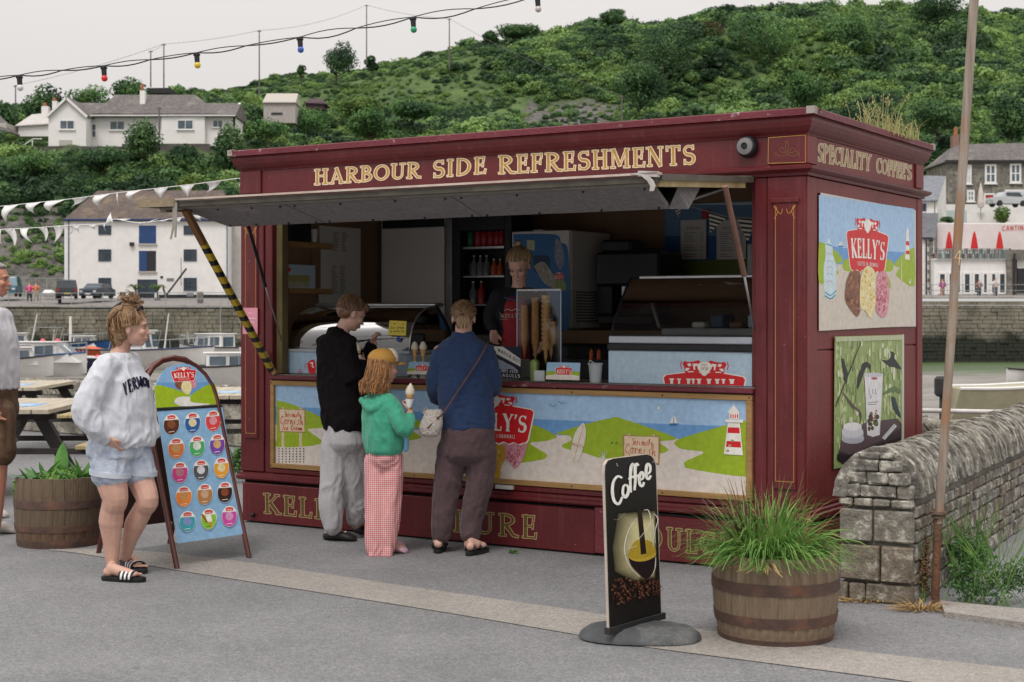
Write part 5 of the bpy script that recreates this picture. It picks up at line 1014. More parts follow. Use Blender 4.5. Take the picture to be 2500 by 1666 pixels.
SC={'C':[(.9,.2),(.6,.0),(.2,.3),(.1,.8),(.5,1),(.9,.75)],'o':[(.5,.4),(.1,.7),(.4,1),(.8,.7),(.5,.4),(.9,.5)],'r':[(0,.5),(.3,.45),(.2,1),(.35,.6),(.8,.45)],'n':[(.1,.45),(.05,1),(.3,.5),(.55,.5),(.55,.95),(.85,.9)],'i':[(.3,.45),(.2,.9),(.5,.95)],'s':[(.8,.45),(.4,.5),(.6,.8),(.2,1),(0,.9)],'h':[(.3,-.1),(.1,1),(.35,.6),(.65,.6),(.6,1),(.9,.9)],'S':[(.9,.1),(.5,0),(.3,.3),(.7,.6),(.5,1),(0,.9)],'e':[(.1,.75),(.6,.6),(.4,.4),(.05,.7),(.3,1),(.8,.85)],'u':[(.1,.45),(.1,.9),(.5,.95),(.65,.45),(.6,.95),(.9,.9)],'l':[(.2,.9),(.6,.1),(.4,.0),(.2,.8),(.5,1)],'y':[(.1,.45),(.2,.8),(.6,.8),(.7,.45),(.5,1.3),(.1,1.4)],'I':[(.3,0),(.7,.05),(.4,1),(.1,.95)],'c':[(.8,.5),(.4,.45),(.1,.8),(.5,1),(.8,.85)],'a':[(.7,.5),(.2,.5),(.1,.9),(.6,.8),(.7,.5),(.65,1)],'m':[(0,.45),(0,1),(.2,.5),(.4,.6),(.4,1),(.6,.5),(.8,.6),(.85,1)]}
def script(txt,u0,u1,v0,v1):
 out=[];n=len(txt)
 for i,c in enumerate(txt):
  if c in SC:out.append([(u0+(u1-u0)*(i+a*.95)/n,v0+(v1-v0)*b)for a,b in SC[c]])
 return out
sq=quad(z4(410,305),z4(612,315),z4(610,492),z4(412,488))
for x in(440,575):ar.poly([z4(x-10,480),z4(x+12,480),z4(x+12,606),z4(x-8,602)],rgb('DCC9A6'))
signboard(ar,sq,script('Seriously',.22,.85,.12,.34)+script('Cornish',.06,.95,.32,.66)+script('Ice Cream',.12,.9,.7,.9))
for i in range(8):
 for j in range(6):
  if i==0 and j<3 and False:continue
  ar.ell(z4(412+i*27-(0),614+j*20),1.6,1.6,rgb('2B2A2A'),8)
sq=quad(z8(1170,508),z8(1446,520),z8(1440,735),z8(1168,700));signboard(ar,sq,script('Seriously',.24,.82,.12,.36)+script('Cornish',.06,.92,.34,.7)+script('Ice Cream',.12,.9,.74,.95))
ar.curve([z8(*p)for p in((768,700),(772,600),(800,490),(855,418),(876,440),(882,510),(862,610),(825,705))],rgb('E9E0CF'),4);ar.stroke([z8(862,440),z8(790,700)],1,RED);lettering(ar,"KELLY'S",[z8(778,565),z8(866,592),z8(864,612),z8(776,586)],[(0,rgb('A03A3A'))],GL,.05)
for a in(-1.1,-.6,-.2,.25,.7):ar.stroke([z8(1018,690),z8(1018+45*math.sin(a),690-72*math.cos(a))],[1.8,.3],rgb('E8EDE0'))
for x in(1080,1115):ar.ell(z8(x,570),2.2,2.2,rgb('2F7A3A'),8)
tw_=lambda pts,c:ar.poly([z8(*p)for p in pts],c)
tw_(((1968,418),(2062,420),(2085,665),(1938,655)),WHITE);tw_(((1970,450),(2057,452),(2061,497),(1966,493)),RED);tw_(((1960,555),(2066,558),(2071,606),(1954,600)),RED);tw_(((1948,388),(2086,392),(2084,416),(1950,412)),WHITE);tw_(((1980,335),(2056,336),(2056,388),(1980,386)),WHITE)
for k in range(4):tw_(((1988+k*17,350),(1997+k*17,350),(1997+k*17,380),(1988+k*17,380)),RED)
tw_(((1964,338),(2014,280),(2064,338)),WHITE);ar.stroke([z8(2014,285),z8(2014,258)],1,WHITE)
for p in((1985,590),(1968,630),(2003,552)):ar.ell(z8(*p),4,3,rgb('A8B488'),8);ar.ell(z8(p[0]+5,p[1]),1.6,1.6,rgb('A85A5A'),6)
def sail(x,y,s,zf):ar.poly([zf(x-34*s,y),zf(x+34*s,y),zf(x+26*s,y+14*s),zf(x-28*s,y+14*s)],rgb('3C77B5'));ar.poly([zf(x-4*s,y-60*s),zf(x-4*s,y-4),zf(x-34*s,y-4)],WHITE);ar.poly([zf(x+4*s,y-70*s),zf(x+4*s,y-4),zf(x+32*s,y-4)],WHITE)
sail(1555,422,1,z8);sail(1540,350,1,z4)
for x,y in((630,285),(700,265)):ar.stroke([z8(x-35,y-18),z8(x-8,y),z8(x+8,y+6),z8(x+22,y-12)],[.8,2.5,2,.6],rgb('6FA0CF'),3)
ar.ell(z8(1440,302),3,4,WHITE,10)
blob(ar,[z8(*p)for p in((200,560),(420,560),(418,640),(400,700),(340,765),(300,720),(262,690),(230,620))],STR,60,3)
blob(ar,[z8(*p)for p in((40,560),(240,580),(265,680),(230,760),(215,845),(60,838),(20,760))],[rgb('C69A30'),rgb('B98A22'),rgb('DDBB5A'),rgb('A87A1E')],60,4);blob(ar,[z8(*p)for p in((-160,540),(30,560),(50,660),(-20,760),(-110,740),(-165,640))],CHOC,60,5)
logo(ar,quad(z8(-130,268),z8(484,300),z8(480,590),z8(-125,560)))
ar.build('painting',mf)
mb=MB();a,b=KP(*z8(185,890),-.05),KP(*z8(310,928),-.05);mb.box((a.x,-.05,b.z),(b.x,-.021,a.z));mb.build('label_plate',kio,mat('label_plate',(.6,.6,.58)))
# --- side posters
zs=zm(1850,250,2.85);za=zm(1950,480,2.34)
def sidepanel(name,y0,y1,z0,z1,lab):o=kbox(name,KL+.0075,KL+.014,y0,y1,z0,z1,M_fwhite,kio,.001);o['label']=lab;return o
sp1=sidepanel('poster',.205,2.075,1.455,2.276,'upper side poster with three scoops');ar=Art(ks(.0142),KNs,.00012,.0004)
ar.poly([zs(425,645),zs(1089,742),za(658,738),za(115,768)],SKY);ar.poly([zs(425,985),zs(600,1015),zs(1089,1050),zs(1089,1150),zs(425,1120)],SEA);ar.poly([zs(425,1130),zs(1089,1130),za(658,738),za(115,768)],rgb('D6CDBF'))
for pts in(((425,970),(480,990),(560,1050),(590,1105),(545,1125),(540,1160),(562,1190),(500,1230),(425,1255)),((590,1120),(640,1085),(900,1090),(942,1130),(935,1165),(900,1180),(640,1180),(590,1150)),((1089,1010),(1030,1040),(945,1130),(985,1150),(962,1190),(975,1220),(1089,1278)),((900,1200),(925,1260),(920,1300),(895,1290))):ar.curve([zs(*p)for p in pts],GREEN,3)
BL_=rgb('3F9FC4');ar.curve([zs(*p)for p in((470,1000),(485,950),(500,955),(520,1010),(522,1060),(545,1150),(545,1330),(520,1365),(485,1370),(465,1330),(458,1160),(470,1080))],rgb('CFE3EC'),4)
ar.stroke([zs(466,1320),zs(505,1345),zs(545,1310)],3,BL_,3);ar.stroke([zs(466,1345),zs(505,1368),zs(540,1340)],3,rgb('2C86A8'),3);ar.stroke([zs(480,985),zs(515,1000)],3,BL_)
for k,y in enumerate((1060,1110,1150,1200,1250)):ar.stroke([zs(480,y),zs(500,y-8),zs(520,y+4)],1.2,rgb('7FB2D0')if k%2 else rgb('C99''5A5'),3)
sail(578,1000,.55,zs);tw2=lambda pts,c:ar.poly([zs(*p)for p in pts],c)
tw2(((1032,900),(1050,902),(1056,1098),(1024,1092)),WHITE);tw2(((1030,965),(1051,968),(1053,998),(1029,994)),RED);tw2(((1029,1032),(1054,1034),(1055,1060),(1028,1056)),RED);tw2(((1034,900),(1042,862),(1050,902)),WHITE);ar.stroke([zs(1000,1085),zs(998,1240)],[1,5,2],rgb('E6DFCB'))
for k in(-1,0,1):ar.stroke([zs(1058,1265),zs(1058+12*k,1228)],[1.5,.3],WHITE)
logo(ar,quad(zs(616,878),zs(908,910),zs(900,1200),zs(622,1178)))
blob(ar,[zs(*p)for p in((640,1180),(700,1175),(716,1240),(705,1420),(712,1450),(688,1492),(640,1440),(605,1370),(612,1260))],CHOC,80,1);blob(ar,[zs(*p)for p in((765,1138),(800,1160),(820,1230),(818,1400),(800,1450),(782,1505),(745,1450),(710,1420),(712,1240),(735,1160))],VAN,80,2);blob(ar,[zs(*p)for p in((850,1178),(890,1185),(912,1290),(905,1420),(880,1496),(830,1470),(818,1400),(820,1240))],STR,80,3)
ar.build('poster_print',sp1)
sp2=sidepanel('poster',.465,1.806,.59,1.402,'lower side poster with tall white cup and dark birds');ar=Art(ks(.0142),KNs,.00001,.0004)
C4=[(205,800),(592,790),(590,1460),(200,1558)];ar.poly([za(*p)for p in C4],rgb('93A868'));q=random.Random(5)
for _ in range(330):
 x=q.uniform(212,584);y=q.uniform(835,1420+(590-x)*.1);L_=q.uniform(14,60);a=q.uniform(-.35,.35);wv=q.uniform(5,16);c=q.choice([rgb('C2CC9C'),rgb('AEBD82'),rgb('8FA365'),rgb('D3DAB6'),rgb('7A8E5A'),rgb('B4C08C'),rgb('9FB070'),rgb('98AA70')])
 rx_=min(wv*.55,x-204,591-x)/2.34;ry_=min(L_*.7,y-815)/2.34;(rx_>1 and ry_>1)and ar.ell(za(x,y),rx_,ry_,c,12,0)
ar.k=340;ar.poly([za(*p)for p in((207,803),(590,792),(590,818),(207,830))],rgb('B9C19A'));ar.stroke([za(352,835),za(208,1200)],2.4,rgb('3A2C24'))
def bird(pts,c=rgb('23242B')):ar.curve([za(*p)for p in pts],c,3)
bird(((240,925),(255,930),(262,960),(278,1010),(270,1070),(255,1040),(248,970)));bird(((360,955),(385,945),(405,960),(408,985),(385,975),(365,1020),(335,1100),(330,1060),(345,1000)));bird(((465,930),(510,935),(525,900),(520,885),(545,895),(545,925),(585,985),(540,975),(510,968)))
bird(((525,1140),(548,1150),(560,1190),(582,1260),(560,1250),(540,1215)),rgb('1C3A44'));ar.stroke([za(400,975),za(415,1030)],1,rgb('333333'));ar.stroke([za(250,1120),za(300,1190),za(350,1240),za(345,1300)],[2,7,5,2],rgb('5A5248'),4);ar.stroke([za(480,1130),za(540,1100),za(580,1120)],[3,14,5],rgb('5F7A4A'),4)
ar.poly([za(*p)for p in((225,1465),(245,1375),(380,1290),(560,1268),(584,1300),(584,1380),(510,1420),(290,1500),(262,1536))],rgb('3A2B30'));ar.poly([za(*p)for p in((243,1380),(380,1292),(558,1270),(580,1320),(470,1395),(290,1475),(228,1452))],rgb('5B4A50'));ar.poly([za(*p)for p in((218,1470),(284,1480),(582,1372),(582,1440),(262,1536),(216,1505))],rgb('1E1618'))
ar.poly([za(*p)for p in((372,1010),(478,1012),(460,1362),(420,1374),(388,1362))],rgb('E4E3E6'));ar.ell(za(425,1020),22,6,rgb('C9C9CF'),14);ar.ell(za(428,1040),8,3,rgb('B04A42'),10)
for s in(((400,1100),(398,1130),(412,1140),(402,1155)),((420,1100),(420,1128)),((435,1100),(434,1128),(446,1128)),((392,1180),(450,1172)),((392,1190),(440,1186))):ar.stroke([za(*p)for p in s],1.3,rgb('4B4440'))
for k in range(14):ar.ell(za(395+q.random()*50,1240+q.random()*100+0),3+3*q.random(),3+4*q.random(),q.choice([rgb('4A3A2A'),rgb('5B6B3A'),rgb('3E4A2C')]),8)
for k in range(5):ar.ell(za(440-k*4,1225+k*14),2.4,2.6,rgb('B5483C'),7)
ar.ell(za(305,1385),28,12,rgb('B9BAC4'),16);ar.poly([za(*p)for p in((243,1345),(366,1345),(366,1385),(243,1385))],rgb('C4C5CF'));ar.ell(za(304,1345),26.5,14,rgb('D8D8DE'),16);ar.poly([za(*p)for p in((252,1315),(355,1315),(360,1345),(248,1345))],rgb('D8D8DE'));ar.ell(za(304,1314),22.5,10,rgb('ECEBED'),16)
ar.stroke([za(480,1385),za(550,1305)],9,rgb('D5D7DC'));ar.stroke([za(480,1378),za(548,1302)],1,rgb('8F9199'))
lettering(ar,'WILD CHAI LATTE',[za(300,1492),za(540,1428),za(540,1442),za(300,1508)],[(0,rgb('8F8A88'))],GS,.2);ar.build('poster_print',sp2)
# --- awning: outer frame, grey board, gutter, struts
cn_=bpy.data.objects.new('awning',None);link(cn_,kio)
yo,zo=-1.295,2.262
mb=MB();V=[(.40,yo,zo),(4.10,yo,zo),(4.10,-.03,2.358),(.40,-.03,2.358)];mb.loft([[Vector(v)for v in V],[Vector(v)+Vector((0,0,.018))for v in V]]);mb.build('top_sheet',cn_,mat('awning_sheet',(.32,.3,.27),(.22,.2,.18),.8))
kb=lambda nm,a,b,w_,h_,m:MB().beam(a,b,w_,h_).build(nm,cn_,m)
kb('front_rail',(.30,yo-.01,zo+.028),(4.12,yo-.01,zo+.028),.05,.012,mat('pale_edge',(.6,.5,.44),(.45,.36,.3),.7));kb('gutter_strip',(.38,yo+.005,zo-.004),(4.1,yo+.005,zo-.004),.05,.03,mat('dark_strip',(.05,.045,.035),(.09,.08,.06),.7));kb('rail_end',(.28,yo-.02,zo+.012),(.62,yo-.02,zo+.008),.035,.05,M_beamw)
kb('front_beam',(.42,yo+.07,zo-.018),(4.06,yo+.07,zo-.018),.09,.022,mat('grey_beam',(.27,.25,.22),(.2,.18,.16),.8));kb('side_beam',(4.07,yo+.03,zo-.02),(4.07,-.12,2.315),.05,.035,mat('yellowed_beam',(.48,.37,.19),(.30,.22,.1),.7));kb('side_beam',(.45,yo+.03,zo-.03),(.45,-.12,2.325),.05,.035,M_beamw)
kb('side_gutter',(4.105,yo+.02,zo+.012),(4.105,-.04,2.352),.02,.035,mat('bronze_gutter',(.11,.095,.075),(.07,.06,.05),.5))
mb=MB();b0=KP(559,552,-.86);b1=KP(1632,513,-.86);zb=(b0.z+b1.z)/2;t0=(b0.x-.10,yo+.10,zo-.03);t1=(4.02,yo+.10,zo-.03);B0,B1=(b0.x,-.86,zb),(b1.x,-.86,zb)
for fa,fb in((0,.253),(.257,.62),(.623,1)):
 g_=lambda p,q,f:Vector(p).lerp(Vector(q),f);V=[g_(t0,t1,fa),g_(t0,t1,fb),g_(B0,B1,fb),g_(B0,B1,fa)];mb=MB();mb.loft([V,[v+Vector((0,.02,.02))for v in V]]);mb.build('soffit_board',cn_,M_greyb)
 for f in(fa+.015,(fa*2+fb)/3,(fa+2*fb)/3,fb-.015):
  for u in(.06,.92):p_=g_(g_(t0,t1,f),g_(B0,B1,f),u);mb=MB();mb.ball((p_.x,p_.y-.004,p_.z-.004),.0075,n=8,k=5);mb.build('bolt',cn_,M_black)
e0=KP(1681,511,-.80);e1_=KP(1745,461,-.55);V=[Vector(B1),Vector((e0.x,-.80,e0.z)),Vector((4.045,-.62,2.285)),Vector(t1)+Vector((0,.3,.006))];mb=MB();mb.loft([V,[v+Vector((0,.02,.03))for v in V]]);mb.build('soffit_return',cn_,M_greyb)
V=[Vector(B0),Vector(B1),Vector((B1[0]+.1,-.05,2.33)),Vector((B0[0],-.05,2.33))];mb=MB();mb.loft([V,[v+Vector((0,0,.012))for v in V]]);mb.build('inner_soffit',cn_,M_greyb)
def ribbon(name,pts,w_,m,parent=cn_,th=.003):
 mb=MB();P_=[Vector(p)for p in pts];mb.loft([[p+Vector((-w_/2*f,0,0)),p+Vector((w_/2*f,0,0)),p+Vector((w_/2*f,th,0)),p+Vector((-w_/2*f,th,0))]for p,f in zip(P_,np.linspace(1,.5,len(P_)))]);return mb.build(name,parent,m)
M_tat=mat('tattered_sheet',(.55,.52,.52),(.42,.38,.36),.8)
zt=zm(1200,250,3.136);ribbon('torn_flap',[KP(*zt(*p),yo-.04)for p in((1090,545),(1170,560),(1215,600),(1235,640),(1225,680))],.05,M_tat);kb('flashing',KP(*zt(1130,548),yo-.02),KP(*zt(1280,552),yo-.02),.03,.03,M_tat)
zt=zm(0,400,3.361);ribbon('hanging_strap',[KP(*zt(*p),yo-.03)for p in((1435,300),(1425,420),(1425,500),(1400,620))],.03,mat('strap',(.3,.28,.24)));ribbon('hanging_strap',[KP(*zt(*p),yo-.035)for p in((1440,320),(1440,480),(1438,605))],.03,mat('strap',(.3,.28,.24)))
z=zm(0,400,3.361);A=KP(452,512,yo+.05);B=Vector((.285,-.03,1.10));B=KP(664,905,-.03)
mt=bpy.data.materials.new('hazard_tape');mt.use_nodes=True;t=mt.node_tree;N=t.nodes;l=t.links.new;b_=N['Principled BSDF'];b_.inputs['Roughness'].default_value=.4
tc_=N.new('ShaderNodeTexCoord');sx=N.new('ShaderNodeSeparateXYZ');l(tc_.outputs['Object'],sx.inputs[0]);nz_=N.new('ShaderNodeTexNoise');nz_.inputs['Scale'].default_value=5;l(tc_.outputs['Object'],nz_.inputs['Vector'])
ad=N.new('ShaderNodeMath');ad.operation='MULTIPLY_ADD';ad.inputs[1].default_value=.7;l(sx.outputs['Y'],ad.inputs[0]);l(sx.outputs['Z'],ad.inputs[2]);a2=N.new('ShaderNodeMath');a2.operation='MULTIPLY_ADD';a2.inputs[1].default_value=.03;l(nz_.outputs[0],a2.inputs[0]);l(ad.outputs[0],a2.inputs[2])
m_=N.new('ShaderNodeMath');m_.operation='MODULO';m_.inputs[1].default_value=.115;l(a2.outputs[0],m_.inputs[0]);c_=N.new('ShaderNodeMath');c_.operation='LESS_THAN';c_.inputs[1].default_value=.05;l(m_.outputs[0],c_.inputs[0])
up=N.new('ShaderNodeMath');up.operation='LESS_THAN';l(sx.outputs['Z'],up.inputs[0]);L_=(A-B).length;up.inputs[1].default_value=L_-.32;ml=N.new('ShaderNodeMath');ml.operation='MULTIPLY';l(up.outputs[0],ml.inputs[0]);l(c_.outputs[0],ml.inputs[1])
mx=N.new('ShaderNodeMix');mx.data_type='RGBA';l(up.outputs[0],mx.inputs['Factor']);mx.inputs[6].default_value=(.2,.09,.03,1);mx.inputs[7].default_value=(.55,.38,.02,1);mx2=N.new('ShaderNodeMix');mx2.data_type='RGBA';l(ml.outputs[0],mx2.inputs['Factor']);l(mx.outputs[2],mx2.inputs[6]);mx2.inputs[7].default_value=(.012,.011,.01,1);l(mx2.outputs[2],b_.inputs['Base Color'])
mb=MB();mb.box((-.022,-.022,0),(.022,.022,L_),bev=.004);st=mb.build('prop',cn_,mt,loc=B);st['label']='prop wrapped in yellow and black tape';st.rotation_mode='QUATERNION';st.rotation_quaternion=(A-B).to_track_quat('Z','Y')
mb=MB();mb.tube([KP(646,862,-.05),KP(672,915,-.03)],.02,8);mb.build('prop_foot',cn_,M_batten)
kb('bracket',KP(*z(1560,345),yo+.3),KP(*z(1690,355),yo+.3),.04,.02,M_beamw);kb('bracket',KP(*z(1685,350),yo+.3),KP(*z(1722,430),yo+.3),.025,.02,M_beamw)
def gas(p0,p1,p2,r0,m):mb=MB();mb.tube([p0,p1],r0,10);o=mb.build('gas_strut',cn_,m,smooth=40);mb=MB();mb.tube([p1,p2],r0*.42,8);mb.build('strut_rod',o,M_steel,smooth=True)
gas(KP(607,555,-.80),KP(648,700,-.42),KP(688,832,-.04),.012,M_black)
gas(KP(1770,455,-.62),KP(1817,674,-.35),KP(1842,806,-.05),.017,mat('rusty_tube',(.2,.10,.07),(.13,.07,.05),.6,12))
# ------------ what stands inside the kiosk
def kthing(name,label,cat,p,group=None):
 """p in the kiosk's own axes"""
 return thing(name,label,cat,KM@Vector(p),KYAW,group)
def ibox(parent,name,zf,x0,y0,x1,y1,y,d,m,bev=.006):
 a,b=KP(*zf(x0,y0),y),KP(*zf(x1,y1),y);o_=KI@parent.location;mb=MB();mb.box(a-o_,Vector((b.x,y+d,b.z))-o_,bev=bev);return mb.build(name,parent,m)
def iart(parent,y,step=.0001):o_=KI@parent.location;return Art(lambda px,py:KP(px,py,y)-o_,(0,-1,0),step,.0006)
z5=zm(650,500,3.485);z6=zm(1150,500,3.136)
def base(zf,x,y,yl,z=None):p=KP(*zf(x,y),yl);return(p.x,yl,z if z is not None else p.z)
WX=.062
def wthing(name,label,cat,zf,x,y):p=KS(*zf(x,y),WX);return kthing(name,label,cat,(WX,p.y,p.z))
def wbox(parent,name,zf,x0,y0,x1,y1,d,m,off=0.0,bev=.003):
 o_=KI@parent.location;xm=(x0+x1)/2;a,b=KS(*zf(x0,y0),WX),KS(*zf(x1,y1),WX);t,u=KS(*zf(xm,y0),WX).z,KS(*zf(xm,y1),WX).z;mb=MB();mb.box(Vector((WX+off,a.y,u))-o_,Vector((WX+off+d,b.y,t))-o_,bev=bev);return mb.build(name,parent,m)
def wart(parent,off):o_=KI@parent.location;return Art(lambda px,py:KS(px,py,WX+off)-o_,(1,0,0),.0001,.0006)
o=wthing('wall_shelf','upper wooden shelf inside the left of the hatch','shelf',z5,330,350);wbox(o,'board',z5,148,322,520,372,.06,M_batten);wbox(o,'upright',z5,372,376,440,712,.03,M_ply)
o=wthing('wall_shelf','lower wooden shelf just above the left glass freezer','shelf',z5,330,740);wbox(o,'board',z5,148,715,520,760,.06,M_batten)
o=wthing('black_box','black box standing on the upper shelf at left','box',z5,240,318);wbox(o,'case',z5,150,120,338,320,.05,M_black,.005)
o=wthing('promo_box','pale picture box with red logo on the lower shelf','box',z5,260,712);wbox(o,'case',z5,150,512,372,713,.05,M_pblue,.005);ar=wart(o,.0555)
ar.poly([z5(155,600),z5(368,600),z5(368,705),z5(155,705)],rgb('A8A868'));ar.poly([z5(155,650),z5(368,660),z5(368,705),z5(155,705)],rgb('BDB5A0'));ar.poly([z5(155,535),z5(212,540),z5(205,572),z5(155,570)],RED);ar.build('print',o)
o=wthing('paper_cup','white cup on the upper shelf beside the black box','cup',z5,378,320);mb=MB();mb.lathe([(0,0),(.025,0),(.032,.1),(0,.1)],14,c=(.035,0,0));mb.build('cup',o,M_fwhite)
o=wthing('menu_board','cream price board with small printed columns inside the hatch','sign',z5,620,800);wbox(o,'board',z5,443,190,788,1000,.02,M_fwhite);ar=wart(o,.0205);q=random.Random(2)
for bx,y0,y1 in((570,235,400),(555,520,755)):
 for c in range(2):
  for y in range(y0,y1,13):ar.stroke([z5(bx+c*70,y),z5(bx+c*70+q.uniform(25,55),y)],1.3,rgb('5F5A52'))
ar.build('print',o)
ibox(kio,'inner_post',z5,850,130,980,1050,1.8,.1,M_ply)
o=kthing('upright_fridge','tall off-white fridge with dark top vent','fridge',base(z5,1250,1400,1.5,.22));ibox(o,'door',z5,982,205,1510,1300,1.48,.04,M_fwhite);ibox(o,'cabinet',z5,975,100,1522,1310,1.525,.5,M_fwhite);ibox(o,'top_vent',z5,985,140,1500,202,1.49,.03,M_black);ibox(o,'edge_trim',z5,1524,120,1575,1300,1.47,.5,M_steel)
o=kthing('drinks_fridge','dark glass-front drinks fridge with cans on lit shelves','fridge',base(z5,1810,1300,1.5,.22));ibox(o,'cabinet',z5,1580,90,2080,1290,1.78,.25,M_black);ibox(o,'side_frame',z5,1580,90,1645,1290,1.45,.32,M_black);ibox(o,'side_frame',z5,2025,90,2085,1290,1.45,.32,M_black);ibox(o,'header',z5,1646,90,2024,215,1.45,.32,M_black)
for y in(362,608,850):ibox(o,'shelf',z5,1648,y,2022,y+8,1.5,.26,M_steel,0)
def can(label,zf,x,y,yl,h,r,col,name='drink_can',grp='cans and bottles in the drinks fridge'):
 p=KP(*zf(x,y),yl);t=kthing(name,label,'can' if name=='drink_can' else 'bottle',(p.x,yl,p.z),grp);mb=MB()
 if name=='drink_can':mb.lathe([(0,0),(r*.8,0),(r,.008),(r,h-.01),(r*.8,h),(0,h)],14)
 else:mb.lathe([(0,0),(r,0),(r,h*.6),(r*.4,h*.8),(r*.38,h),(0,h)],14)
 mb.build('body',t,col,smooth=40);mb=MB();mb.lathe([(0,h),(r*.4,h+.002),(r*.4,h+.012),(0,h+.012)],10);mb.build('lid',t,M_steel);return t
mg,mr_,mo_,mcl=mat('can_green',(.02,.16,.07),(.015,.12,.05),.35),mat('can_red',(.34,.02,.03),(.28,.015,.02),.35),mat('bottle_orange',(.5,.10,.03),(.4,.08,.03),.35),mat('bottle_clear',(.16,.17,.19),(.12,.13,.15),.2)
for i,x in enumerate((1685,1735)):can('%s green can on the top fridge shelf'%('left' if i==0 else 'right'),z5,x,358,1.6,.115,.033,mg)
for i,x in enumerate((1805,1855,1912,1965,2005)):can('red can, number %s from the left among the red cans on the top fridge shelf'%['one','two','three','four','five'][i],z5,x,358,1.6,.118,.033,mr_)
for i,x in enumerate((1712,1768,1822,1876)):can('clear water bottle, %s of four on the middle fridge shelf'%['first','second','third','fourth'][i],z5,x,604,1.6,.15,.03,mcl,'drink_bottle')
for i,x in enumerate((1938,1992)):can('%s orange bottle on the middle fridge shelf'%['left','right'][i],z5,x,604,1.58,.12,.028,mo_,'drink_bottle')
for i,x in enumerate((1690,1760,1830)):can('%s bottle on the lower fridge shelf'%['white capped','middle','red labelled'][i],z5,x,846,1.6,.17,.033,(M_fwhite,mcl,mr_)[i],'drink_bottle')
def freezer(name,label,x0,x1,parts):
 pass
o=kthing('display_freezer','left curved glass ice cream freezer behind the boy','freezer',(.9,.12,1.1));ox=Vector((.9,.12,1.1))
xl,xr=.34,KP(998,850,.12).x;mb=MB();mb.box(Vector((xl,.12,1.101))-ox,Vector((xr,.75,1.262))-ox,bev=.01);mb.build('cabinet',o,M_pblue)
mb=MB();mb.box(Vector((xl,.11,1.262))-ox,Vector((xr+.01,.76,1.285))-ox,bev=.005);mb.build('top_rim',o,mat('freezer_rim',(.42,.46,.5)))
mb=MB();mb.box(Vector((xr-.11,.105,1.101))-ox,Vector((xr+.005,.118,1.26))-ox,bev=.01);mb.build('corner_cover',o,mat('freezer_grey',(.25,.3,.35)))
gp=[(.13,1.286),(.135,1.36),(.17,1.46),(.25,1.545),(.36,1.59),(.46,1.60)];gl_=glassmat('freezer_glass',(.80,.84,.84),.5)
mb=MB();n=len(gp);mb.add([Vector((xx,y,zz))-ox for xx in(xl,xr-.01)for y,zz in gp],[(i,i+1,n+i+1,n+i)for i in range(n-1)]);mb.build('curved_glass',o,gl_,smooth=True,fix=False)
mb=MB();q_=[(xr,y,zz)for y,zz in gp]+[(xr,.72,1.286)];mb.add([Vector(p)-ox for p in q_],[tuple(range(len(q_)))]);mb.build('end_glass',o,gl_,fix=False)
mb=MB();mb.tube(crom([Vector((xr,y,zz))-ox for y,zz in gp],3),.007,6);mb.build('glass_edge',o,M_steel,smooth=True)
mb=MB();mb.tube([Vector((xr,.46,1.60))-ox,Vector((xr,.56,1.5))-ox,Vector((xr,.73,1.285))-ox],.012,6);mb.build('end_frame',o,M_black)
mb=MB();mb.box(Vector((xl,.43,1.597))-ox,Vector((xr-.0,.56,1.625))-ox,bev=.01);mb.build('top_rail',o,M_steel)
mb=MB();mb.box(Vector((xl,.2,1.287))-ox,Vector((xr-.05,.72,1.30))-ox);mb.build('tub_tray',o,mat('tray_grey',(.2,.22,.25)))
mb=MB();za5=lambda x,y,yy:KP(*z5(x,y),yy)-ox;arc_=[(300,1065),(330,1010),(400,940),(500,895),(620,875),(800,890),(950,930),(1080,975),(1185,1020)]
mb.loft([[za5(x,y,.35)for x,y in arc_]+[za5(1185,1068,.35),za5(300,1068,.35)],[za5(x,y,.38)for x,y in arc_]+[za5(1185,1068,.38),za5(300,1068,.38)]]);ld=mb.build('display_liner',o,mat('pale_pink_liner',(.62,.54,.56),(.56,.48,.5),.4))
ar=Art(lambda px,py:KP(px,py,.345)-ox,(0,-1,0),.0002,.001);ar.stroke([z5(*p)for p in((300,1060),(380,1010),(480,975),(620,960),(620,958))],[1,2.5,3.5,3],rgb('2A2020'),4);ar.stroke([z5(*p)for p in((860,1030),(1050,1005))],3,rgb('2A2020'));ar.build('trim_line',ld)
ar=Art(lambda px,py:KP(px,py,.118)-ox,(0,-1,0),.0001,.001);logo(ar,quad(z5(345,1400),z5(760,1410),z5(760,1640),z5(345,1630)),cut=.13)if False else None
ar.poly([z5(152,1245),z5(1150,1245),z5(1155,1438),z5(152,1432)],rgb('A9C4DA'));ar.curve([z5(*p)for p in((350,1350),(380,1322),(415,1330),(420,1430),(365,1430))],RED,3);ar.stroke([z5(372,1350),z5(395,1345),z5(392,1375),z5(408,1385)],3,WHITE,3);ar.stroke([z5(335,1400),z5(328,1375),z5(345,1350)],1.5,RED,3)
for p in((290,1405),(300,1420),(283,1425)):ar.ell(z5(*p),2,2.4,RED,7)
ar.build('decal',o)
ar=Art(lambda px,py:KP(px,py,.125)-ox,(0,-1,0),.0002,.001);ar.poly([z5(1050,985),z5(1195,992),z5(1188,1115),z5(1036,1110)],rgb('E3CE4C'))
for ln,y in((script('Doggy',0,1,0,1),1005),(script('Ice Cream',0,1,0,1),1038),(script('available',0,1,0,1),1068)):
 for s in ln:ar.stroke([z5(1058+u*118,y+v*18-2)for u,v in s],1,rgb('4A4330'),2)
nt_=ar.build('handwritten_note',o);nt_['label']='yellow handwritten note'
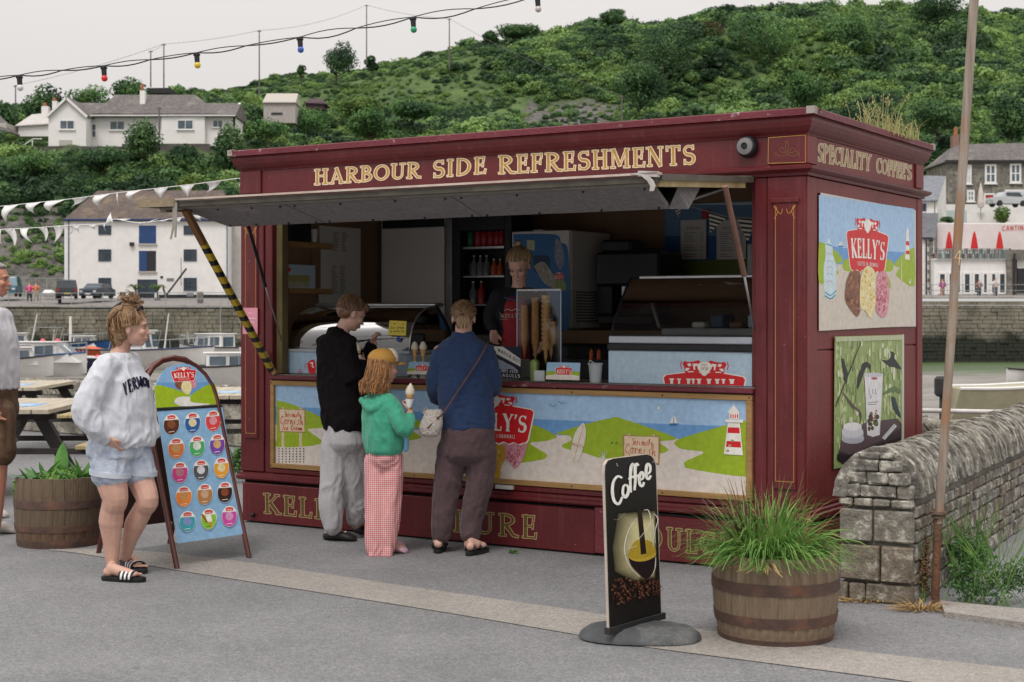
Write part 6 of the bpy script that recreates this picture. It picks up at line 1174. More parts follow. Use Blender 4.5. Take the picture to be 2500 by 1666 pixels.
ar=Art(lambda px,py:KP(px,py,.126)-ox,(0,-1,0),.0002,.001);ar.ell(z5(1128,1145),6,7,rgb('2B4F9A'),14);ar.build('round_sticker',o)
o=kthing('display_freezer','right glass display freezer with logo panel cut by the counter','freezer',(3.3,.1,1.1));ox2=Vector((3.3,.1,1.1));z_=z6
xa=KP(*z6(1047,1250),.1).x;xb=4.065;zt_=KP(*z6(1500,1120),.1).z;zb2=KP(*z6(1500,1065),.1).z;zg=KP(*z6(1500,1010),.1).z
mb=MB();mb.box(Vector((xa,.1,1.101))-ox2,Vector((xb,.8,zt_))-ox2,bev=.008);mb.build('cabinet',o,M_pblue)
mb=MB();mb.box(Vector((xa,.085,zt_+.001))-ox2,Vector((xb,.8,zb2))-ox2,bev=.006);mb.build('black_band',o,M_black)
mb=MB();mb.box(Vector((xa+.01,.09,zb2+.001))-ox2,Vector((xb,.75,zg))-ox2,bev=.006);mb.build('steel_rim',o,mat('pale_rim',(.5,.54,.6),(.44,.48,.54),.35))
zr=KP(*z6(1700,560),.42).z;gp=[(.11,zg),(.15,zg+.1),(.24,zg+.22),(.36,zr-.01),(.42,zr)];n=len(gp)
mb=MB();mb.add([Vector((xx,y,zz))-ox2 for xx in(xa+.02,xb)for y,zz in gp],[(i,i+1,n+i+1,n+i)for i in range(n-1)]);mb.build('curved_glass',o,glassmat('dark_display_glass',(.62,.64,.62),.35),smooth=True,fix=False)
mb=MB();mb.tube(crom([Vector((xa+.02,y,zz))-ox2 for y,zz in gp],3),.006,6);mb.build('glass_edge',o,M_black)
mb=MB();a,b=KP(*z6(1285,545),.42),KP(*z6(2175,590),.42);mb.box(Vector((a.x,.42,b.z))-ox2,Vector((xb,.5,a.z))-ox2,bev=.006);mb.build('top_rail',o,M_steel)
mb=MB();mb.tube([KP(*z6(1335,590),.42)-ox2,KP(*z6(1445,945),.3)-ox2],.012,8);mb.build('glass_support',o,M_steel)
mb=MB();mb.box(Vector((xa+.28,.3,zg+.002))-ox2,Vector((xb,.7,zg+.05))-ox2,bev=.01);mb.build('tub_row',o,mat('tub_steel',(.33,.34,.35)))
for i in range(4):mb=MB();mb.box(Vector((xa+.45+i*.13,.4,zg+.052))-ox2,Vector((xa+.54+i*.13,.6,zg+.09+.05*(i%2)))-ox2,bev=.01);mb.build('tub',o,(M_fwhite,mat('tub_blue',(.05,.08,.14)),mat('tub_brown',(.2,.1,.06)),M_pblue)[i])
ar=Art(lambda px,py:KP(px,py,.1)-ox2,(0,-1,0),.0001,.001);ar.poly([z6(1060,1130),z6(2175,1140),z6(2175,1392),z6(1055,1362)],rgb('B9D2E4'))
logo(ar,quad(z6(1475,1285),z6(2100,1300),z6(2090,1640),z6(1480,1620)),year=True,cut=.26)
lettering(ar,"KELLY'S",[z6(1512,1345),z6(2060,1352),z6(2060,1500),z6(1512,1490)],[(0,WHITE)],GL,.03,bold=1.1)if False else None
for x,w_ in((1530,18),(1590,12),(1660,18),(1700,10),(1740,18),(1815,20),(1880,18),(1930,12),(1988,24)):
 ar.poly([z6(x-14,1330+(x-1530)*.012),z6(x+w_+8,1331+(x-1530)*.012),z6(x+w_+4,1342+(x-1530)*.012),z6(x-8,1342+(x-1530)*.012)],WHITE);ar.poly([z6(x-4,1340),z6(x+w_,1340),z6(x+w_,1372),z6(x-4,1372)],WHITE)
ar.build('decal',o)
o=kthing('ice_cream_machine','white soft ice cream machine with blue pictured front behind the server','machine',base(z6,560,950,1.35));ibox(o,'front_panel',z6,312,208,752,950,1.35,.03,M_fwhite);ox3=KI@o.location
a,b=KP(*z6(312,208),1.35),KP(*z6(752,950),1.35);mb=MB();sw_=.62;mb.box(Vector((a.x,1.381,b.z))-ox3,Vector((b.x,1.381+sw_,a.z))-ox3,bev=.01);mb.build('body',o,M_fwhite)
ibox(o,'lid',z6,470,192,545,207,1.4,.2,M_fwhite)
ar=iart(o,1.349);ar.curve([z6(*p)for p in((325,225),(640,228),(690,290),(745,370),(748,940),(600,940),(420,930),(330,700))],rgb('2F6FA8'),4);ar.poly([z6(428,270),z6(488,275),z6(486,352),z6(430,345)],rgb('B9C09A'));ar.curve([z6(*p)for p in((480,390),(590,390),(605,440),(600,520),(540,540),(480,500))],rgb('1D3F66'),3)
blob(ar,[z6(*p)for p in((650,250),(690,300),(712,420),(680,500),(640,400))],[rgb('8C93A6'),rgb('7A8298'),rgb('A9AEBB')],14,3);blob(ar,[z6(*p)for p in((480,470),(560,440),(640,560),(650,640),(560,600))],[rgb('A9A59A'),rgb('C2BFB2'),rgb('8A8A84')],14,6);logo(ar,quad(z6(636,530),z6(714,532),z6(712,578),z6(638,576)),small=False);ar.curve([z6(*p)for p in((640,580),(715,580),(725,660),(650,650))],rgb('8FA068'),3);ar.build('decal',o)
mb=MB();xs_=b.x+.003
for i in range(11):mb.box(Vector((xs_-.002,1.45,b.z+.05+i*.022))-ox3,Vector((xs_+.004,1.85,b.z+.062+i*.022))-ox3)
mb.build('vent_grille',o,mat('vent_grey',(.2,.18,.15)))
o=kthing('coffee_machine','large black coffee machine on the rear counter','machine',base(z6,1190,930,1.45));ibox(o,'body',z6,945,365,1442,620,1.5,.4,M_black,.02);ibox(o,'hopper',z6,990,270,1225,366,1.55,.25,M_black,.02);ibox(o,'side_unit',z6,1228,335,1400,366,1.55,.25,M_black,.02);ibox(o,'drip_tray',z6,960,840,1400,930,1.42,.4,M_black,.02);ibox(o,'pillar',z6,960,621,1080,839,1.6,.25,M_black);ibox(o,'pillar',z6,1290,621,1420,839,1.6,.25,M_black);ibox(o,'group_head',z6,1150,621,1230,700,1.52,.15,M_steel)
o=kthing('rear_counter','brown wooden rear counter below the machines','counter',(2.9,1.35,.22));ox4=Vector((2.9,1.35,.22));zc_=KP(*z6(870,962),1.3).z
mb=MB();mb.box(Vector((1.95,1.3,zc_-.1))-ox4,Vector((4.32,2.1,zc_))-ox4,bev=.004);mb.build('worktop',o,M_ply);mb=MB();mb.box(Vector((1.95,1.4,.222))-ox4,Vector((4.32,2.1,zc_-.101))-ox4);mb.build('carcass',o,M_black)
o=kthing('wall_poster','large blue and green seaside poster on the rear wall','poster',base(z6,1800,540,2.15));ibox(o,'board',z6,1482,0,2180,560,2.15,.02,M_pblue);ar=iart(o,2.149);ar.poly([z6(1484,2),z6(2178,2),z6(2178,240),z6(1484,240)],rgb('5E84A8'));ar.poly([z6(1484,240),z6(2178,240),z6(2178,430),z6(1484,430)],rgb('1F5A92'));ar.poly([z6(1484,430),z6(2178,420),z6(2178,556),z6(1484,556)],rgb('5A6A18'));ar.build('print',o)
for i,(x0,x1,hd)in enumerate(((1605,1800,'COFFEE'),(1880,2105,'ICE CREAM'))):
 o=kthing('price_list',('left','right')[i]+' white price list on the blue rear poster','sign',base(z6,(x0+x1)/2,415,2.12));ibox(o,'sheet',z6,x0,120,x1,416,2.12,.004,M_fwhite,0);ar=iart(o,2.119)
 lettering(ar,hd,[z6(x0+45,170),z6(x1-45,170),z6(x1-45,190),z6(x0+45,190)],[(0,rgb('3A3A3A'))],GS,.15);q=random.Random(i)
 for y in range(212,400,17):
  if q.random()<.85:ar.stroke([z6(x0+28,y),z6(x0+28+q.uniform(50,100),y)],1.2,rgb('5A5A5A'));ar.stroke([z6(x1-45,y),z6(x1-22,y)],1.2,rgb('5A5A5A'))
 ar.build('print',o)
o=kthing('round_badge','small red badge at the top of the rear poster','badge',base(z6,1790,105,2.11));ibox(o,'badge',z6,1765,40,1822,105,2.11,.01,M_redd)
bn=kthing('striped_bunting','black and white striped bunting hanging inside the hatch right end','bunting',base(z6,1900,30,.5));oxb=KI@bn.location
def pennant(name,parent,A,B,C,n,ox_,yy,cols=(rgb('1B1A1C'),rgb('B7B2A8'))):
 a_=Art(lambda x,y:KP(x,y,yy)-ox_,(0,-1,0),.00002,.0);A,B,C=map(Vector,(A,B,C))
 for k in range(n):t0_,t1_=k/n,(k+1)/n;a_.poly([tuple(A.lerp(C,t0_)),tuple(B.lerp(C,t0_)),tuple(B.lerp(C,t1_)),tuple(A.lerp(C,t1_))],cols[k%2])
 o=a_.build(name,parent);mo_=o.modifiers.new('thick','SOLIDIFY');mo_.thickness=.002;return o
for A,B,C,n in(((1822,55),(1965,95),(1830,215),10),((2030,95),(2178,110),(2120,290),11),((1560,40),(1625,10),(1585,95),6)):pennant('flag',bn,z6(*A),z6(*B),z6(*C),n,oxb,.5)
mb=MB();mb.tube(crom([KP(*z6(*p),.5)-oxb for p in((1540,0),(1650,5),(1822,52),(1965,92),(2178,105))],4),.004,5);mb.build('cord',bn,mat('cord_grey',(.2,.2,.19)))
o=kthing('rear_window','narrow bright window slit at the right rear of the kiosk','window',base(z6,2150,535,2.13));ibox(o,'frame',z6,2112,300,2178,545,2.13,.02,M_upvc);ibox(o,'pane',z6,2135,320,2168,530,2.125,.004,mat('pale_pane',(.6,.62,.62),rough=.2))
M_cone=mat('wafer',(.80,.48,.20),(.62,.33,.12),.8,40,4,.6,90);M_cone2=mat('waffle',(.72,.38,.15),(.56,.27,.10),.8,60,4,.8,120);M_soft=mat('soft_ice',(.72,.66,.54),(.64,.57,.45),.5,20)
hd=kthing('cone_holder','clear acrylic holder with stacked ice cream cones on the counter','cone holder',base(z6,520,1335,.0+.12,1.101));oxh=KI@hd.location;y0_=.10;a=KP(*z6(352,655),y0_);b=KP(*z6(688,1335),y0_);ac=glassmat('acrylic',(.9,.93,.93),.25,.1)
for nm,v in(('side_sheet',[(a.x,y0_,1.102),(a.x,y0_+.26,1.102),(a.x,y0_+.26,a.z),(a.x,y0_,a.z)]),('side_sheet',[(b.x,y0_,1.102),(b.x,y0_+.26,1.102),(b.x,y0_+.26,a.z),(b.x,y0_,a.z)]),('front_sheet',[(a.x,y0_,1.102),(b.x,y0_,1.102),(b.x,y0_,a.z),(a.x,y0_,a.z)]),('top_sheet',[(a.x,y0_,a.z),(b.x,y0_,a.z),(b.x,y0_+.26,a.z),(a.x,y0_+.26,a.z)])):
 mb=MB();mb.add([Vector(p)-oxh for p in v],[(0,1,2,3)]);mb.build(nm,hd,ac,fix=False)
for x_ in(a.x,b.x):mb=MB();mb.beam(Vector((x_,y0_,1.102))-oxh,Vector((x_,y0_,a.z))-oxh,.004);mb.build('edge',hd,M_pblue)
mb=MB();mb.beam(Vector((a.x,y0_,a.z))-oxh,Vector((b.x,y0_,a.z))-oxh,.012,.012);mb.build('top_edge',hd,mat('acrylic_edge',(.55,.57,.58)))
def cones(label,x,ytop,ybot,rtop,waffle,yy,n,lipped):
 T,B_=KP(*z6(x,ytop),yy),KP(*z6(x,ybot),yy);t=kthing('cone_stack',label,'cones',(B_.x,yy,B_.z),'stacks of ice cream cones');H=T.z-B_.z;dz=(H-.14)/(n-1)
 for k in range(n):
  mb=MB();z0_=k*dz
  if lipped:mb.lathe([(0,0),(rtop*.45,.06),(rtop*.5,.10),(rtop*1.15,.118),(rtop*1.2,.135),(rtop*1.1,.135)],12,c=(0,0,z0_))
  else:mb.lathe([(0.003,0),(rtop*.98,.135),(rtop*1.03,.14),(rtop*.9,.138)],12,c=(0,0,z0_))
  mb.build('cone',t,M_cone2 if waffle else M_cone,smooth=50)
cones('left stack of waffle cones in the clear holder',410,770,1175,.026,True,.18,14,False);cones('taller second stack of waffle cones in the clear holder',492,712,1200,.026,True,.16,18,False);cones('tall stack of flat-lipped wafer cones in the clear holder',572,690,1235,.026,False,.14,12,True);cones('short stack of lipped wafer cones at the right of the holder',612,890,1200,.026,False,.24,9,True)
def onc(name,label,cat,x,y,yl):p=KP(*z6(x,y),yl);return kthing(name,label,cat,(p.x,yl,1.101))
o=onc('green_tub','lime green tub behind the white price block','tub',488,1325,.12);mb=MB();mb.lathe([(0,0),(.03,0),(.034,.12),(.02,.14),(0,.14)],16);mb.build('tub',o,mat('lime_tub',(.32,.42,.12),(.25,.35,.1),.4),smooth=50)
o=onc('price_block','small white price block under the cone holder','sign',520,1322,.02);mb=MB();mb.box((-.04,0,0),(.04,.02,.072),bev=.004);mb.build('block',o,mat('block_white',(.6,.64,.66)))
def card(label,zf,C4_,yy,name='logo_card'):
 c0=KP(*zf(*C4_[3]),yy);o=kthing(name,label,'card',(c0.x,yy,1.101));ox_=Vector((c0.x,yy,1.101));V=[KP(*zf(*p),yy)-ox_ for p in C4_];mb=MB();mb.loft([V,[v+Vector((0,.004,0))for v in V]]);mb.build('card',o,M_fwhite);a_=Art(lambda px,py:KP(px,py,yy)-ox_,(0,-1,0),.0001,.0005);Q=quad(*[zf(*p)for p in C4_])
 a_.poly([Q(0,0),Q(1,0),Q(1,1),Q(0,1)],rgb('9CC2E0'));a_.poly([Q(0,.55),Q(.25,.5),Q(.5,.65),Q(.8,.5),Q(1,.5),Q(1,.8),Q(0,.8)],GREEN);a_.poly([Q(.0,.78),Q(.5,.62),Q(1,.75),Q(1,1),Q(0,1)],rgb('E8E2D6'));logo(a_,(lambda u,v:Q(.27+.5*u,.3+.42*v)),small=False);a_.build('card_print',o)
card('logo card beside the translucent bucket',z6,((582,1207),(836,1212),(828,1345),(572,1337)),.0);card('logo card under two sample cones',z5,((1215,1338),(1440,1343),(1440,1447),(1195,1442)),.0)
o=onc('plastic_bucket','translucent white bucket between logo card and right freezer','bucket',952,1350,.08);mb=MB();mb.lathe([(0,0),(.036,0),(.045,.115),(.05,.118),(.05,.126),(.042,.126),(.034,.01)],24);mb.build('pail',o,mat('milky_plastic',(.42,.46,.48),(.36,.4,.42),.4),smooth=50);mb=MB();mb.lathe([(0,.07),(.04,.07)],20);mb.build('contents',o,M_fwhite)
mb=MB();mb.tube([(-.05,0,.11),(-.03,-.02,.145),(.0,0,.12)],.004,6);mb.build('handle',o,M_fwhite)
for x,lab in((1265,'left sample cone with white swirl on the counter'),(1335,'right sample cone leaning beside the other sample cone')):
 p=KP(*z5(x,1335),.05);o=kthing('sample_cone',lab,'ice cream',(p.x,.05,p.z-.002));mb=MB();mb.lathe([(0.004,0),(.021,.085),(.023,.09),(0,.09)],14);mb.build('cone',o,M_cone,smooth=50)
 mb=MB();mb.lathe([(.024,.086),(.028,.1),(.023,.108),(.025,.115),(.017,.122),(.018,.13),(.006,.14),(0,.142)],14);mb.build('ice',o,M_soft,smooth=True)
 mb=MB();mb.box((-.02,-.01,-(p.z-1.101)),(.02,.03,.002));mb.build('stand',o,M_fwhite)
p=KP(1243,925,-.0);o=kthing('warning_sign','black and white warning sign about seagulls at the woman in blue','sign',(p.x,.0,1.101));ox_=Vector((p.x,.0,1.101));Q4=[z6(170,1080),z6(382,1088),z6(380,1335),z6(170,1325)]
V=[KP(*q,0)-ox_ for q in Q4];mb=MB();mb.loft([V,[v+Vector((0,.006,0))for v in V]]);mb.build('board',o,M_black);a_=Art(lambda px,py:KP(px,py,0)-ox_,(0,-1,0),.0001,.0005);Q=quad(*Q4)
a_.poly([Q(.01,.01),Q(.99,.01),Q(.99,.99),Q(.01,.99)],rgb('23283A'));a_.poly([Q(.0,.02),Q(.35,.02),Q(.99,.38),Q(.99,.62),Q(0,.2)],rgb('D9D8D2'));a_.curve([Q(u,v)for u,v in((.1,.4),(.3,.45),(.6,.55),(.9,.75),(.6,.7),(.35,.75),(.1,.6))],rgb('8E97AA'),3);a_.stroke([Q(.1,.3),Q(.5,.5),Q(.98,.68)],[2,5,2],rgb('10131C'),3)
lettering(a_,'WATCH OUT',[Q(.16,.06),Q(.98,.42),Q(.98,.54),Q(.16,.16)],[(0,rgb('15151A'))],GS,.1,bold=1.1);lettering(a_,'DO NOT FEED',[Q(.08,.74),Q(.9,.74),Q(.9,.82),Q(.08,.82)],[(0,rgb('D8D8D8'))],GS,.12);lettering(a_,'SEAGULLS',[Q(.12,.86),Q(.98,.86),Q(.98,.96),Q(.12,.96)],[(0,rgb('D8D8D8'))],GS,.12);a_.build('print',o)
o=onc('white_container','white flat container behind the warning sign','container',230,1090,.3);mb=MB();mb.box((-.13,0,0),(.12,.2,.13),bev=.01);mb.build('container',o,M_fwhite)
o=onc('till','small black card till left of the server','till',60,1000,.5);mb=MB();mb.box((-.12,0,0),(.1,.2,.1),bev=.01);mb.build('base',o,M_black);mb=MB();mb.box((-.16,.05,.12),(.12,.08,.3),bev=.01);mb.build('screen',o,M_black)
o=onc('dark_crate','dark crate of small bottles behind the logo card','crate',850,1150,.55);mb=MB();mb.box((-.2,0,0),(.2,.3,.13));mb.build('crate',o,M_black)
for i in range(2):mb=MB();mb.lathe([(0,0),(.014,0),(.014,.05),(.006,.07),(0,.07)],10,c=(.06+i*.06,.02,.132));mb.build('bottle',o,mo_)
o=kbox('notice',KP(593,752,-.036).x,KP(629,816,-.036).x,-.038,-.034,KP(593,816,-.036).z,KP(593,752,-.036).z,mat('pink_notice',(.72,.30,.38)),kio,0);o['label']='pink paper notice';ar=Art(kf(-.0382),KN,.0001,.0004);z=zm(0,400,3.361)
for y,a_,b_ in((1225,2040,2065),(1268,2040,2100),(1300,2045,2090)):ar.stroke([z(a_,y),z(b_,y)],2.2,rgb('F2C8D0'))
ar.build('notice_print',o)
M_moss=leafmat('moss',(.10,.09,.03),(.2,.17,.06),(.34,.3,.14),20,rnd=False);M_straw=mat('straw',(.36,.34,.15),(.25,.24,.09),.8,10)
rsx=np.random.RandomState(8)
def tuft(label,cx,cy,zz,n,h,spread,name='roof_weed',m=M_straw,heads=True,cat='weed',width=.004,bend=.5,kio_=True):
 o=(kthing if kio_ else thing)(name,label,cat,(cx,cy,zz));mb=MB()
 for _ in range(n):
  a=rsx.rand()*6.28;b0_=Vector((rsx.normal()*spread*.4,rsx.normal()*spread*.4,0));hh=h*(.4+.7*rsx.rand());d=Vector((math.cos(a),math.sin(a),0))*hh*bend*rsx.rand();pts_=[b0_,b0_+d*.3+Vector((0,0,hh*.6)),b0_+d+Vector((0,0,hh))];mb.tube(crom(pts_,3),[width,width,width*.8,width*.7,width*.6,width*.5,width*.3],3)
  if heads and rsx.rand()<.5:
   for k in range(5):mb.ball(tuple(pts_[2]+Vector((rsx.normal()*.008,rsx.normal()*.008,-k*.012))),(.005,.005,.008),n=5,k=4)
 mb.build('stems',o,m,fix=False);return o
tuft('tall dry grasses growing on the kiosk roof edge',KL+.01,1.35,2.74,34,.25,.2);tuft('small upright weed on the kiosk roof edge',KL+.03,.95,2.74,12,.12,.03);tuft('straw grass spreading over the rear roof corner',KL+.02,1.62,2.735,90,.13,.2,bend=1.2,heads=False)
for cx,cy,n,lab in((KL+.03,.02,60,'small moss clump on the front right roof corner'),(KL+.04,2.2,60,'moss clump at the rear right roof corner'),(-.03,-.04,90,'golden moss cushion on the front left roof corner')):
 o=kthing('moss_clump',lab,'moss',(cx,cy,2.745));C_,d_=crown_points(n*5,(.07,.05,.028),4,rsx);C_[:,2]=np.abs(C_[:,2]);link(bpy.data.objects.new('moss',qmesh('moss',leaf_quads(C_,.007,.6,d_,rs=rsx),4,M_moss)),o)
 # ------------ A-board with ice cream flavours
zB=zm(350,850,2.85)
FL,FR=G(432.5,1390),G(608,1362);FM=(FL+FR)/2;AC=(FR-FL).normalized();BM=FM+Vector((-.64,.60,0));AP=Vector((-2.17,9.70,1.26));UP=(AP-FM).normalized();HW=(FR-FL).length/2
ab=thing('a_board','brown tubular A-board with fifteen ice cream flavours beside the woman in shorts','sign',FM);M_brn=mat('brown_enamel',(.10,.022,.014),(.07,.014,.009),.3,6,6,.05,40,spec=.6,wear=(.2,.12,.09),wscale=25,wlo=.66,whi=.7)
LN=(AP-FM).length
def arch_pts(M,U,L_,w):
 r=w;st=L_-r;return[M-AC*w+U*t for t in(0,st*.33,st*.66,st)]+[M+U*(st+r*math.sin(a))-AC*(w*math.cos(a))for a in[math.pi*k/10 for k in range(1,10)]]+[M+AC*w+U*t for t in(st,st*.66,st*.33,0)]
o0=FM;mb=MB();mb.tube([p-o0 for p in arch_pts(FM,UP,LN,HW)],.0165,12);mb.build('front_frame',ab,M_brn,smooth=50)
UB=(AP+Vector((.0,.03,-.0))-BM).normalized();mb=MB();mb.tube([p-o0 for p in arch_pts(BM,UB,(AP-BM).length,HW)],.0165,12);mb.build('rear_frame',ab,M_brn,smooth=50)
NF=AC.cross(UP).normalized();NF=NF if NF.y<0 else-NF
f_=plane_fn(FM+NF*.006,NF);fl_=lambda px,py:f_(px,py)-o0
lowq=[zB(98,440),zB(550,412),zB(692,1295),zB(240,1360)];dome=[zB(*p)for p in((88,417),(80,330),(90,250),(120,180),(170,135),(230,114),(300,110),(370,124),(430,165),(480,218),(510,285),(527,392))]
for nm,pts_ in(('flavour_panel',lowq),('header_panel',dome)):
 V=[fl_(*p)for p in pts_];mb=MB();mb.loft([V,[v-NF*.006 for v in V]]);mb.build(nm,ab,M_pblue)
V=[fl_(*zB(*p))-NF*.01 for p in((70,440),(560,410),(700,1290),(230,1352))];
mb=MB();mb.tube([fl_(*zB(85,432)),fl_(*zB(545,403))],.008,8);mb.build('cross_rail',ab,M_dark)
nb=AC.cross(UB).normalized();nb=nb if nb.y>0 else-nb;V=[BM+UB*t+AC*s*HW*.96-o0 for t,s in((.16,-1),(.16,1),(1.05,1),(1.05,-1))];mb=MB();mb.loft([V,[v+nb*.006 for v in V]]);mb.build('rear_panel',ab,mat('dark_brown_panel',(.06,.018,.014),(.04,.012,.01),.5))
ar=Art(fl_,NF,.00004,.0006);ar.poly(lowq,rgb('8FB9DC'));ar.poly([dome[0],dome[-1]]+dome[1:-1][::-1],rgb('8DB6DC'));zp=lambda pts:[zB(*p)for p in pts]
ar.poly(zp(((90,240),(180,238),(260,250),(360,240),(495,236),(510,300),(300,330),(86,290))),rgb('6F9FD0'))
ar.curve(zp(((88,412),(82,340),(85,260),(180,275),(260,300),(330,325),(300,340),(230,360),(215,385),(260,402))),GREEN,3);ar.curve(zp(((492,240),(440,260),(370,300),(312,350),(330,375),(420,385),(524,385),(522,340),(510,285))),GREEN,3);ar.poly([dome[0],dome[-1],zB(520,370),zB(400,388),zB(250,400),zB(90,380)],GREEN)
ar.curve(zp(((215,372),(235,345),(290,338),(325,345),(330,375),(400,385),(465,390),(380,402),(260,404))),rgb('E6E4DD'),3)
blob(ar,zp(((218,225),(262,222),(285,245),(268,285),(240,285),(220,260))),CHOC,14,1,(2,3));blob(ar,zp(((320,225),(362,225),(368,260),(352,282),(325,270))),STR,14,2,(2,3));blob(ar,zp(((270,240),(300,228),(330,245),(332,300),(305,325),(272,300),(262,270))),VAN,18,3,(2,3))
logo(ar,quad(zB(190,160),zB(366,150),zB(364,230),zB(200,238)),small=True)
cols_=['5A3322','2F62A0','E04A48','D97A3C','4FAF68','7A48A8','D0458C','55585F','E8A035','EF8A3A','B8804A','3A2420','3FA8B5','8CC23A','D050A8'];sc_=['8A5238','E8D8A8','E09CAA','C89A6A','E4E4DC','D8B078','C08088','DCD8DC','E0D8A8','D09858','D0A888','8A4A30','8A9AD0','F0EEE4','D8A0C8']
cen=[(193,533),(340,522),(483,508),(225,700),(370,685),(510,673),(250,868),(397,852),(538,836),(276,1037),(422,1020),(562,1006),(301,1210),(448,1193),(592,1174)]
for i,(cx,cy)in enumerate(cen):
 k0=ar.k;rx=57-(i%3)*1.5;C_=zB(cx,cy);e=lambda u,v:(C_[0]+u*rx/2.85,C_[1]+(v*73-u*4)/2.85)
 egg=[e(math.cos(a)*(1-.06*math.sin(a)),math.sin(a))for a in(2*math.pi*k/28 for k in range(28))];ar.poly(egg,rgb('F2EFE8'));low=[e(math.cos(a)*.95,math.sin(a)*.97)for a in(math.pi*k/14 for k in range(-2,17))];low=[p for p in low];ar.poly(low,rgb(cols_[i]))
 if i==13:
  ar.stroke([e(-.85,-.5),e(-.2,.3)],5,rgb('A0522D'));ar.poly([e(-.1,.1),e(.4,.2),e(.35,.9)],rgb('D98A3A'));ar.curve([e(-.4,-.8),e(.1,-.9),(e(.3,-.3)),e(.45,.2),e(-.1,.25),e(-.35,-.2)],rgb('F3F1EA'),3)
 else:
  ar.ell(e(0,-.02),rx*.50/2.85,73*.40/2.85,rgb(sc_[i]),14);q=random.Random(i);c_=rgb(sc_[i])
  for t in range(9):ar.k=k0+5+t%3;ar.ell(e(q.uniform(-.38,.38),q.uniform(-.3,.3)),1.6,1.2,tuple(x*q.choice([.7,.8,1.2])for x in c_),6)
 ar.k=k0+9;ar.poly([e(a,b-.68)for a,b in((-.5,-.1),(-.2,-.2),(.2,-.2),(.5,-.1),(.48,.16),(-.45,.18))],rgb('D8504A'));ar.stroke([e(-.35,-.62),e(.35,-.64)],1.3,rgb('F0D8D0'));ar.stroke([e(-.35,.72),e(0,.70),e(.35,.68)],1.4,rgb('F0EDE6')if i!=13 else rgb('3A6A20'))
ar.build('panel_print',ab)
# ------------ coffee sign
zC=zm(1400,1050,2.751);CL,CR=G(1486.5,1541,.07),G(1615,1504,.07);cs=thing('coffee_sign','black freestanding coffee sign on a grey weighted base beside the barrel','sign',Vector(((CL.x+CR.x)/2,(CL.y+CR.y)/2,0)));cdir=(CR-CL).normalized();CN=Vector((cdir.y,-cdir.x,0));o1=cs.location.copy()
f2=plane_fn(CL,CN);fc=lambda px,py:f2(px,py)-o1
outl=[zC(238,1355),zC(206,290),zC(210,235),zC(228,205),zC(262,192),zC(490,163),zC(525,172),zC(546,200),zC(556,240),zC(594,1252)]
V=[fc(*p)for p in outl];mb=MB();mb.loft([V,[v-CN*.012 for v in V]]);mb.build('board',cs,mat('board_edge',(.55,.48,.42),(.45,.38,.32),.6))
cx_,cy_=sum(p[0]for p in outl)/10,sum(p[1]for p in outl)/10;ar=Art(fc,CN,.00004,.0006);ar.poly([(cx_+(x-cx_)*.975,cy_+(y-cy_)*.993)for x,y in outl],rgb('171414'))
for k in range(14):
 t=k/13;ar.k=k*2;w_=1-t*.62;cx0,cy0=400+70*t,790;ww_,hh_=150*w_,235*(1-t*.35);c=tuple(a*(1-t)+b*t for a,b in zip(rgb('2A2416'),rgb('D9CF9E')))
 ar.poly([zC(min(555+(y-165)*.035,max(245+(y-200)*.03,cx0+ww_*u)),y)for u,y in((-.75,cy0-hh_*1.0),(1,cy0-hh_*1.08),(1.05,cy0),(1,cy0+hh_*.9),(.0,cy0+hh_),(-.9,cy0+hh_*.7),(-1.05,cy0))],c)
ar.k=40;zc=lambda*P_:[zC(*p)for p in P_]
ar.curve(zc((360,850),(400,760),(450,735),(520,750),(548,800),(545,850),(470,880),(400,870)),rgb('B59A30'),3);ar.curve(zc((368,860),(430,880),(500,860),(548,850),(545,915),(520,975),(480,1000),(430,960),(385,910)),rgb('22141A'),3);ar.curve(zc((365,850),(430,868),(500,850),(548,825),(540,855),(470,882),(400,878)),rgb('C9A93C'),3)
ar.poly(zc((425,525),(455,525),(488,830),(450,838)),rgb('2B1712'))
W_=rgb('E9E6DA')
for s in(((425,590),(370,670),(340,780),(350,860),(385,930),(440,985)),((550,850),(545,930),(520,985)),((470,540),(500,540),(515,600),(500,650),(440,730)),((535,560),(565,600),(545,680),(548,760)),((530,600),(538,700),(530,780)),((350,800),(420,780))):ar.stroke(zc(*s),[1,2.6,1.6,1],W_,4)
ar.stroke(zc((265,600),(300,600),(340,560),(350,600),(390,610)),[.4,1.6,1,.5],rgb('9A9078'),4)
q=random.Random(9)
for k in range(190):
 x=q.uniform(248,576);top=1000+abs(x-470)*.05 if x>380 else 985+(380-x)*.1;bot=1190-(x-240)*.28;y=q.uniform(top,bot);
 c=q.choice(['4A2418','2E1510','4E2A1C','3A1C14','6A4430','1E0E0C']);ar.k=90+k%11;ar.ell(zC(x,y),q.uniform(2.6,4.6),q.uniform(2,3),rgb(c),8,q.uniform(0,3))
 if q.random()<.4:ar.k=102;ar.ell(zC(x-3,y-4),1.2,.8,rgb('B08060'),6,0)
ar.k=110
cf_=[((322,322),(290,312),(262,350),(256,420),(270,480),(300,495),(322,450)),((350,368),(330,380),(326,430),(345,450),(362,420),(362,385),(350,368)),((405,245),(392,228),(380,260),(376,340),(380,420)),((362,330),(402,310)),((432,240),(418,228),(408,260),(410,330),(404,405)),((395,322),(440,300)),((436,340),(462,322),(462,292),(448,288),(436,320),(440,365),(458,375),(468,350)),((484,300),(508,280),(508,240),(490,232),(482,270),(486,318),(500,328),(514,305))]
for s in cf_:ar.stroke(zc(*s),[4.5,8,5.5],rgb('F4F2EC'),5)
for x,y in((290,240),(285,228),(535,205),(528,215)):ar.ell(zC(x,y),1.2,1.2,W_,6)
ar.build('board_print',cs)
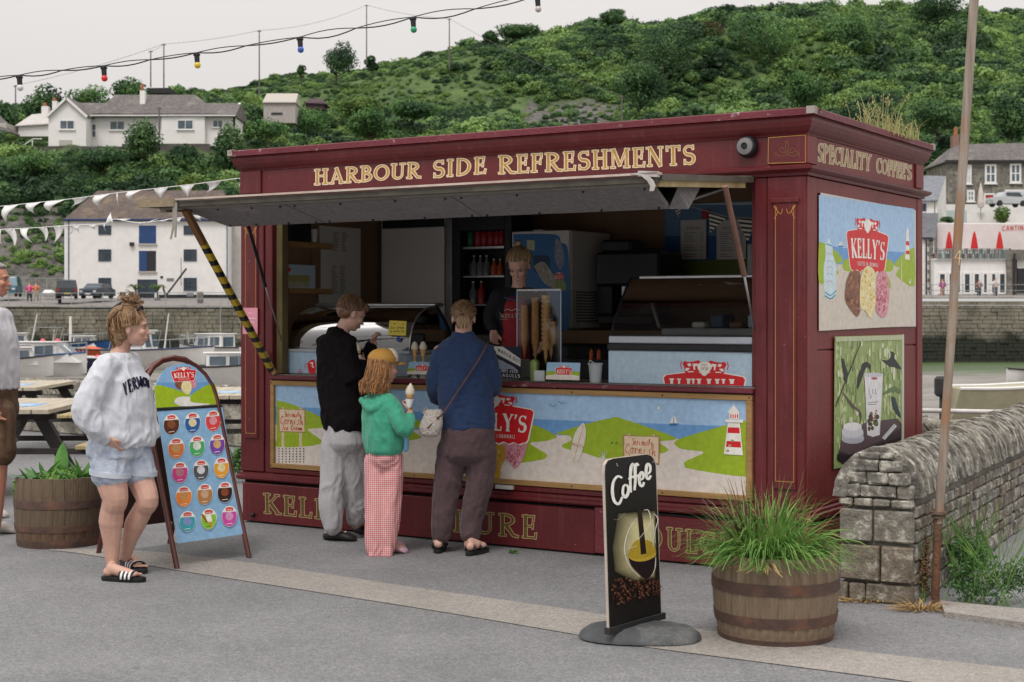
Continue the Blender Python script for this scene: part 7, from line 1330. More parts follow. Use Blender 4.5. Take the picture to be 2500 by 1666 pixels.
mb=MB();rings=[];yaw=R(-8);cb=Vector((.02,.0,0))
for rx,ry,zz in((.28,.19,0),(.292,.20,.008),(.288,.197,.022),(.25,.165,.05),(.2,.12,.062),(.0,.0,.066)):rings.append(ring(cb+Vector((0,0,zz)),max(rx,.001),max(ry,.001),yaw,36,p=2.5))
mb.loft(rings);mb.build('base',cs,mat('rubber_base',(.085,.09,.095),(.055,.058,.062),.75,8,8,.2,60,wear=(.17,.17,.165),wscale=6,wlo=.5,whi=.68),smooth=40)
a,b=CL-o1,CR-o1;mb=MB();mb.beam(a-cdir*.015+Vector((0,0,.0)),b+cdir*.015,.03,.03);mb.build('board_slot',cs,M_dark)
# ------------ half barrels
M_oak=mat('old_oak',(.29,.215,.15),(.16,.115,.075),.8,5,8,.5,30,stretch=(3,3,.35),wear=(.12,.07,.045),wscale=3,wlo=.56,whi=.7);M_oakd=mat('dark_oak',(.17,.125,.08),(.10,.07,.045),.8,5,8,.5,30,stretch=(3,3,.35),wear=(.12,.05,.03),wscale=4,wlo=.5,whi=.65)
M_hoop=mat('rusty_hoop',(.12,.072,.055),(.075,.045,.037),.7,9,8,.3,30,wear=(.2,.085,.045),wscale=5,wlo=.52,whi=.7);M_soil=mat('soil',(.05,.038,.025),(.03,.022,.015),.95,20,8,1,40)
def barrel(label,c,r0,r1,H,oak,hoops,n=24,seed=0):
 o=thing('barrel_planter',label,'planter',c);rad=lambda z_:r0+(r1-r0)*(z_/H)+.022*math.sin(math.pi*(z_/H)*.9+.25);a=math.pi/n*.985;mb=MB();rings=[]
 for k in range(9):
  z_=H*k/8;r=rad(z_);rings.append([Vector((r*math.cos(t),r*math.sin(t),z_))for t in(-a,0,a)]+[Vector(((r-.022)*math.cos(t),(r-.022)*math.sin(t),z_))for t in(a,0,-a)])
 mb.loft(rings);me=None;q=random.Random(seed)
 for i in range(n):
  if me is None:s=mb.build('stave',o,oak,fix=True);me=s.data
  else:s=link(bpy.data.objects.new('stave',me),o)
  s.rotation_euler=(0,0,2*math.pi*i/n+q.uniform(-.004,.004));s.location.z=q.uniform(-.0,.004);f=1+q.uniform(-.006,.006);s.scale=(f,f,1)
 for z0_,z1_ in hoops:mb=MB();mb.lathe([(rad(z0_)-.003,z0_),(rad(z0_)+.005,z0_+.001),(rad((z0_+z1_)/2)+.0055,(z0_+z1_)/2),(rad(z1_)+.005,z1_-.001),(rad(z1_)-.003,z1_)],72);mb.build('hoop',o,M_hoop,smooth=40)
 mb=MB();mb.lathe([(0,H-.035),(r1*.5,H-.03),(rad(H)-.02,H-.05)],30);mb.build('soil',o,M_soil);return o
B1c=Vector((1.267,7.29,0));b1=barrel('pale weathered half barrel planter with long grass, right foreground',B1c,.262,.292,.405,M_oak,((.238,.292),(.085,.135),(.0,.028)),24,1)
B2c=Vector((-3.05,10.22,0));b2=barrel('dark half barrel planter with broad leaves behind the woman in shorts',B2c,.265,.278,.455,M_oakd,((.26,.315),(.105,.15),(.0,.05)),24,2)
M_gr=leafmat('grass_blades',(.07,.17,.035),(.14,.30,.06),(.28,.42,.12),9,rnd=False,rough=.5,trans=.3);M_gred=mat('red_blades',(.10,.03,.03),(.06,.018,.02),.5,20);M_gst=mat('dry_blades',(.42,.28,.12),(.3,.19,.08),.8,20)
rg=np.random.RandomState(4)
def blades(mb,n,c,R0,L0,L1,w0,lean0,lean1,droop,up=(0,360)):
 for _ in range(n):
  a=R(rg.uniform(*up));r0_=R0*rg.rand()**.6;b_=Vector((c[0]+math.cos(a)*r0_,c[1]+math.sin(a)*r0_,c[2]));az=a+rg.normal()*.5;L_=rg.uniform(L0,L1);el=R(90-rg.uniform(lean0,lean1));d=Vector((math.cos(az)*math.cos(el),math.sin(az)*math.cos(el),math.sin(el)));side=Vector((-math.sin(az),math.cos(az),0))*(1 if rg.rand()<.5 else.6)+Vector((0,0,.3*rg.normal()));w_=w0*rg.uniform(.7,1.2);p=b_.copy();dr=droop*rg.uniform(.4,1.3);V=[];ns=7
  for k in range(ns+1):
   t=k/ns;ww=w_*(1-t**2*.92)*(.6+.4*min(1,t*5));V+=[p+side*ww,p-side*ww];d=(d+Vector((0,0,-dr*(.25+t*1.1)/ns*2.2))).normalized();p=p+d*L_/ns;p.z=max(p.z,.01)
  mb.add(V,[(2*k,2*k+1,2*k+3,2*k+2)for k in range(ns)])
g_=thing('ornamental_grass','bushy green grass spilling over the right barrel','plant',B1c+Vector((0,0,.37)))
mb=MB();blades(mb,520,(-.04,-.02,0),.16,.22,.42,.0045,5,62,1.25);blades(mb,300,(-.05,-.05,0),.19,.28,.46,.004,20,70,2.2,(130,390));mb.build('green_blades',g_,M_gr,fix=False)
mb=MB();blades(mb,46,(-.08,.03,0),.1,.28,.44,.007,5,45,.25,(90,260));mb.build('red_leaves',g_,M_gred,fix=False)
mb=MB();blades(mb,60,(-.02,0,0),.18,.2,.45,.0022,5,70,.6);blades(mb,26,(-.08,-.16,0),.1,.3,.48,.003,50,90,2.6,(230,290));mb.build('dry_blades',g_,M_gst,fix=False)
mb=MB();blades(mb,12,(-.02,0,0),.12,.4,.52,.0016,4,35,.3);mb.build('seed_stems',g_,M_gr,fix=False)
C_,d_=crown_points(900,(.11,.1,.05),6,rg);link(bpy.data.objects.new('low_herbs',qmesh('low_herbs',leaf_quads(C_+np.array([.15,-.1,.03]),.016,.5,d_,rs=rg),4,LMy)),g_)
C_,d_=crown_points(900,(.12,.1,.04),6,rg);h_=link(bpy.data.objects.new('low_herbs',qmesh('low_herbs',leaf_quads(C_+np.array([.02,-.14,.0]),.016,.5,d_,rs=rg),4,M_gr)),g_)
hp=thing('hosta_plant','broad leaved green plants growing in the left barrel','plant',B2c+Vector((0,0,.42)))
def bigleaf(base_,az,el,L_,w_,droop,m,twist=0):
 V=[];ns=8;d=Vector((math.cos(az)*math.cos(el),math.sin(az)*math.cos(el),math.sin(el)));sd=Vector((-math.sin(az),math.cos(az),twist)).normalized();p=Vector(base_)
 for k in range(ns+1):
  t=k/ns;ww=w_*(math.sin(math.pi*min(1,.06+t*.94))**.75)*(1-.15*t);nn=sd.cross(d).normalized();V+=[p+sd*ww+nn*ww*.25,p-nn*ww*.12,p-sd*ww+nn*ww*.25];d=(d+Vector((0,0,-droop/ns))).normalized();p=p+d*L_/ns
 mb=MB();mb.add(V,[f for k in range(ns)for f in((3*k,3*k+1,3*k+4,3*k+3),(3*k+1,3*k+2,3*k+5,3*k+4))]);return mb.build('leaf',hp,m,smooth=True,fix=False)
M_hl=leafmat('broad_leaf',(.05,.15,.035),(.09,.24,.05),(.15,.33,.08),6,rnd=False,rough=.4,trans=.25);M_hb=leafmat('blueish_leaf',(.10,.2,.12),(.16,.28,.16),(.22,.34,.2),6,rnd=False,rough=.4)
bigleaf((-.0,-.05,0),R(70),R(78),.27,.062,.2,M_hl,.2);bigleaf((-.05,-.1,0),R(195),R(22),.27,.036,.3,M_hb);bigleaf((-.1,-.05,0),R(150),R(40),.2,.035,.5,M_hl)
for k in range(20):bigleaf((rg.uniform(-.16,.2),rg.uniform(-.2,.1),0),rg.uniform(0,6.28),R(rg.uniform(20,70)),rg.uniform(.12,.22),rg.uniform(.022,.038),rg.uniform(.2,1),M_hl)
for k in range(7):bigleaf((rg.uniform(.12,.25),rg.uniform(-.15,0),0),rg.uniform(0,6.28),R(rg.uniform(50,80)),rg.uniform(.14,.24),.02,.3,M_hl)
C_,d_=crown_points(1500,(.24,.22,.07),9,rg);link(bpy.data.objects.new('low_foliage',qmesh('low_foliage',leaf_quads(C_+np.array([0,-.02,.02]),.017,.5,d_,rs=rg),4,M_gr)),hp)
C_,d_=crown_points(500,(.04,.04,.15),5,rg);link(bpy.data.objects.new('hanging_foliage',qmesh('hanging_foliage',leaf_quads(C_+np.array([-.27,-.05,-.06]),.016,.5,d_,rs=rg),4,M_gr)),hp)
# ------------ old stone wall at right
M_stn=mat('lichen_granite',(.31,.285,.24),(.13,.118,.098),.9,16,10,.9,70,wear=(.44,.42,.36),wscale=16,wlo=.53,whi=.62,bdist=.01);M_stn2=mat('brown_granite',(.24,.20,.155),(.11,.092,.07),.9,14,10,.9,70,wear=(.36,.335,.27),wscale=14,wlo=.54,whi=.62,bdist=.01);M_stn3=mat('grey_slab',(.28,.26,.225),(.10,.092,.08),.9,18,10,.9,60,wear=(.47,.45,.39),wscale=18,wlo=.52,whi=.6,bdist=.01)
M_mort=mat('old_mortar',(.22,.205,.175),(.12,.112,.095),.95,12,8,.6,50)
W0=Vector((1.77,8.20,0));WA=Vector((.882,-.471,0));WB=Vector((.471,.882,0));TH=.40;sw=thing('stone_wall','old lichen-covered granite wall with rounded slab coping at right','wall',W0,math.atan2(-.471,.882));LW=6.0
def stone(parent,x0,x1,y0,y1,z0,z1,m,q,j=.008,name='stone'):
 """chunky block with uneven corners; wall axes: x across, y along"""
 mb=MB();n=2;V={};e=min(.008,(x1-x0)*.2+.004,(y1-y0)*.2+.004,(z1-z0)*.22)
 mb.box((x0,y0,z0),(x1,y1,z1),bev=e);mb.v=[(a+q.uniform(-j,j)*.6,b+q.uniform(-j,j)*.6,c+q.uniform(-j,j)*.5)for a,b,c in mb.v]
 return mb.build(name,parent,m,fix=True)
zt_=lambda x:.56+.255*math.sqrt(max(0,1-((x-TH/2)/(TH/2))**2))
mb=MB();prof=[(.02,-.02),(.02,.55)]+[(TH/2-(TH/2-.02)*math.cos(a),.55+.235*math.sin(a))for a in[math.pi*k/12 for k in range(13)]][1:-1]+[(TH-.02,.55),(TH-.02,-.02)]
mb.loft([[Vector((x,y,z_))for x,z_ in prof]for y in(.03,LW)]);mb.build('wall_core',sw,M_mort)
q=random.Random(3)
for z0_,z1_,sp in((.0,.105,(0,.13,.36,1)),(.115,.31,(0,.56,1)),(.325,.50,(0,.46,1)),(.512,.56,(0,.2,.46,.7,1))):
 for a,b in zip(sp[:-1],sp[1:]):stone(sw,a*TH+.004,b*TH-.004,-.012+q.uniform(-.008,.008),.05,z0_+.004,z1_-.004,M_stn2 if z0_<.3 else M_stn,q,.007)
for z0_,z1_ in((.565,.63),(.636,.70),(.706,.765),(.77,.805)):
 hw_=TH/2*math.sqrt(max(.02,1-((z1_-.02-.56)/.255)**2));x=TH/2-hw_
 while x<TH/2+hw_-.02:w_=min(q.uniform(.10,.2),TH/2+hw_-x);stone(sw,x+.002,x+w_-.002,-.006+q.uniform(-.01,.008),.05,z0_,z1_,q.choice((M_stn,M_stn3)),q,.009);x+=w_
z_=.0
while z_<.54:
 h_=q.uniform(.055,.10);y=.055
 while y<5.4:
  l_=q.uniform(.09,.26)
  if z_+h_<.565:stone(sw,TH-.05,TH+.004+q.uniform(-.008,.01),y,y+l_-.008,z_+.003,z_+h_-.005,q.choice((M_stn2,M_stn,M_stn3)),q,.006)
  y+=l_
 z_+=h_
y=.03;
while y<LW:
 t_k=q.uniform(.045,.095);rr_=q.uniform(-.012,.018);mb=MB();rings=[];sk=.10
 for k in range(10):
  a=math.pi*(k/9);x=TH/2-(TH/2+.012+rr_)*math.cos(a);zz=.565+(.25+rr_)*math.sin(a);xi=TH/2-(TH/2-.04)*math.cos(a);zi=.56+.2*math.sin(a);jy=q.uniform(-.006,.006)+sk*(a/math.pi-.5);jr=q.uniform(-.006,.006)
  rings.append([Vector((x+jr,y+jy,zz+jr)),Vector((x+jr*.5,y+t_k-.006+jy,zz+jr)),Vector((xi,y+t_k-.006+jy,zi)),Vector((xi,y+jy,zi))])
 mb.loft(rings);mb.build('coping_slab',sw,q.choice((M_stn,M_stn3,M_stn3)),fix=True);y+=t_k
ka,kb_,kc_,kd_=G(2296,1480),G(2560,1507),G(2560,1543),G(2306,1508);mb=MB();V=[Vector((p.x,p.y,.0))for p in(kd_,kc_,kb_,ka)];mb.loft([V,[v+Vector((0,0,.03))for v in V]]);kk=tag(mb.build('kerb',None,M_strip),kind='structure')
def herb(label,pos,n,rad,lf,m,name='weed_clump',stems=6,h=.2):
 o=thing(name,label,'weed',pos);C_,d_=crown_points(n,rad,7,rg,shell=.8);C_[:,2]+=rad[2]*.9;C_[:,2]=np.maximum(C_[:,2],.006);link(bpy.data.objects.new('leaves',qmesh('leaves',leaf_quads(C_,lf,.4,d_,rs=rg),4,m)),o);mb=MB()
 for k in range(stems):a=rg.rand()*6.28;mb.tube(crom([(rg.normal()*rad[0]*.4,rg.normal()*rad[1]*.4,0),(math.cos(a)*rad[0]*.4,math.sin(a)*rad[1]*.4,h*.6),(math.cos(a)*rad[0]*.9,math.sin(a)*rad[1]*.8,h*rg.uniform(.8,1.2))],3),.002,4)
 mb.build('stems',o,M_gr,fix=False);return o
herb('tangled weeds with yellow flowers below the wall at right edge',G(2440,1478),900,(.34,.10,.14),.011,LMg,stems=30,h=.42);herb('leafy weeds just right of the rusty post',G(2350,1474),500,(.13,.08,.15),.012,LMg,stems=12,h=.34);herb('reddish dry creeper in the corner behind the rusty post',G(2255,1468),500,(.05,.05,.22),.010,mat('red_dry_leaf',(.22,.12,.06),(.12,.07,.035),.8,30),stems=8,h=.4)
herb('climbing weeds over the long face of the stone wall',Vector((2.62,8.62,.0)),1300,(.16,.30,.17),.013,LMg,stems=26,h=.42);herb('small green weed at the foot of the wall end',G(2090,1452),140,(.05,.03,.05),.010,LMg,stems=4,h=.09);herb('tiny weed growing at the kiosk plinth',G(1253,1352),90,(.05,.02,.015),.008,LMg,stems=2,h=.03);herb('green weed showing between A-board and kiosk',G(580,1180),400,(.12,.1,.22),.02,LMg,stems=8,h=.4)
def straw(label,pos,n,sx_,h):o=thing('dry_grass',label,'grass',pos);mb=MB();blades(mb,n,(0,0,0),.05,h*.6,h,.0018,20,88,1.2);mb.v=[(a*sx_,b,c)for a,b,c in mb.v];mb.build('blades',o,M_gst,fix=False)
straw('dry straw heap at the wall corner by the rusty post',G(2250,1490),240,1.8,.11);straw('thin line of dry grass along the wall foot',G(2130,1470),160,3.4,.05)
def PX(px,py,Y=8.0):return P(px,py,Y)
pb=G(2283,1474);po=thing('leaning_pole','tall weathered leaning pole with painted number set in a rusty post','pole',pb);Yp=pb.y
A_,B_=P(2293,1250,Yp)-pb,P(2389,-160,Yp)-pb;M_polew=mat('weathered_pole',(.36,.31,.26),(.22,.17,.13),.8,6,8,.3,30,stretch=(6,6,.4),wear=(.33,.17,.08),wscale=2.2,wlo=.47,whi=.62)
mb=MB();mb.tube([A_-(B_-A_)*.02]+[A_.lerp(B_,t)for t in np.linspace(0.02,1,24)],[.0235]*12+[.0245]*13,18);mb.build('shaft',po,M_polew,smooth=50)
M_rust=mat('rust',(.19,.085,.045),(.10,.05,.03),.85,20,8,.5,60,wear=(.13,.11,.08),wscale=5,wlo=.5,whi=.6);mb=MB();mb.tube([(0,0,0),P(2290,1262,Yp)-pb],.022,14);mb.build('rusty_post',po,M_rust,smooth=50)
for y in(1252,1262):mb=MB();c=P(2292,y,Yp)-pb;mb.lathe([(.024,-.006),(.045 if y==1252 else.036,-.006),(.045 if y==1252 else.036,.006),(.024,.006)],16,c=c);mb.build('flange',po,M_rust)
n4=Vector((0,-1,0));a4=Art(lambda px,py:P(px,py,Yp-.028)-pb,n4,.00004,.0);
for s in(((2343,612),(2331,630),(2348,632)),((2344,612),(2341,648))):a4.stroke(s,2.4,rgb('D9C09A'))
a4.build('painted_number',po)
# ------------ parapet along the quay edge
pd=(QB-QA).normalized();pr=thing('quay_parapet','low stone parapet with slanted slab coping along the quay edge','wall',QA,math.atan2(pd.y,pd.x));PL=(QB-QA).length
mb=MB();mb.box((2.2,-.2,0),(PL,.2,.62),bev=.02);mb.build('wall_core',pr,mat('parapet_stone',(.26,.24,.2),(.11,.1,.085),.9,5,10,1,20,wear=(.38,.35,.3),wscale=4,wlo=.5,whi=.64))
q=random.Random(6);x=2.2
while x<PL-1:w_=q.uniform(.07,.13);mb=MB();mb.box((x,-.22,.60),(x+w_-.012,.22,.76+q.uniform(-.03,.03)),bev=.015);mb.v=[(a+(c-.6)*.9+q.uniform(-.01,.01),b,c-(b*b)*2.2)for a,b,c in mb.v];mb.build('coping_slab',pr,q.choice((M_stn,M_stn3)));x+=w_*(1 if x<26 else 2)
# ------------ picnic tables
M_plank=mat('pale_plank',(.50,.45,.36),(.38,.33,.25),.75,6,8,.2,30,stretch=(6,.5,6));M_plank2=mat('bench_plank',(.42,.34,.17),(.30,.24,.11),.7,6,8,.2,30,stretch=(6,.5,6));M_tleg=mat('dark_stain',(.035,.03,.028),(.02,.018,.018),.7,8)
def picnic(label,cx,cy,rz=0,L_=1.7):
 o=thing('picnic_table',label,'picnic table',(cx,cy,0),rz,'picnic tables along the quay')
 for k in range(5):x0_=-.37+k*.149;mb=MB();mb.box((x0_,-L_/2,.715),(x0_+.14,L_/2,.755),bev=.005);mb.build('top_plank',o,M_plank)
 for s in(-1,1):
  for k in range(2):x0_=s*.70-.12+k*.125;mb=MB();mb.box((x0_,-L_/2,.42),(x0_+.115,L_/2,.455),bev=.005);mb.build('bench_plank',o,M_plank2)
 for y in(-L_/2+.18,L_/2-.18):
  mb=MB();mb.box((-.85,y-.02,.37),(.85,y+.02,.418),bev=.004);mb.build('cross_beam',o,M_tleg);mb=MB();mb.box((-.38,y-.022,.66),(.38,y+.022,.713),bev=.004);mb.build('top_bearer',o,M_tleg)
  for s in(-1,1):mb=MB();mb.beam((s*.22,y+.045,.70),(s*.62,y+.045,.0),.04,.10,up=(1,0,0));mb.build('leg',o,M_tleg)
 a_=Art(lambda x,y:(x,y,.756),(0,0,1),.0001,.0005);a_.poly([(-.18,-.45),(.14,-.45),(.14,.0),(-.18,.0)],rgb('7FA9CF'));a_.poly([(-.1,-.35),(.06,-.35),(.06,-.1),(-.1,-.1)],rgb('A8C2D8'));a_.build('sticker',o);return o
picnic('picnic table nearest the camera behind the woman in shorts',-4.22,13.35,R(2));picnic('picnic table farther off beside the parapet, left edge',-5.5,17.1,R(2));picnic('picnic table seen between the A-board and the kiosk',-2.85,15.5,R(3));picnic('picnic table mostly hidden behind the man at the left edge',-5.2,12.6,R(-4),1.5)
# ------------ bunting and festoon lights
M_flag=mat('white_cloth',(.86,.85,.84),(.78,.77,.76),.8,8,sheen=.2);z=zm(0,400,3.361)
def bunting(label,line,flags,Yf):
 p0=P(*z(*line[0]),Yf(line[0][0]));o=thing('bunting',label,'bunting',p0);pt=lambda x,y,d=0:P(*z(x,y),Yf(x)+d)-p0
 mb=MB();mb.tube(crom([pt(*p)for p in line],4),.003,5);mb.build('string',o,M_flag)
 for(x0_,y0_,x1_,y1_,xt,yt,cv)in flags:
  A,B,C=pt(x0_,y0_),pt(x1_,y1_),pt(xt,yt);V=[];ns=7
  for k in range(ns+1):
   t=k/ns;l,r_=A.lerp(C,t),B.lerp(C,t);bow=Vector((cv*.03*math.sin(math.pi*t),-.02*math.sin(math.pi*t)+.03*t,0));V+=[l+bow,l.lerp(r_,.5)+bow*1.2+Vector((0,.012,0)),r_+bow]
  mb=MB();mb.add(V,[f for k in range(ns)for f in((3*k,3*k+1,3*k+4,3*k+3),(3*k+1,3*k+2,3*k+5,3*k+4))]);fo=mb.build('flag',o,M_flag,smooth=True,fix=False);mo_=fo.modifiers.new('thick','SOLIDIFY');mo_.thickness=.0015
Yf=lambda x:11.45+(1970-x)*.0012
bunting('upper string of white triangular bunting tied to the kiosk corner',[(-300,372),(0,350),(270,322),(530,295),(1000,235),(1560,172),(1972,118)],[(40,345,155,335,42,478,-1),(218,326,345,312,270,405,-1),(380,312,540,294,400,390,-1),(590,288,725,270,580,348,1),(780,262,905,248,803,356,-1),(955,245,968,243,966,356,0),(1055,228,1162,216,1075,305,-1),(1262,208,1382,194,1312,284,0),(1478,182,1596,170,1535,272,0),(1688,155,1815,140,1686,236,1),(1955,122,1972,118,1935,162,1),(1962,165,1978,160,1950,216,0)],Yf)
bunting('lower string of white bunting hanging in tatters before the warehouse',[(-300,560),(0,540),(300,525),(525,508),(720,500),(870,490),(940,455),(1130,485),(1300,470),(1500,440),(1760,405)],[(-20,540,8,540,2,670,0),(38,540,118,534,108,684,1),(165,533,235,528,265,655,-1),(315,524,380,519,360,640,1),(438,514,525,508,428,656,1),(565,505,640,500,560,578,1),(600,505,650,500,640,560,0),(728,502,795,498,770,538,0),(850,492,865,490,855,550,0),(868,488,930,482,900,400,0),(945,455,1075,452,1010,470,0),(1135,486,1210,478,1160,498,0),(1210,490,1300,452,1225,470,0),(1310,468,1400,450,1340,482,0),(1445,450,1490,445,1465,500,0),(1590,428,1660,420,1640,470,0),(1700,415,1765,404,1688,460,0)],Yf)
M_cab=mat('black_cable',(.02,.02,.022),rough=.5);fe=thing('festoon_lights','black cable of coloured festoon bulbs across the sky','string lights',P(0,185,11));o5=fe.location.copy();zl=zm(0,0,3.361);Yc=lambda px:11.0
bul=[(47,184,'white'),(253,161,'red'),(480,129,'yellow'),(732,91,'blue'),(1008,42,'green'),(1312,-8,'clear')];joints=[(-150,205),(-50,196),(47,184),(152,172),(253,161),(367,146),(480,129),(601,112),(732,91),(870,69),(1008,42),(1160,22),(1312,-12),(1500,-50)]
for s,nm in((1,'upper_cable'),(-1,'lower_cable')):
 pts_=[]
 for i in range(len(joints)-1):
  a,b=joints[i],joints[i+1];amp_=(7 if nm=='lower_cable' else-4)*(1+.7*(i>7));
  for k in range(6):t=k/6;pts_.append(P(a[0]+(b[0]-a[0])*t,a[1]+(b[1]-a[1])*t+amp_*math.sin(math.pi*t)*(.6 if i%2 else 1),11+.01*s)-o5)
 mb=MB();mb.tube(pts_,.0048 if s<0 else.0036,6);mb.build(nm,fe,M_cab,smooth=True)
BC=dict(white=(.75,.74,.72),red=(.75,.03,.03),yellow=(.75,.55,.02),blue=(.05,.12,.5),green=(.02,.35,.16),clear=(.62,.56,.52))
for x,y,c in bul:
 p=P(x,y,11)-o5;mb=MB();mb.lathe([(0,0),(.018,0),(.02,-.01),(.026,-.012),(.026,-.02),(.02,-.024),(.018,-.07),(.0,-.07)],14);h=mb.build('lamp_holder',fe,M_cab,smooth=40,loc=p);h.rotation_euler=(0,R(-4),0);mb=MB();mb.lathe([(0,-.066),(.014,-.068),(.0225,-.083),(.0235,-.093),(.019,-.107),(.009,-.114),(0,-.1155)],16);b=mb.build('bulb',h,mat('bulb_'+c,BC[c],rough=.25,spec=.6),smooth=True);b['label']=c+' bulb'
 # ------------ people
def skin(n,c):return mat(n,c,tuple(x*.86 for x in c),.55,14,5,.08,90,wear=(c[0]*.95,c[1]*.78,c[2]*.76),wscale=9,wlo=.55,whi=.75)
def ellip(mb,c,F,Rr,U,a,b,d,n=14,k=9):
 V=[];Fq=[]
 for i in range(k+1):
  t=math.pi*i/k
  for j in range(n):g=2*math.pi*j/n;V.append(c+U*(d*math.cos(t))+(F*(a*math.cos(g))+Rr*(b*math.sin(g)))*math.sin(t))
 for i in range(k):
  for j in range(n):q_=(j+1)%n;Fq.append((i*n+j,(i+1)*n+j,(i+1)*n+q_,i*n+q_))
 mb.add(V,Fq)
class Head:
 def __init__(s,c,f,sc=1.0,roll=0):
  s.c=Vector(c);s.F=Vector(f).normalized();s.U=(Vector((0,0,1))-s.F*s.F.z).normalized();s.R=s.F.cross(s.U);s.s=sc
 def at(s,a,b,u):return s.c+(s.F*a+s.R*b+s.U*u)*s.s
 def e(s,mb,p,r):ellip(mb,s.at(*p),s.F,s.R,s.U,r[0]*s.s,r[1]*s.s,r[2]*s.s)
 def skull(s,mb):
  for p,r in(((-.005,0,.028),(.094,.074,.088)),((.028,0,-.04),(.062,.055,.068)),((.052,0,-.088),(.028,.028,.022)),((.088,0,-.02),(.014,.012,.03)),((.103,0,-.033),(.014,.0125,.010)),((.088,0,-.060),(.012,.021,.0065)),((.086,0,-.071),(.012,.018,.007)),((.078,0,.022),(.018,.048,.012)),((.062,.034,-.026),(.026,.024,.024)),((.062,-.034,-.026),(.026,.024,.024)),((-.006,.074,-.012),(.017,.008,.031)),((-.006,-.074,-.012),(.017,.008,.031))):s.e(mb,p,r)
 def face(s,o,brow):
  for b in(-.030,.030):
   mb=MB();s.e(mb,(.0765,b,.001),(.0085,.0125,.006));ey=mb.build('eye',o,mat('eye_white',(.42,.36,.33)),smooth=True);mb=MB();s.e(mb,(.0835,b,.0),(.003,.005,.0052));mb.build('iris',ey,M_dark,smooth=True)
   mb=MB();mb.tube([s.at(.075,b*1.45,.004),s.at(.0858,b,.0065),s.at(.082,b*.6,.003)],.0013,5);mb.build('eyelid',o,brow);mb=MB();mb.tube([s.at(.080,b*1.65,.020),s.at(.0945,b,.0275),s.at(.0925,b*.4,.023)],.002*s.s,6);mb.build('eyebrow',o,brow)
  mb=MB();mb.tube([s.at(.088,-.02,-.0655),s.at(.0985,0,-.0655),s.at(.088,.02,-.0655)],[.002,.0035,.002],6);mb.build('mouth',o,mat('lips',(.34,.12,.10)))
def hand(mb,w,d,n,t,s=1.0,curl=.5):
 """wrist, finger direction, palm side, thumb side"""
 w,d,n,t=(Vector(v)for v in(w,d,n,t));d.normalize();n=(n-d*n.dot(d)).normalized();t=(t-d*t.dot(d)-n*t.dot(n)).normalized()
 for k in range(-1,2):mb.tube([w+t*k*.015*s,w+d*.045*s+t*k*.024*s,w+d*.085*s+t*k*.026*s],[.017*s,.016*s,.013*s],10)
 for k,(L_,r)in enumerate(((.068,.0085),(.078,.0088),(.072,.0084),(.056,.0074))):
  p=w+(d*.083+t*(.030-.0205*k))*s;a=curl*.5;pts=[p-d*.01*s]
  for j,f in enumerate((.45,.32,.23)):p=p+(d*math.cos(a)+n*math.sin(a))*L_*f*s;pts.append(p);a+=curl*1.1
  mb.tube(pts,[r*s,r*s,r*.92*s,r*.78*s],9);mb.ball(pts[-1],r*.78*s,n=8,k=6)
 p=w+(d*.02+t*.022)*s;pts=[p,p+(d*.026+t*.026+n*.006)*s,p+(d*.055+t*.032+n*.022)*s,p+(d*.074+t*.024+n*.034)*s];mb.tube(pts,[.013*s,.012*s,.0105*s,.008*s],9);mb.ball(pts[-1],.008*s,n=8,k=6)
def foot(mb,ank,heel,toe,s=1.0):
 ank,heel,toe=Vector(ank),Vector(heel),Vector(toe);d=(toe-heel);d.z=0;d.normalize();sd=Vector((-d.y,d.x,0));L_=(toe-heel).length;h=.03*s
 mb.tube([ank,heel+d*.05*s+Vector((0,0,.05*s)),heel+d*L_*.45+Vector((0,0,.035*s)),heel+d*L_*.72+Vector((0,0,.026*s))],[.034*s,.036*s,.034*s,.024*s],12);ellip(mb,heel+d*.03+Vector((0,0,h)),d,sd,Vector((0,0,1)),.036*s,.031*s,.03*s);ellip(mb,heel+d*L_*.68+Vector((0,0,.024*s)),d,sd,Vector((0,0,1)),.055*s,.043*s,.022*s)
 for k in range(5):c=heel+d*(L_-.025-.007*k*s)+sd*(.032-.0165*k)*s+Vector((0,0,.017));mb.tube([c-d*.03,c,c+d*.012],[.01*s,(.0105 if k==0 else.008)*s,.006*s],8)
def strands(mb,root,tips,r=.0022,n=1,jit=.01,q=random):
 for t in tips:
  for _ in range(n):j=lambda:Vector((q.uniform(-jit,jit),q.uniform(-jit,jit),q.uniform(-jit,jit)));mb.tube(crom([Vector(p)+(j()if i else Vector())for i,p in enumerate(t)],3),r,4)
def comb(hd,o,m,n,cen,rad,fn,r=.0021,seed=0,lift=1.03,name='hair_strands'):
 """strands lying over the skull from one bearing to another, then along an optional tail"""
 q=random.Random(seed);mb=MB();ms=[m]+[mat(m.name+v,tuple(x*f for x in HC[m.name]),None,.42,30,4,spec=.45)for v,f in(('_dark',.42),('_light',1.6),('_mid',.75))]
 for _ in range(n):
  a,b,tail=fn(q);a,b=Vector(a).normalized(),Vector(b).normalized();k=lift*q.uniform(.97,1.05);g=lambda v:hd.at(cen[0]+v.x*rad[0]*k,cen[1]+v.y*rad[1]*k,cen[2]+v.z*rad[2]*k);w=Vector((q.gauss(0,1),q.gauss(0,1),q.gauss(0,1)))*.035
  pts=[g((a.lerp(b,t)+w*math.sin(math.pi*t)).normalized())for t in(0,.2,.4,.6,.8,1)]
  for t in tail:pts.append(hd.at(*t)+Vector((q.gauss(0,1),q.gauss(0,1),q.gauss(0,1)))*.006)
  pts=crom(pts,2);L_=len(pts);mb.tube(pts,[r*(1.25-.7*i/L_)for i in range(L_)],4,ms[q.choice((0,0,1,2,3))],cap=False)
 return mb.build(name,o,None,smooth=True,fix=False)
HC={}
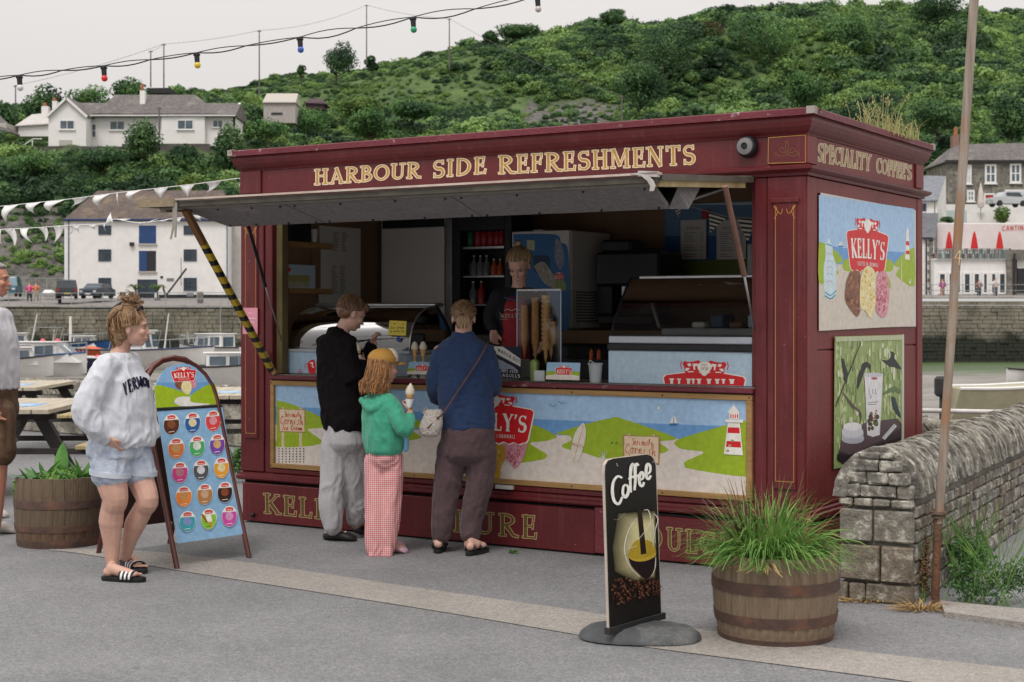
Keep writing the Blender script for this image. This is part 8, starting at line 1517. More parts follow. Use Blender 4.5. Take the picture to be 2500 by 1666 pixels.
def hairmat(n,a,b,c):
 HC[n]=a;return mat(n,a,b,.42,26,6,0,10,wear=c,wscale=55,wlo=.5,whi=.66,spec=.45)
class Fig:
 def __init__(s,label,px,py,sk,name='person'):
  g=G(px,py);s.Y=g.y;s.o=thing(name,label,'person',g);s.g=g;s.sk=sk
 def at(s,px,py,dy=0.0):return P(px,py,s.Y+dy)-s.g
 def trunk(s,mb,rows,n=24,p=2.3):return stack(mb,[(s.at(*r[0]),r[1],r[2],r[3]if len(r)>3 else s.yaw)for r in rows],3,n,p)
 def limb(s,mb,pts,rad):return limb(mb,[s.at(*p)for p in pts],rad)
 # ---- woman in the pale sweatshirt
w1=Fig('woman in pale grey college sweatshirt and denim shorts looking right',300,1408,skin('skin_w1',(.60,.36,.28)));w1.yaw=R(59.5);A=w1.at;mb=MB()
hd1=Head(A(322,800,-.02),(1,.05,-.02),.98);hd1.skull(mb);w1.limb(mb,[(306,820,.02),(296,850,.02),(288,885,.02)],[.056,.052,.07]);w1.trunk(mb,[((290,890),.10,.06),((292,940),.15,.09),((290,1010),.14,.10),((288,1100),.14,.11)])
w1.limb(mb,[(268,905,-.14),(217,1000,-.22),(262,1066,-.17)],[.036,.038,.03]);w1.limb(mb,[(318,888,.16),(348,985,.2),(372,1058,.1)],[.045,.04,.028])
hand(mb,A(264,1068,-.2),Vector((.45,.35,-.8)),Vector((.5,.85,0)),Vector((.8,-.5,0)),.8,.3);hand(mb,A(372,1058,.1),Vector((-.3,-.3,-.9)),Vector((-1,0,0)),Vector((0,-1,0)),.8,.6)
w1.limb(mb,[(274,1100,-.07),(271,1165,-.08),(281,1217,-.09),(275,1243,-.07),(271,1275,-.05),(273,1325,-.04),(274,1380,-.03)],[.085,.094,.077,.068,.072,.052,.036]);w1.limb(mb,[(330,1105,.07),(340,1160,.05),(360,1220,.0),(349,1243,.03),(331,1278,.06),(316,1320,.09),(306,1358,.12)],[.08,.082,.066,.06,.064,.046,.034])
h1,t1_=G(254,1408,.022)-w1.g,G(347,1412,.022)-w1.g;foot(mb,A(274,1385,-.03),h1,t1_,.95);h2,t2_=G(298,1368,.022)-w1.g,G(350,1392,.022)-w1.g;foot(mb,A(306,1355,.12),h2,t2_,.95)
fuse('body',mb,.0055,w1.sk,w1.o,2);hd1.face(w1.o,mat('brow_brown',(.12,.06,.03)))
M_sw=mat('pale_sweat',(.60,.62,.67),(.53,.55,.60),.9,40,6,.15,150,sheen=.3);mb=MB()
w1.trunk(mb,[((294,864),.065,.062),((290,876),.11,.08),((289,895),.155,.105),((296,945),.188,.14),((293,1010),.205,.162),((299,1062),.208,.162),((312,1090),.16,.13)])
w1.limb(mb,[(262,895,-.14),(236,940,-.2),(211,1000,-.23),(232,1040,-.22),(260,1066,-.17)],[.07,.074,.078,.064,.046]);w1.limb(mb,[(314,893,.14),(345,980,.2),(374,1055,.1)],[.08,.07,.04]);
sw_o=fuse('sweatshirt',mb,.007,M_sw,w1.o,5,folds(.011,(.05,.05,.13),3))
M_den=mat('washed_denim',(.48,.53,.62),(.28,.34,.46),.85,9,9,.3,90,contrast=(.3,.6),wear=(.66,.70,.76),wscale=7,wlo=.5,whi=.66);mb=MB();w1.trunk(mb,[((291,1066),.17,.145),((287,1090),.18,.155),((286,1112),.178,.155),((288,1130),.07,.06)]);w1.limb(mb,[(266,1105,-.06),(269,1155,-.08)],[.112,.114]);w1.limb(mb,[(326,1105,.06),(339,1150,.05)],[.105,.10]);fuse('shorts',mb,.007,M_den,w1.o,2,folds(.006,(.05,.05,.06),8))
for c,dx in(((269,1162,-.08),.113),((340,1158,.05),.1)):mb=MB();p=A(*c);mb.lathe([(dx-.01,.0),(dx+.005,0),(dx+.006,.028),(dx-.01,.028)],28,c=p);mb.v=[(x,y,z_+(x-p.x)*-.12)for x,y,z_ in mb.v];mb.build('shorts_cuff',w1.o,mat('denim_cuff',(.58,.62,.69),(.46,.5,.58),.85,20),smooth=40)
hm1=hairmat('hair_blonde',(.27,.155,.075),(.14,.07,.03),(.5,.34,.19));mb=MB();hd1.e(mb,(-.030,0,.045),(.092,.083,.084));hd1.e(mb,(-.06,0,.0),(.068,.074,.085));hd1.e(mb,(-.02,0,.125),(.05,.05,.038));hd1.e(mb,(-.075,-.01,-.06),(.035,.05,.06));fuse('hair',mb,.0055,hm1,w1.o,3);a_=hd1.at
comb(hd1,w1.o,hm1,420,(-.022,0,.03),(.104,.088,.095),lambda q:((math.cos(t:=q.uniform(-.25,3.1)),(-1 if q.random()<.6 else 1)*abs(math.sin(t))*.95+.01,-.15-.55*(t>1.4)*(t-1.4)if t>.7 else.55-.7*t),(-.15+q.gauss(0,.12),q.gauss(0,.15),1),()),.0023,3)
comb(hd1,w1.o,hm1,190,(-.03,0,.03),(.108,.088,.098),lambda q:((-.2,q.uniform(-.8,.8),1),(-1,q.uniform(-.75,.6),-.35),((-.115+q.gauss(0,.01),q.uniform(-.055,.02),-.055),(-.10,q.uniform(-.06,.0),-.10-.04*q.random()))),.0024,4,1.06)
q=random.Random(4);mb=MB()
for k in range(110):c=Vector((q.gauss(0,.022),q.gauss(0,.022),q.gauss(0,.017)));a=q.uniform(0,6.28);R_=q.uniform(.022,.04);mb.tube(crom([hd1.at(-.012+c.x+R_*math.cos(a+t),c.y+R_*math.sin(a+t)*.8,.152+c.z+.016*t*q.uniform(-.5,1))for t in(0,1.1,2.2,3.2)],2),[.0026]*6+[.0012],4,cap=False)
mb.build('hair_bun',w1.o,hm1,smooth=True,fix=False)
mb=MB();mb.tube(crom([a_(-.02,-.092,-.03),a_(.02,-.096,.04),a_(.045,-.07,.105),a_(.052,0,.128),a_(.045,.07,.105)],5),.0085,8);mb.tube(crom([a_(-.128,-.03,.085),a_(-.10,-.055,.12),a_(-.06,-.055,.145)],4),.019,8);mb.build('sunglasses',w1.o,M_black,smooth=True)
def slide(o,heel,toe,s=1.0,stripes=True,name='slide_sandal'):
 d=(toe-heel);d.z=0;L_=d.length+.03;d.normalize();sd=Vector((-d.y,d.x,0));b=heel-d*.012;b.z=-o.location.z*0;mb=MB();rings=[]
 for zz,g_ in((0,.0),(.012,.004),(.026,.002),(.028,-.004)):
  rings.append([Vector((b.x,b.y,zz))+d*(L_/2+(L_/2+g_)*math.cos(a))+sd*((.046+g_)*s*math.copysign(abs(math.sin(a))**.7,math.sin(a))*(.86+.14*math.cos(a)))for a in(6.2832*k/24 for k in range(24))])
 mb.loft(rings);so=mb.build(name,o,M_black,smooth=50)
 if stripes:
  for k in range(7):
   m_=(M_black,M_flag)[k%2];t0,t1=.46+k*.046,.46+(k+1)*.046;mb=MB();V=[]
   for t in(t0,t1):
    for j in range(11):a=math.pi*j/10;V.append(Vector((b.x,b.y,.018))+d*L_*t+sd*(.05*s*math.cos(a))+Vector((0,0,(.052-.02*(t-.46))*math.sin(a)**.8)))
   mb.add(V,[(j,j+1,12+j,11+j)for j in range(10)]);st=mb.build('strap_stripe' if k%2 else 'strap',so,m_,smooth=True,fix=False);mo_=st.modifiers.new('t','SOLIDIFY');mo_.thickness=.003
 return so
slide(w1.o,h1,t1_);slide(w1.o,h2,t2_)
# ---- boy in black fleece
w2=Fig('boy in black fleece and light grey trousers eating an ice cream',835,1322,skin('skin_b',(.58,.35,.27)));w2.yaw=R(-45);A=w2.at;mb=MB();hd2=Head(A(858,766,0),(.82,.42,-.40),.97);hd2.skull(mb)
w2.limb(mb,[(846,790,0),(832,812,0),(826,835,0)],[.052,.05,.06]);w2.trunk(mb,[((826,830),.11,.06),((838,940),.13,.09),((843,1060),.12,.09)]);w2.limb(mb,[(848,838,-.12),(862,925,-.17),(884,880,-.10)],[.04,.035,.026]);w2.limb(mb,[(800,838,.12),(876,885,.26),(912,838,.2)],[.04,.035,.026])
hand(mb,A(886,884,-.1),Vector((-.25,.3,.9)),Vector((-.9,.4,0)),Vector((.3,-.8,.3)),.82,1.0);hand(mb,A(908,842,.2),Vector((.3,0,.9)),Vector((.9,-.3,0)),Vector((-.3,-.9,0)),.82,1.0);hb=[G(792,1318)-w2.g,G(862,1322)-w2.g,G(868,1300)-w2.g,G(903,1308)-w2.g]
for i,p in enumerate(((812,1288,0),(868,1278,.12))):foot(mb,A(*p),hb[2*i]+Vector((0,0,.02)),hb[2*i+1]+Vector((0,0,.02)),.9)
for l in(((822,1070,.02),(815,1180,.0),(812,1290,0)),((868,1070,0),(868,1180,.06),(868,1280,.12))):w2.limb(mb,l,[.075,.055,.034])
fuse('body',mb,.0055,w2.sk,w2.o,2);hm2=hairmat('hair_brown',(.19,.10,.055),(.08,.04,.02),(.27,.16,.09));hd2.face(w2.o,hm2)
mb=MB();hd2.e(mb,(-.022,0,.045),(.092,.084,.084));hd2.e(mb,(-.05,0,.0),(.062,.073,.06));hd2.e(mb,(.055,0,.082),(.05,.062,.028));hd2.e(mb,(.088,0,.062),(.018,.045,.018));fuse('hair',mb,.005,hm2,w2.o,3)
comb(hd2,w2.o,hm2,560,(-.018,0,.038),(.096,.083,.088),lambda q:((-.35+q.gauss(0,.2),q.gauss(0,.25),1),((math.cos(t:=q.uniform(-3.14,3.14)),math.sin(t),.42 if abs(t)<.9 else(.0 if abs(t)<1.9 else-.45))),()),.0021,5)
M_flc=mat('black_fleece',(.014,.011,.013),(.008,.0065,.008),1,60,6,.4,140,spec=.1);mb=MB();w2.trunk(mb,[((826,800),.066,.062),((823,815),.08,.07),((822,830),.165,.095),((830,870),.19,.125),((837,940),.195,.14),((843,1010),.19,.135),((843,1050),.17,.12)])
w2.limb(mb,[(846,845,-.12),(862,925,-.18),(882,893,-.11)],[.07,.062,.042]);w2.limb(mb,[(800,842,.12),(878,890,.26),(905,850,.2)],[.07,.06,.042]);fuse('fleece',mb,.008,M_flc,w2.o,4,folds(.010,(.07,.07,.12),12,.0012))
M_jog=mat('light_jogger',(.46,.45,.46),(.40,.39,.41),.9,50,6,.15,150,sheen=.2);mb=MB();w2.trunk(mb,[((843,1030),.15,.115),((845,1080),.165,.13),((846,1115),.07,.06)]);w2.limb(mb,[(820,1085,.02),(814,1180,.0),(810,1240,0),(812,1282,0)],[.10,.09,.085,.068]);w2.limb(mb,[(868,1085,0),(867,1180,.06),(870,1235,.1),(869,1265,.12)],[.095,.085,.08,.062]);fuse('trousers',mb,.008,M_jog,w2.o,9,folds(.008,(.045,.045,.22),15))
def clog(o,heel,toe,m,s=1.0,yaw_=0):
 d=(toe-heel);d.z=0;L_=d.length+.02;d.normalize();sd=Vector((-d.y,d.x,0));mb=MB();rows=[]
 for t,w_,h_ in((0,.025,.05),(.08,.04,.055),(.3,.043,.05),(.55,.05,.07),(.8,.052,.055),(.95,.04,.035),(1,.02,.02)):c=Vector((heel.x,heel.y,0))+d*L_*t;rows.append([c+sd*(w_*s*math.cos(a))+Vector((0,0,max(0,h_*s*(.5+.5*math.sin(a))**.8)))for a in(6.2832*k/16 for k in range(16))])
 mb.loft(rows);return mb.build('clog',o,m,smooth=True)
for i in(0,2):
 c=clog(w2.o,hb[i],hb[i+1],mat('black_foam',(.022,.02,.02),rough=.6),1.0)
 for k,cc in enumerate(((.7,.5,.03),(.6,.45,.35))):mb=MB();p=hb[i].lerp(hb[i+1],.55+.2*k);mb.ball(p+Vector((0,-.03,.066)),(.010,.010,.006),n=8,k=5);mb.build('charm',c,mat('charm%d'%k,cc))
def icecone(label,p,s=1.0,tilt=(0,0),paper=True):
 o=thing('ice_cream_cone',label,'ice cream',p);o.rotation_euler=(tilt[0],tilt[1],0);mb=MB();mb.lathe([(.006,0),(.019,.085),(.024,.09),(.026,.108),(0,.108)],14);mb.build('cone',o,M_cone,smooth=50);mb=MB();mb.lathe([(.026,.104),(.032,.118),(.028,.128),(.029,.136),(.021,.146),(.021,.152),(.010,.165),(.004,.175),(0,.176)],16);mb.build('ice',o,M_soft,smooth=True)
 if paper:mb=MB();mb.lathe([(.013,.02),(.028,.075)],10);mb.build('paper',o,M_flag)
 return o
icecone('soft ice cream cone in the near hand of the boy in black',w2.g+A(877,895,-.12)+Vector((0,0,.0)),1,(0,R(-8)))
# ---- girl in green hoodie
w3=Fig('girl in yellow cap, green hoodie and red gingham trousers holding an ice cream',935,1355,skin('skin_g',(.58,.34,.26)));w3.yaw=R(-53);A=w3.at;mb=MB();hd3=Head(A(936,896,0),(.86,.50,-.06),.93);hd3.skull(mb);w3.limb(mb,[(932,920,0),(930,945,0),(930,965,0)],[.04,.038,.05]);w3.trunk(mb,[((930,975),.09,.05),((936,1110),.09,.08)])
w3.limb(mb,[(955,985,-.1),(990,1050,-.13),(1001,1006,-.06)],[.034,.03,.023]);hand(mb,A(1001,1008,-.06),Vector((-.15,.2,.95)),Vector((-.9,.3,0)),Vector((-.2,-.9,0)),.74,1.05);w3.limb(mb,[(905,985,.1),(925,1050,.2),(960,1020,.22)],[.034,.03,.023]);hand(mb,A(960,1020,.22),Vector((.8,0,.4)),Vector((0,-1,0)),Vector((0,0,1)),.7,.8)
for l in(((918,1120,.02),(918,1240,.0),(924,1335,0)),((955,1120,0),(955,1240,.03),(958,1330,.03))):w3.limb(mb,l,[.06,.045,.028])
hg=[G(950,1348)-w3.g,G(986,1351)-w3.g,G(952,1338)-w3.g,G(980,1341)-w3.g];foot(mb,A(958,1330,.03),hg[0]+Vector((0,0,.02)),hg[1]+Vector((0,0,.02)),.75);fuse('body',mb,.005,w3.sk,w3.o,2);hm3=hairmat('hair_ginger',(.42,.20,.08),(.22,.09,.03),(.56,.33,.16));hd3.face(w3.o,hm3)
mb=MB();hd3.e(mb,(-.02,0,.030),(.086,.080,.078));w3.trunk(mb,[((924,885),.072,.05,R(30)),((919,915),.078,.05,R(20)),((916,935),.075,.042,R(15)),((916,948),.05,.03,R(15))]);fuse('hair',mb,.0055,hm3,w3.o,4)
comb(hd3,w3.o,hm3,520,(-.016,0,.03),(.092,.086,.085),lambda q:((0,0,1),(math.cos(t:=q.choice((-1,1))*q.uniform(1.15,3.14)),math.sin(t),-.1),((math.cos(t)*.10-.02,math.sin(t)*.088,-.07),(math.cos(t)*.105-.035+q.gauss(0,.012),math.sin(t)*.09,-.12),(math.cos(t)*.095-.04+q.gauss(0,.015),math.sin(t)*.085,-.155-q.random()*.035))),.0024,6)
mb=MB();hd3.e(mb,(-.008,0,.052),(.108,.096,.078));mb.v=[v if(Vector(v)-hd3.c).dot(hd3.U)>.02 else tuple(Vector(v)+hd3.U*(.02-(Vector(v)-hd3.c).dot(hd3.U)))for v in mb.v];cap=mb.build('cap',w3.o,mat('mustard_cap',(.50,.27,.06),(.40,.21,.045),.85,8),smooth=60)
mb=MB();a_=hd3.at;top=[];
for k in range(11):b=-.066+.132*k/10;top+=[a_(.075+.022*(1-(b/.066)**2),b,.036-.25*b*b/.066),a_(.118+.055*(1-(b/.066)**2)**.6,b*.9,.028-1.6*b*b)]
mb.add(top,[(2*k,2*k+1,2*k+3,2*k+2)for k in range(10)]);br=mb.build('brim',cap,MATS['mustard_cap'],smooth=True,fix=False);mo_=br.modifiers.new('t','SOLIDIFY');mo_.thickness=.006
mb=MB();ellip(mb,hd3.at(.052,0,.062),hd3.F,hd3.R,hd3.U,.049,.072,.066);mb.v=[v if(Vector(v)-hd3.c).dot(hd3.U)>.034 else tuple(Vector(v)+hd3.U*(.034-(Vector(v)-hd3.c).dot(hd3.U)))for v in mb.v];mb.build('cap_front',cap,mat('cream_cap',(.66,.60,.52)),smooth=True)
M_hood=mat('green_hoodie',(.055,.36,.23),(.04,.29,.18),.9,40,6,.15,150,sheen=.25);mb=MB();w3.trunk(mb,[((928,952),.06,.055),((928,966),.10,.07),((929,982),.132,.09),((933,1025),.145,.115),((936,1070),.142,.12),((937,1092),.135,.115),((937,1108),.118,.10)]);w3.limb(mb,[(953,985,-.08),(970,1020,-.12),(990,1050,-.14),(1001,1020,-.08)],[.058,.056,.05,.033]);w3.limb(mb,[(905,985,.1),(925,1050,.2),(955,1025,.22)],[.058,.05,.033])
ellip(mb,A(910,985,-.02),Vector((1,0,0)),Vector((0,1,0)),Vector((0,0,1)),.062,.08,.05);mb.tube(crom([A(885,975,-.02),A(905,1000,-.1),A(935,985,-.11)],4),.022,10);fuse('hoodie',mb,.007,M_hood,w3.o,4,folds(.007,(.06,.06,.10),22))
mt=mat('gingham',(.62,.11,.13));t=mt.node_tree;N=t.nodes;l=t.links.new;b_=N['Principled BSDF'];tc_=N.new('ShaderNodeTexCoord');sx=N.new('ShaderNodeSeparateXYZ');l(tc_.outputs['Object'],sx.inputs[0])
def sq_(out,per):
 a=N.new('ShaderNodeMath');a.operation='MULTIPLY';a.inputs[1].default_value=6.2832/per;l(out,a.inputs[0]);b=N.new('ShaderNodeMath');b.operation='SINE';l(a.outputs[0],b.inputs[0]);c=N.new('ShaderNodeMath');c.operation='GREATER_THAN';c.inputs[1].default_value=0;l(b.outputs[0],c.inputs[0]);return c
a,b=sq_(sx.outputs['X'],.013),sq_(sx.outputs['Z'],.013);c=N.new('ShaderNodeMath');c.operation='ADD';l(a.outputs[0],c.inputs[0]);l(b.outputs[0],c.inputs[1]);d=N.new('ShaderNodeMath');d.operation='MULTIPLY';d.inputs[1].default_value=.5;l(c.outputs[0],d.inputs[0]);r=N.new('ShaderNodeValToRGB');l(d.outputs[0],r.inputs[0]);e_=r.color_ramp.elements;e_[0].color=(.70,.60,.58,1);e_[1].color=(.62,.06,.08,1);l(r.outputs[0],b_.inputs['Base Color'])
mb=MB();w3.trunk(mb,[((937,1095),.108,.092),((937,1120),.118,.10),((937,1150),.06,.05)]);w3.limb(mb,[(918,1125,.02),(917,1240,.0),(916,1320,-.01),(916,1344,-.01)],[.075,.068,.064,.058]);w3.limb(mb,[(957,1125,0),(952,1240,.0),(944,1320,0),(941,1340,0)],[.075,.07,.062,.055]);mb.box(A(900,1340,-.06),A(958,1357,.05));fuse('trousers',mb,.007,mt,w3.o,7,folds(.007,(.04,.04,.3),25))
for i in(0,2):clog(w3.o,hg[i],hg[i+1],mat('pink_foam',(.62,.38,.46),rough=.6),.8)
icecone('soft ice cream cone held up by the girl in green',w3.g+A(998,1003,-.08),.9,(0,R(4)))
o=thing('blue_pouch','small translucent blue pouch hanging at the girl\'s hip','bag',w3.g+A(990,1104,-.05));mb=MB();mb.box((-.015,-.02,0),(.02,.05,.13),bev=.012);mb.build('pouch',o,mat('blue_vinyl',(.12,.35,.55),(.2,.45,.62),.3));mb=MB();mb.tube([(0,.02,.13),(-.02,.03,.2)],.004,5);mb.build('strap',o,M_blue)
# ---- woman in blue shirt
w4=Fig('woman in navy shirt and brown trousers at the counter seen from behind',1100,1350,skin('skin_w4',(.62,.38,.30)));w4.yaw=0;A=w4.at;mb=MB();hd4=Head(A(1132,776,.02),(.04,1,-.2),.96);hd4.skull(mb);w4.limb(mb,[(1132,800,.02),(1132,822,.0),(1132,845,0)],[.056,.056,.07])
w4.trunk(mb,[((1132,845),.13,.06),((1140,1060),.12,.09)]);w4.limb(mb,[(1072,858,0),(1058,960,.04),(1085,975,.26)],[.04,.034,.026]);w4.limb(mb,[(1192,858,0),(1208,945,.05),(1185,960,.27)],[.04,.034,.026]);hand(mb,A(1085,975,.26),Vector((.4,.9,.1)),Vector((0,0,-1)),Vector((1,0,0)),.85,.4);hand(mb,A(1185,960,.27),Vector((-.4,.9,.1)),Vector((0,0,-1)),Vector((-1,0,0)),.85,.4)
hf=[G(1069,1352)-w4.g,G(1066,1325)-w4.g,G(1143,1358)-w4.g,G(1176,1345)-w4.g]
w4.limb(mb,[(1100,1100,.02),(1085,1230,.02),(1070,1325,.02)],[.08,.06,.036]);w4.limb(mb,[(1178,1100,0),(1158,1230,0),(1146,1330,-.02)],[.08,.06,.036])
hf[1]=hf[0]+Vector((.01,.235,0));hf[3]=hf[2]+Vector((.105,.18,0));foot(mb,A(1070,1325,.03),hf[0]+Vector((0,0,.03)),hf[1]+Vector((0,0,.03)),.95);foot(mb,A(1147,1330,-.02),hf[2]+Vector((0,0,.03)),hf[3]+Vector((0,0,.03)),.95);fuse('body',mb,.0055,w4.sk,w4.o,2)
hm4=hairmat('hair_darkblonde',(.21,.125,.065),(.13,.075,.035),(.45,.31,.18));mb=MB();hd4.e(mb,(-.018,0,.036),(.096,.082,.086));hd4.e(mb,(-.045,0,-.01),(.055,.062,.05));fuse('hair',mb,.005,hm4,w4.o,3);comb(hd4,w4.o,hm4,620,(-.018,0,.025),(.099,.084,.09),lambda q:((math.cos(t:=q.uniform(-2.7,2.7)),math.sin(t),.55-.35*abs(t)+q.uniform(0,.9)*(abs(t)<1.6)),(-1,q.gauss(0,.05),-.22),()),.0019,7);a_=hd4.at;q=random.Random(8)
mb=MB();mb.ball(a_(-.112,0,-.008),.017,n=12,k=8);mb.build('hair_tie',w4.o,mat('dark_tie',(.05,.03,.02)),smooth=True);mb=MB();ms=[mat('tail_%d'%i,c)for i,c in enumerate(((.52,.38,.24),(.30,.18,.095),(.13,.07,.035)))]
for k in range(150):g=q.uniform(-1,1);mb.tube(crom([a_(-.118,g*.008,-.005),a_(-.142,g*.026+q.gauss(0,.003),-.02),a_(-.142,g*.040+q.gauss(0,.004),-.055),a_(-.12,g*.034,-.09-.01*q.random())],2),[.0024]*5+[.0018,.0012],4,ms[(k+int(abs(g)*3))%3],cap=False)
mb.build('ponytail',w4.o,None,smooth=True,fix=False)
M_nav=mat('navy_linen',(.018,.045,.125),(.012,.030,.09),.85,30,8,.3,120,sheen=.15);mb=MB();w4.trunk(mb,[((1132,812,.0),.07,.062),((1132,824,.0),.085,.07),((1131,838),.145,.082),((1132,862),.178,.10),((1134,920),.178,.11),((1137,980),.178,.118),((1141,1025),.178,.128),((1142,1046),.172,.128),((1142,1056),.13,.10)])
w4.limb(mb,[(1080,862,0),(1066,910,.01),(1062,962,.05),(1084,975,.24)],[.06,.06,.052,.038]);w4.limb(mb,[(1187,862,0),(1200,910,.01),(1206,948,.06),(1187,960,.25)],[.06,.058,.05,.038]);fuse('shirt',mb,.008,M_nav,w4.o,4,folds(.008,(.13,.13,.04),31))
M_bt=mat('brown_linen',(.098,.058,.064),(.068,.040,.046),.9,30,8,.3,120,sheen=.15);mb=MB();w4.trunk(mb,[((1142,1035),.16,.12),((1142,1070),.172,.14),((1140,1110),.175,.14),((1137,1135),.07,.06)]);w4.limb(mb,[(1105,1100,.01),(1094,1180,.02),(1082,1255,.02),(1078,1302,.02)],[.10,.092,.075,.064]);w4.limb(mb,[(1177,1100,0),(1170,1180,0),(1154,1255,0),(1148,1302,-.01)],[.10,.09,.074,.063]);fuse('trousers',mb,.008,M_bt,w4.o,9,folds(.0075,(.05,.05,.1),35))
for i in(0,2):
 s_=slide(w4.o,hf[i],hf[i+1],.95,False,'sandal');d=(hf[i+1]-hf[i]).normalized();sd=Vector((-d.y,d.x,0))
 for t,h_,w_ in((.12,.075,.036),(.42,.062,.044),(.72,.045,.048)):mb=MB();c=hf[i]+d*.235*t;mb.tube([c+sd*(w_*math.cos(a))+Vector((0,0,.028+h_*.62*math.sin(a)))for a in(math.pi*k/10 for k in range(11))],.008,6);mb.build('strap',s_,M_black,smooth=True)
bg_=thing('handbag','cream woven crossbody bag with brown leather strap on the navy shirt','bag',w4.g+A(1055,1040,-.13));B_=lambda*p:A(*p)-A(1055,1040,-.13)
mb=MB();stack(mb,[(B_(1060,1000,-.13),.05,.022,0),(B_(1058,1012,-.13),.062,.035,0),(B_(1052,1040,-.14),.076,.045,0),(B_(1050,1058,-.14),.066,.042,0),(B_(1050,1067,-.14),.035,.025,0)],3,20);fuse('pouch',mb,.006,mat('woven_cream',(.58,.53,.49),(.46,.41,.38),.9,60,3,1.0,90),bg_,2,lambda co,no:co+no*(.0022*np.sin(co[:,2]*500)*np.sin(co[:,0]*420))[:,None])
M_lea=mat('brown_leather',(.14,.065,.04),(.09,.04,.025),.5,20);mb=MB();mb.tube(crom([B_(1192,834,-.0),B_(1188,842,-.09),B_(1168,880,-.125),B_(1125,945,-.14),B_(1085,1005,-.155),B_(1070,1020,-.16),B_(1044,1046,-.19)],4),.0055,8);mb.build('strap',bg_,M_lea,smooth=True);mb=MB();mb.ball(B_(1069,1021,-.165),.011,n=8,k=6);mb.build('knot',bg_,M_lea)
# ---- server behind the counter
w5=Fig('blonde server in red apron and black cardigan behind the counter',1262,1290,skin('skin_s',(.70,.42,.33)));w5.yaw=0;A=w5.at;mb=MB();w5.Y=10.72;w5.o.location=w5.g=Vector((.04,10.72,.22));A=w5.at;hd5=Head(A(1268,648,0),(-.3,-.8,-.62),.98);hd5.skull(mb)
w5.limb(mb,[(1268,672,.0),(1268,692,.03),(1266,712,.04)],[.052,.05,.06]);w5.trunk(mb,[((1266,715,.04),.14,.07),((1262,800,.02),.14,.09),((1262,900),.14,.09),((1262,1000),.13,.1)]);w5.limb(mb,[(1222,722,0),(1203,775,-.02),(1206,812,-.1)],[.04,.034,.026]);hand(mb,A(1206,808,-.1),Vector((0,-.5,-.85)),Vector((.3,-.6,0)),Vector((1,0,0)),.85,.5);w5.limb(mb,[(1312,722,0),(1338,790,0),(1325,840,-.12)],[.04,.034,.026]);hand(mb,A(1325,840,-.12),Vector((-.3,-.5,-.7)),Vector((-.6,-.3,0)),Vector((0,-1,0)),.85,.5)
for x in(1245,1282):w5.limb(mb,[(x,1000,.0),(x,1100,.0),(x,1215,.0)],[.075,.05,.04])
fuse('body',mb,.0055,w5.sk,w5.o,2);hm5=hairmat('hair_fair',(.40,.27,.14),(.24,.15,.07),(.5,.37,.21));hd5.face(w5.o,hm5);mb=MB();hd5.e(mb,(-.025,0,.052),(.09,.084,.082));hd5.e(mb,(-.045,0,.0),(.055,.078,.075));mb.tube(crom([hd5.at(-.07,0,.14),hd5.at(-.13,.03,.10),hd5.at(-.12,.08,.0),hd5.at(-.09,.10,-.09)],4),[.02]*5+[.028]*4+[.022]*3+[.01],10);fuse('hair',mb,.0055,hm5,w5.o,3);comb(hd5,w5.o,hm5,420,(-.02,0,.035),(.096,.088,.092),lambda q:((math.cos(t:=q.uniform(-2.6,2.6)),math.sin(t),.45-.4*(abs(t)>1.1)),(-.75,q.gauss(0,.08),.75),((-.12+q.gauss(0,.01),.02,.12),(-.13,.06+q.gauss(0,.012),.02),(-.09,.095+q.gauss(0,.015),-.08))if q.random()<.5 else()),.0022,8)
mb=MB();w5.trunk(mb,[((1268,704,.05),.085,.06),((1267,716,.04),.165,.09),((1262,770,.02),.168,.115),((1262,830),.165,.12),((1262,900),.17,.12),((1262,960),.15,.11)]);w5.limb(mb,[(1218,728,.02),(1199,778,0),(1204,800,-.08)],[.068,.06,.045]);w5.limb(mb,[(1316,728,.02),(1342,790,0),(1328,830,-.1)],[.068,.06,.046]);fuse('cardigan',mb,.008,mat('black_knit',(.014,.014,.019),(.010,.010,.013),.9,40),w5.o,3,folds(.006,(.06,.06,.12),40))
M_apr=mat('red_apron',(.33,.022,.035),(.27,.018,.028),.8,20);mb=MB();sec=[]
for(x,y),w_,d_ in(((1263,725),.075,.08),((1261,745),.095,.115),((1260,790),.125,.135),((1260,850),.14,.142),((1260,950),.14,.142)):c=A(x,y,0);sec.append([c+Vector((math.sin(a)*w_*1.02,-math.cos(a)*d_,0))for a in np.linspace(-1.25,1.25,13)])
mb.add([p for r_ in sec for p in r_],[(i*13+j,i*13+j+1,(i+1)*13+j+1,(i+1)*13+j)for i in range(4)for j in range(12)]);ap=mb.build('apron',w5.o,M_apr,smooth=True,fix=False);mo_=ap.modifiers.new('t','SOLIDIFY');mo_.thickness=.004;mo_.offset=0
ar=Art(lambda px,py:P(px,py,10.72-.146+(px-1260)**2*3e-5)-w5.g,(0,-1,0),.00004,.0004);c=rgb('B9A79C');lettering(ar,"KELLY'S",[z6(232,838),z6(392,832),z6(392,862),z6(232,868)],[(0,c)],GL,.08);ar.stroke([z6(222,826),z6(228,880),z6(400,876),z6(404,820)],.9,c);ar.stroke([z6(255,812),z6(280,800),z6(310,812),z6(340,800),z6(370,808)],2,c,3);ar.build('logo',ap)
mb=MB();mb.tube([A(1250,728,-.085),A(1262,716,-.06),A(1280,700,.0)],.005,6);mb.tube(crom([A(1232,727,-.075),A(1262,733,-.105),A(1294,727,-.07)],4),.006,6);mb.build('apron_trim',ap,M_blue)
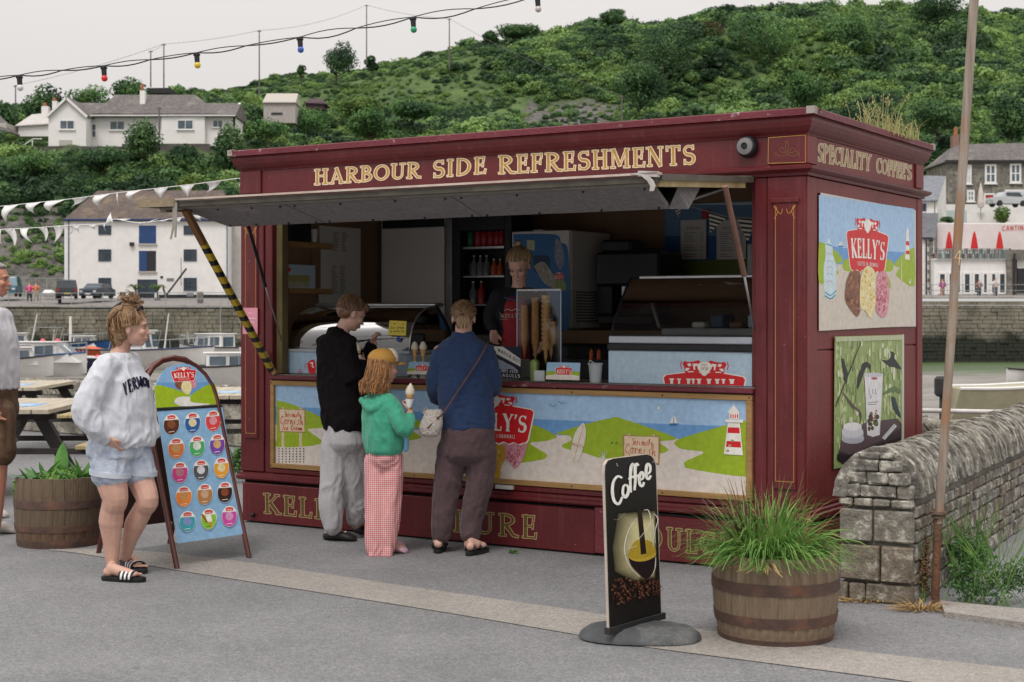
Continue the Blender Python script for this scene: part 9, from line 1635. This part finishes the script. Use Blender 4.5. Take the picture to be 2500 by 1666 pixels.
# ---- man at the left edge
w6=Fig('grey-haired man in pale t-shirt and brown shorts cut by the left edge',-5,1304,skin('skin_m',(.52,.24,.16)));w6.yaw=R(75);A=w6.at;mb=MB();hd6=Head(A(-12,684,0),(1,-.05,0),1.02);hd6.skull(mb);w6.limb(mb,[(-20,705,0),(-26,740,0),(-28,765,0)],[.062,.06,.07]);w6.trunk(mb,[((-28,770),.15,.08),((-20,940),.15,.11)])
w6.limb(mb,[(-35,785,-.2),(-30,890,-.22),(-10,980,-.2)],[.05,.042,.03]);w6.limb(mb,[(-20,785,.18),(-20,890,.2),(-15,980,.2)],[.05,.042,.03]);hand(mb,A(-10,980,-.2),Vector((.2,0,-1)),Vector((1,0,0)),Vector((.3,-.9,0)),1,.5);hand(mb,A(-15,980,.2),Vector((.2,0,-1)),Vector((1,0,0)),Vector((.3,-.9,0)),1,.5)
w6.limb(mb,[(-5,1040,-.1),(-4,1160,-.1),(-12,1285,-.1)],[.085,.06,.04]);w6.limb(mb,[(-25,1040,.1),(-25,1150,.12),(-28,1255,.12)],[.085,.06,.04]);fuse('body',mb,.006,w6.sk,w6.o,2);hm6=hairmat('hair_grey',(.28,.25,.23),(.16,.14,.13),(.4,.37,.35));hd6.face(w6.o,hm6);mb=MB();hd6.e(mb,(-.03,0,.05),(.088,.082,.08));hd6.e(mb,(.03,0,.09),(.05,.06,.025));fuse('hair',mb,.006,hm6,w6.o,3);comb(hd6,w6.o,hm6,300,(-.02,0,.038),(.096,.084,.088),lambda q:((.1,q.gauss(0,.3),1),(math.cos(t:=q.uniform(-3.14,3.14)),math.sin(t),.6 if abs(t)<.8 else(.1 if abs(t)<1.8 else-.35)),()),.0022,9)
mb=MB();w6.trunk(mb,[((-26,750),.075,.07),((-26,768),.2,.11),((-20,830),.215,.14),((-17,900),.205,.155),((-15,950),.2,.15)]);w6.limb(mb,[(-34,790,-.2),(-32,850,-.23)],[.08,.075]);w6.limb(mb,[(-20,790,.18),(-20,850,.2)],[.08,.075]);fuse('t_shirt',mb,.008,mat('pale_tshirt',(.66,.66,.70),(.58,.58,.62),.9,20),w6.o,3,folds(.009,(.08,.08,.14),50))
mb=MB();w6.trunk(mb,[((-14,945),.17,.14),((-14,1000),.18,.15),((-14,1030),.15,.12)]);w6.limb(mb,[(-4,1010,-.09),(0,1100,-.1)],[.115,.11]);w6.limb(mb,[(-25,1010,.1),(-24,1100,.11)],[.115,.11]);fuse('shorts',mb,.009,mat('brown_shorts',(.13,.075,.045),(.09,.052,.03),.9,20),w6.o,3,folds(.008,(.06,.06,.1),52))
hs=[G(-35,1300)-w6.g,G(34,1303)-w6.g,G(-55,1262)-w6.g,G(12,1265)-w6.g]
for i in(0,2):c=clog(w6.o,hs[i],hs[i+1],mat('pale_trainer',(.5,.47,.43),(.42,.4,.37),.7),1.15);c.name='trainer'
# ---- small figures on the far shore
def far(label,x,y,Y,top,legs,sit=0,h=1.68):
 o=thing('person',label,'person',P(x,y,Y));s=h/1.68;mb=MB()
 for k in(-1,1):limb(mb,[(k*.1,0,.9*s),(k*.12,.06*k,.45*s),(k*.13,.14*k,.04)],[.09,.07,.05]);limb(mb,[(k*.2,0,1.38*s),(k*.27,-.03,1.1*s),(k*.22,-.15,.88*s)],[.055,.045,.035])
 limb(mb,[(0,0,.95*s),(0,0,1.38*s),(0,0,1.5*s)],[.14,.15,.06]);mb.ball((0,0,1.6*s),(.085,.1,.115));fuse('body',mb,.03,MATS['skin_b'],o,1)
 mb=MB();stack(mb,[((0,0,.88*s),.17,.13,0),((0,0,1.1*s),.17,.14,0),((0,0,1.36*s),.22,.14,0),((0,0,1.46*s),.1,.1,0)],2,14);[limb(mb,[(k*.2,0,1.36*s),(k*.27,-.03,1.1*s)],[.08,.07])for k in(-1,1)];mb.build('top',o,mat('cl%.2f%.2f'%top[:2],top),smooth=True)
 mb=MB();[limb(mb,[(k*.09,0,.88*s),(k*.12,.06*k,.45*s),(k*.13,.12*k,.16)],[.12,.095,.08])for k in(-1,1)];mb.build('trousers',o,mat('cl%.2f%.2f'%legs[:2],legs),smooth=True);mb=MB();mb.ball((0,.02,1.64*s),(.095,.105,.105));mb.build('hair',o,hm2,smooth=True)
far('far walker in a bright pink jacket near the fence',72,738,134,(.7,.06,.25),(.03,.03,.04));far('far walker in orange beside the pink jacket',88,737,134,(.6,.2,.08),(.4,.35,.3));far('far person in magenta outside the cafe doors',2301,728,136,(.35,.05,.25),(.4,.25,.2));far('far person in white outside the cafe doors',2430,726,135,(.62,.6,.58),(.1,.1,.12));far('far person standing left of the person in white',2390,725,137,(.2,.12,.12),(.08,.08,.1),h=1.5)
# ---- lettering on the sweatshirt is laid onto the cloth once its form is known
def vermont():
 me=sw_o.data;bvh=BVHTree.FromPolygons([v.co for v in me.vertices],[p.vertices for p in me.polygons]);o_=Vector((0,0,CAMZ))-w1.g;z=zm(150,700,3.92)
 class SArt(Art):
  def pt(s,p,h):
   d=Vector(((p[0]-CXP)/FPX,1,(HZ-p[1])/FPX)).normalized();hit,nn,_,_=bvh.ray_cast(o_,d)
   if hit is None:hit,nn,_,_=bvh.find_nearest(o_+d*w1.Y)
   return hit-d*.003+nn*.0015+nn*h
 ar=SArt(None,(0,0,1),.00004,.0);x=0;fr=[((588,930),(618,905),(640,1035),(604,1038)),((626,897),(660,878),(688,1005),(648,1016)),((668,880),(706,862),(738,975),(690,990)),((706,868),(762,858),(782,960),(738,972)),((766,866),(806,872),(820,955),(786,958)),((800,872),(836,900),(838,968),(824,965))]
 for ch,f in zip('VERMON',fr):
  TL,TR,BR,BL=[Vector(z(*p))for p in f]
  for pts,ww in GL[ch][1]:
   w_=GL[ch][0];dn=[]
   for i in range(len(pts)-1):
    for k in range(3):t_=k/3;dn.append((pts[i][0]*(1-t_)+pts[i+1][0]*t_,pts[i][1]*(1-t_)+pts[i+1][1]*t_))
   dn.append(pts[-1]);q_=[tuple(TL.lerp(TR,a/w_).lerp(BL.lerp(BR,a/w_),1-b))for a,b in dn];ar.stroke(q_,4.6 if(max(ww)if isinstance(ww,list)else ww)>.1 else 2.6,rgb('1C1830'))
 ar.mb.build('lettering',sw_o,printmat(),fix=False)
finish_fused()
vermont()
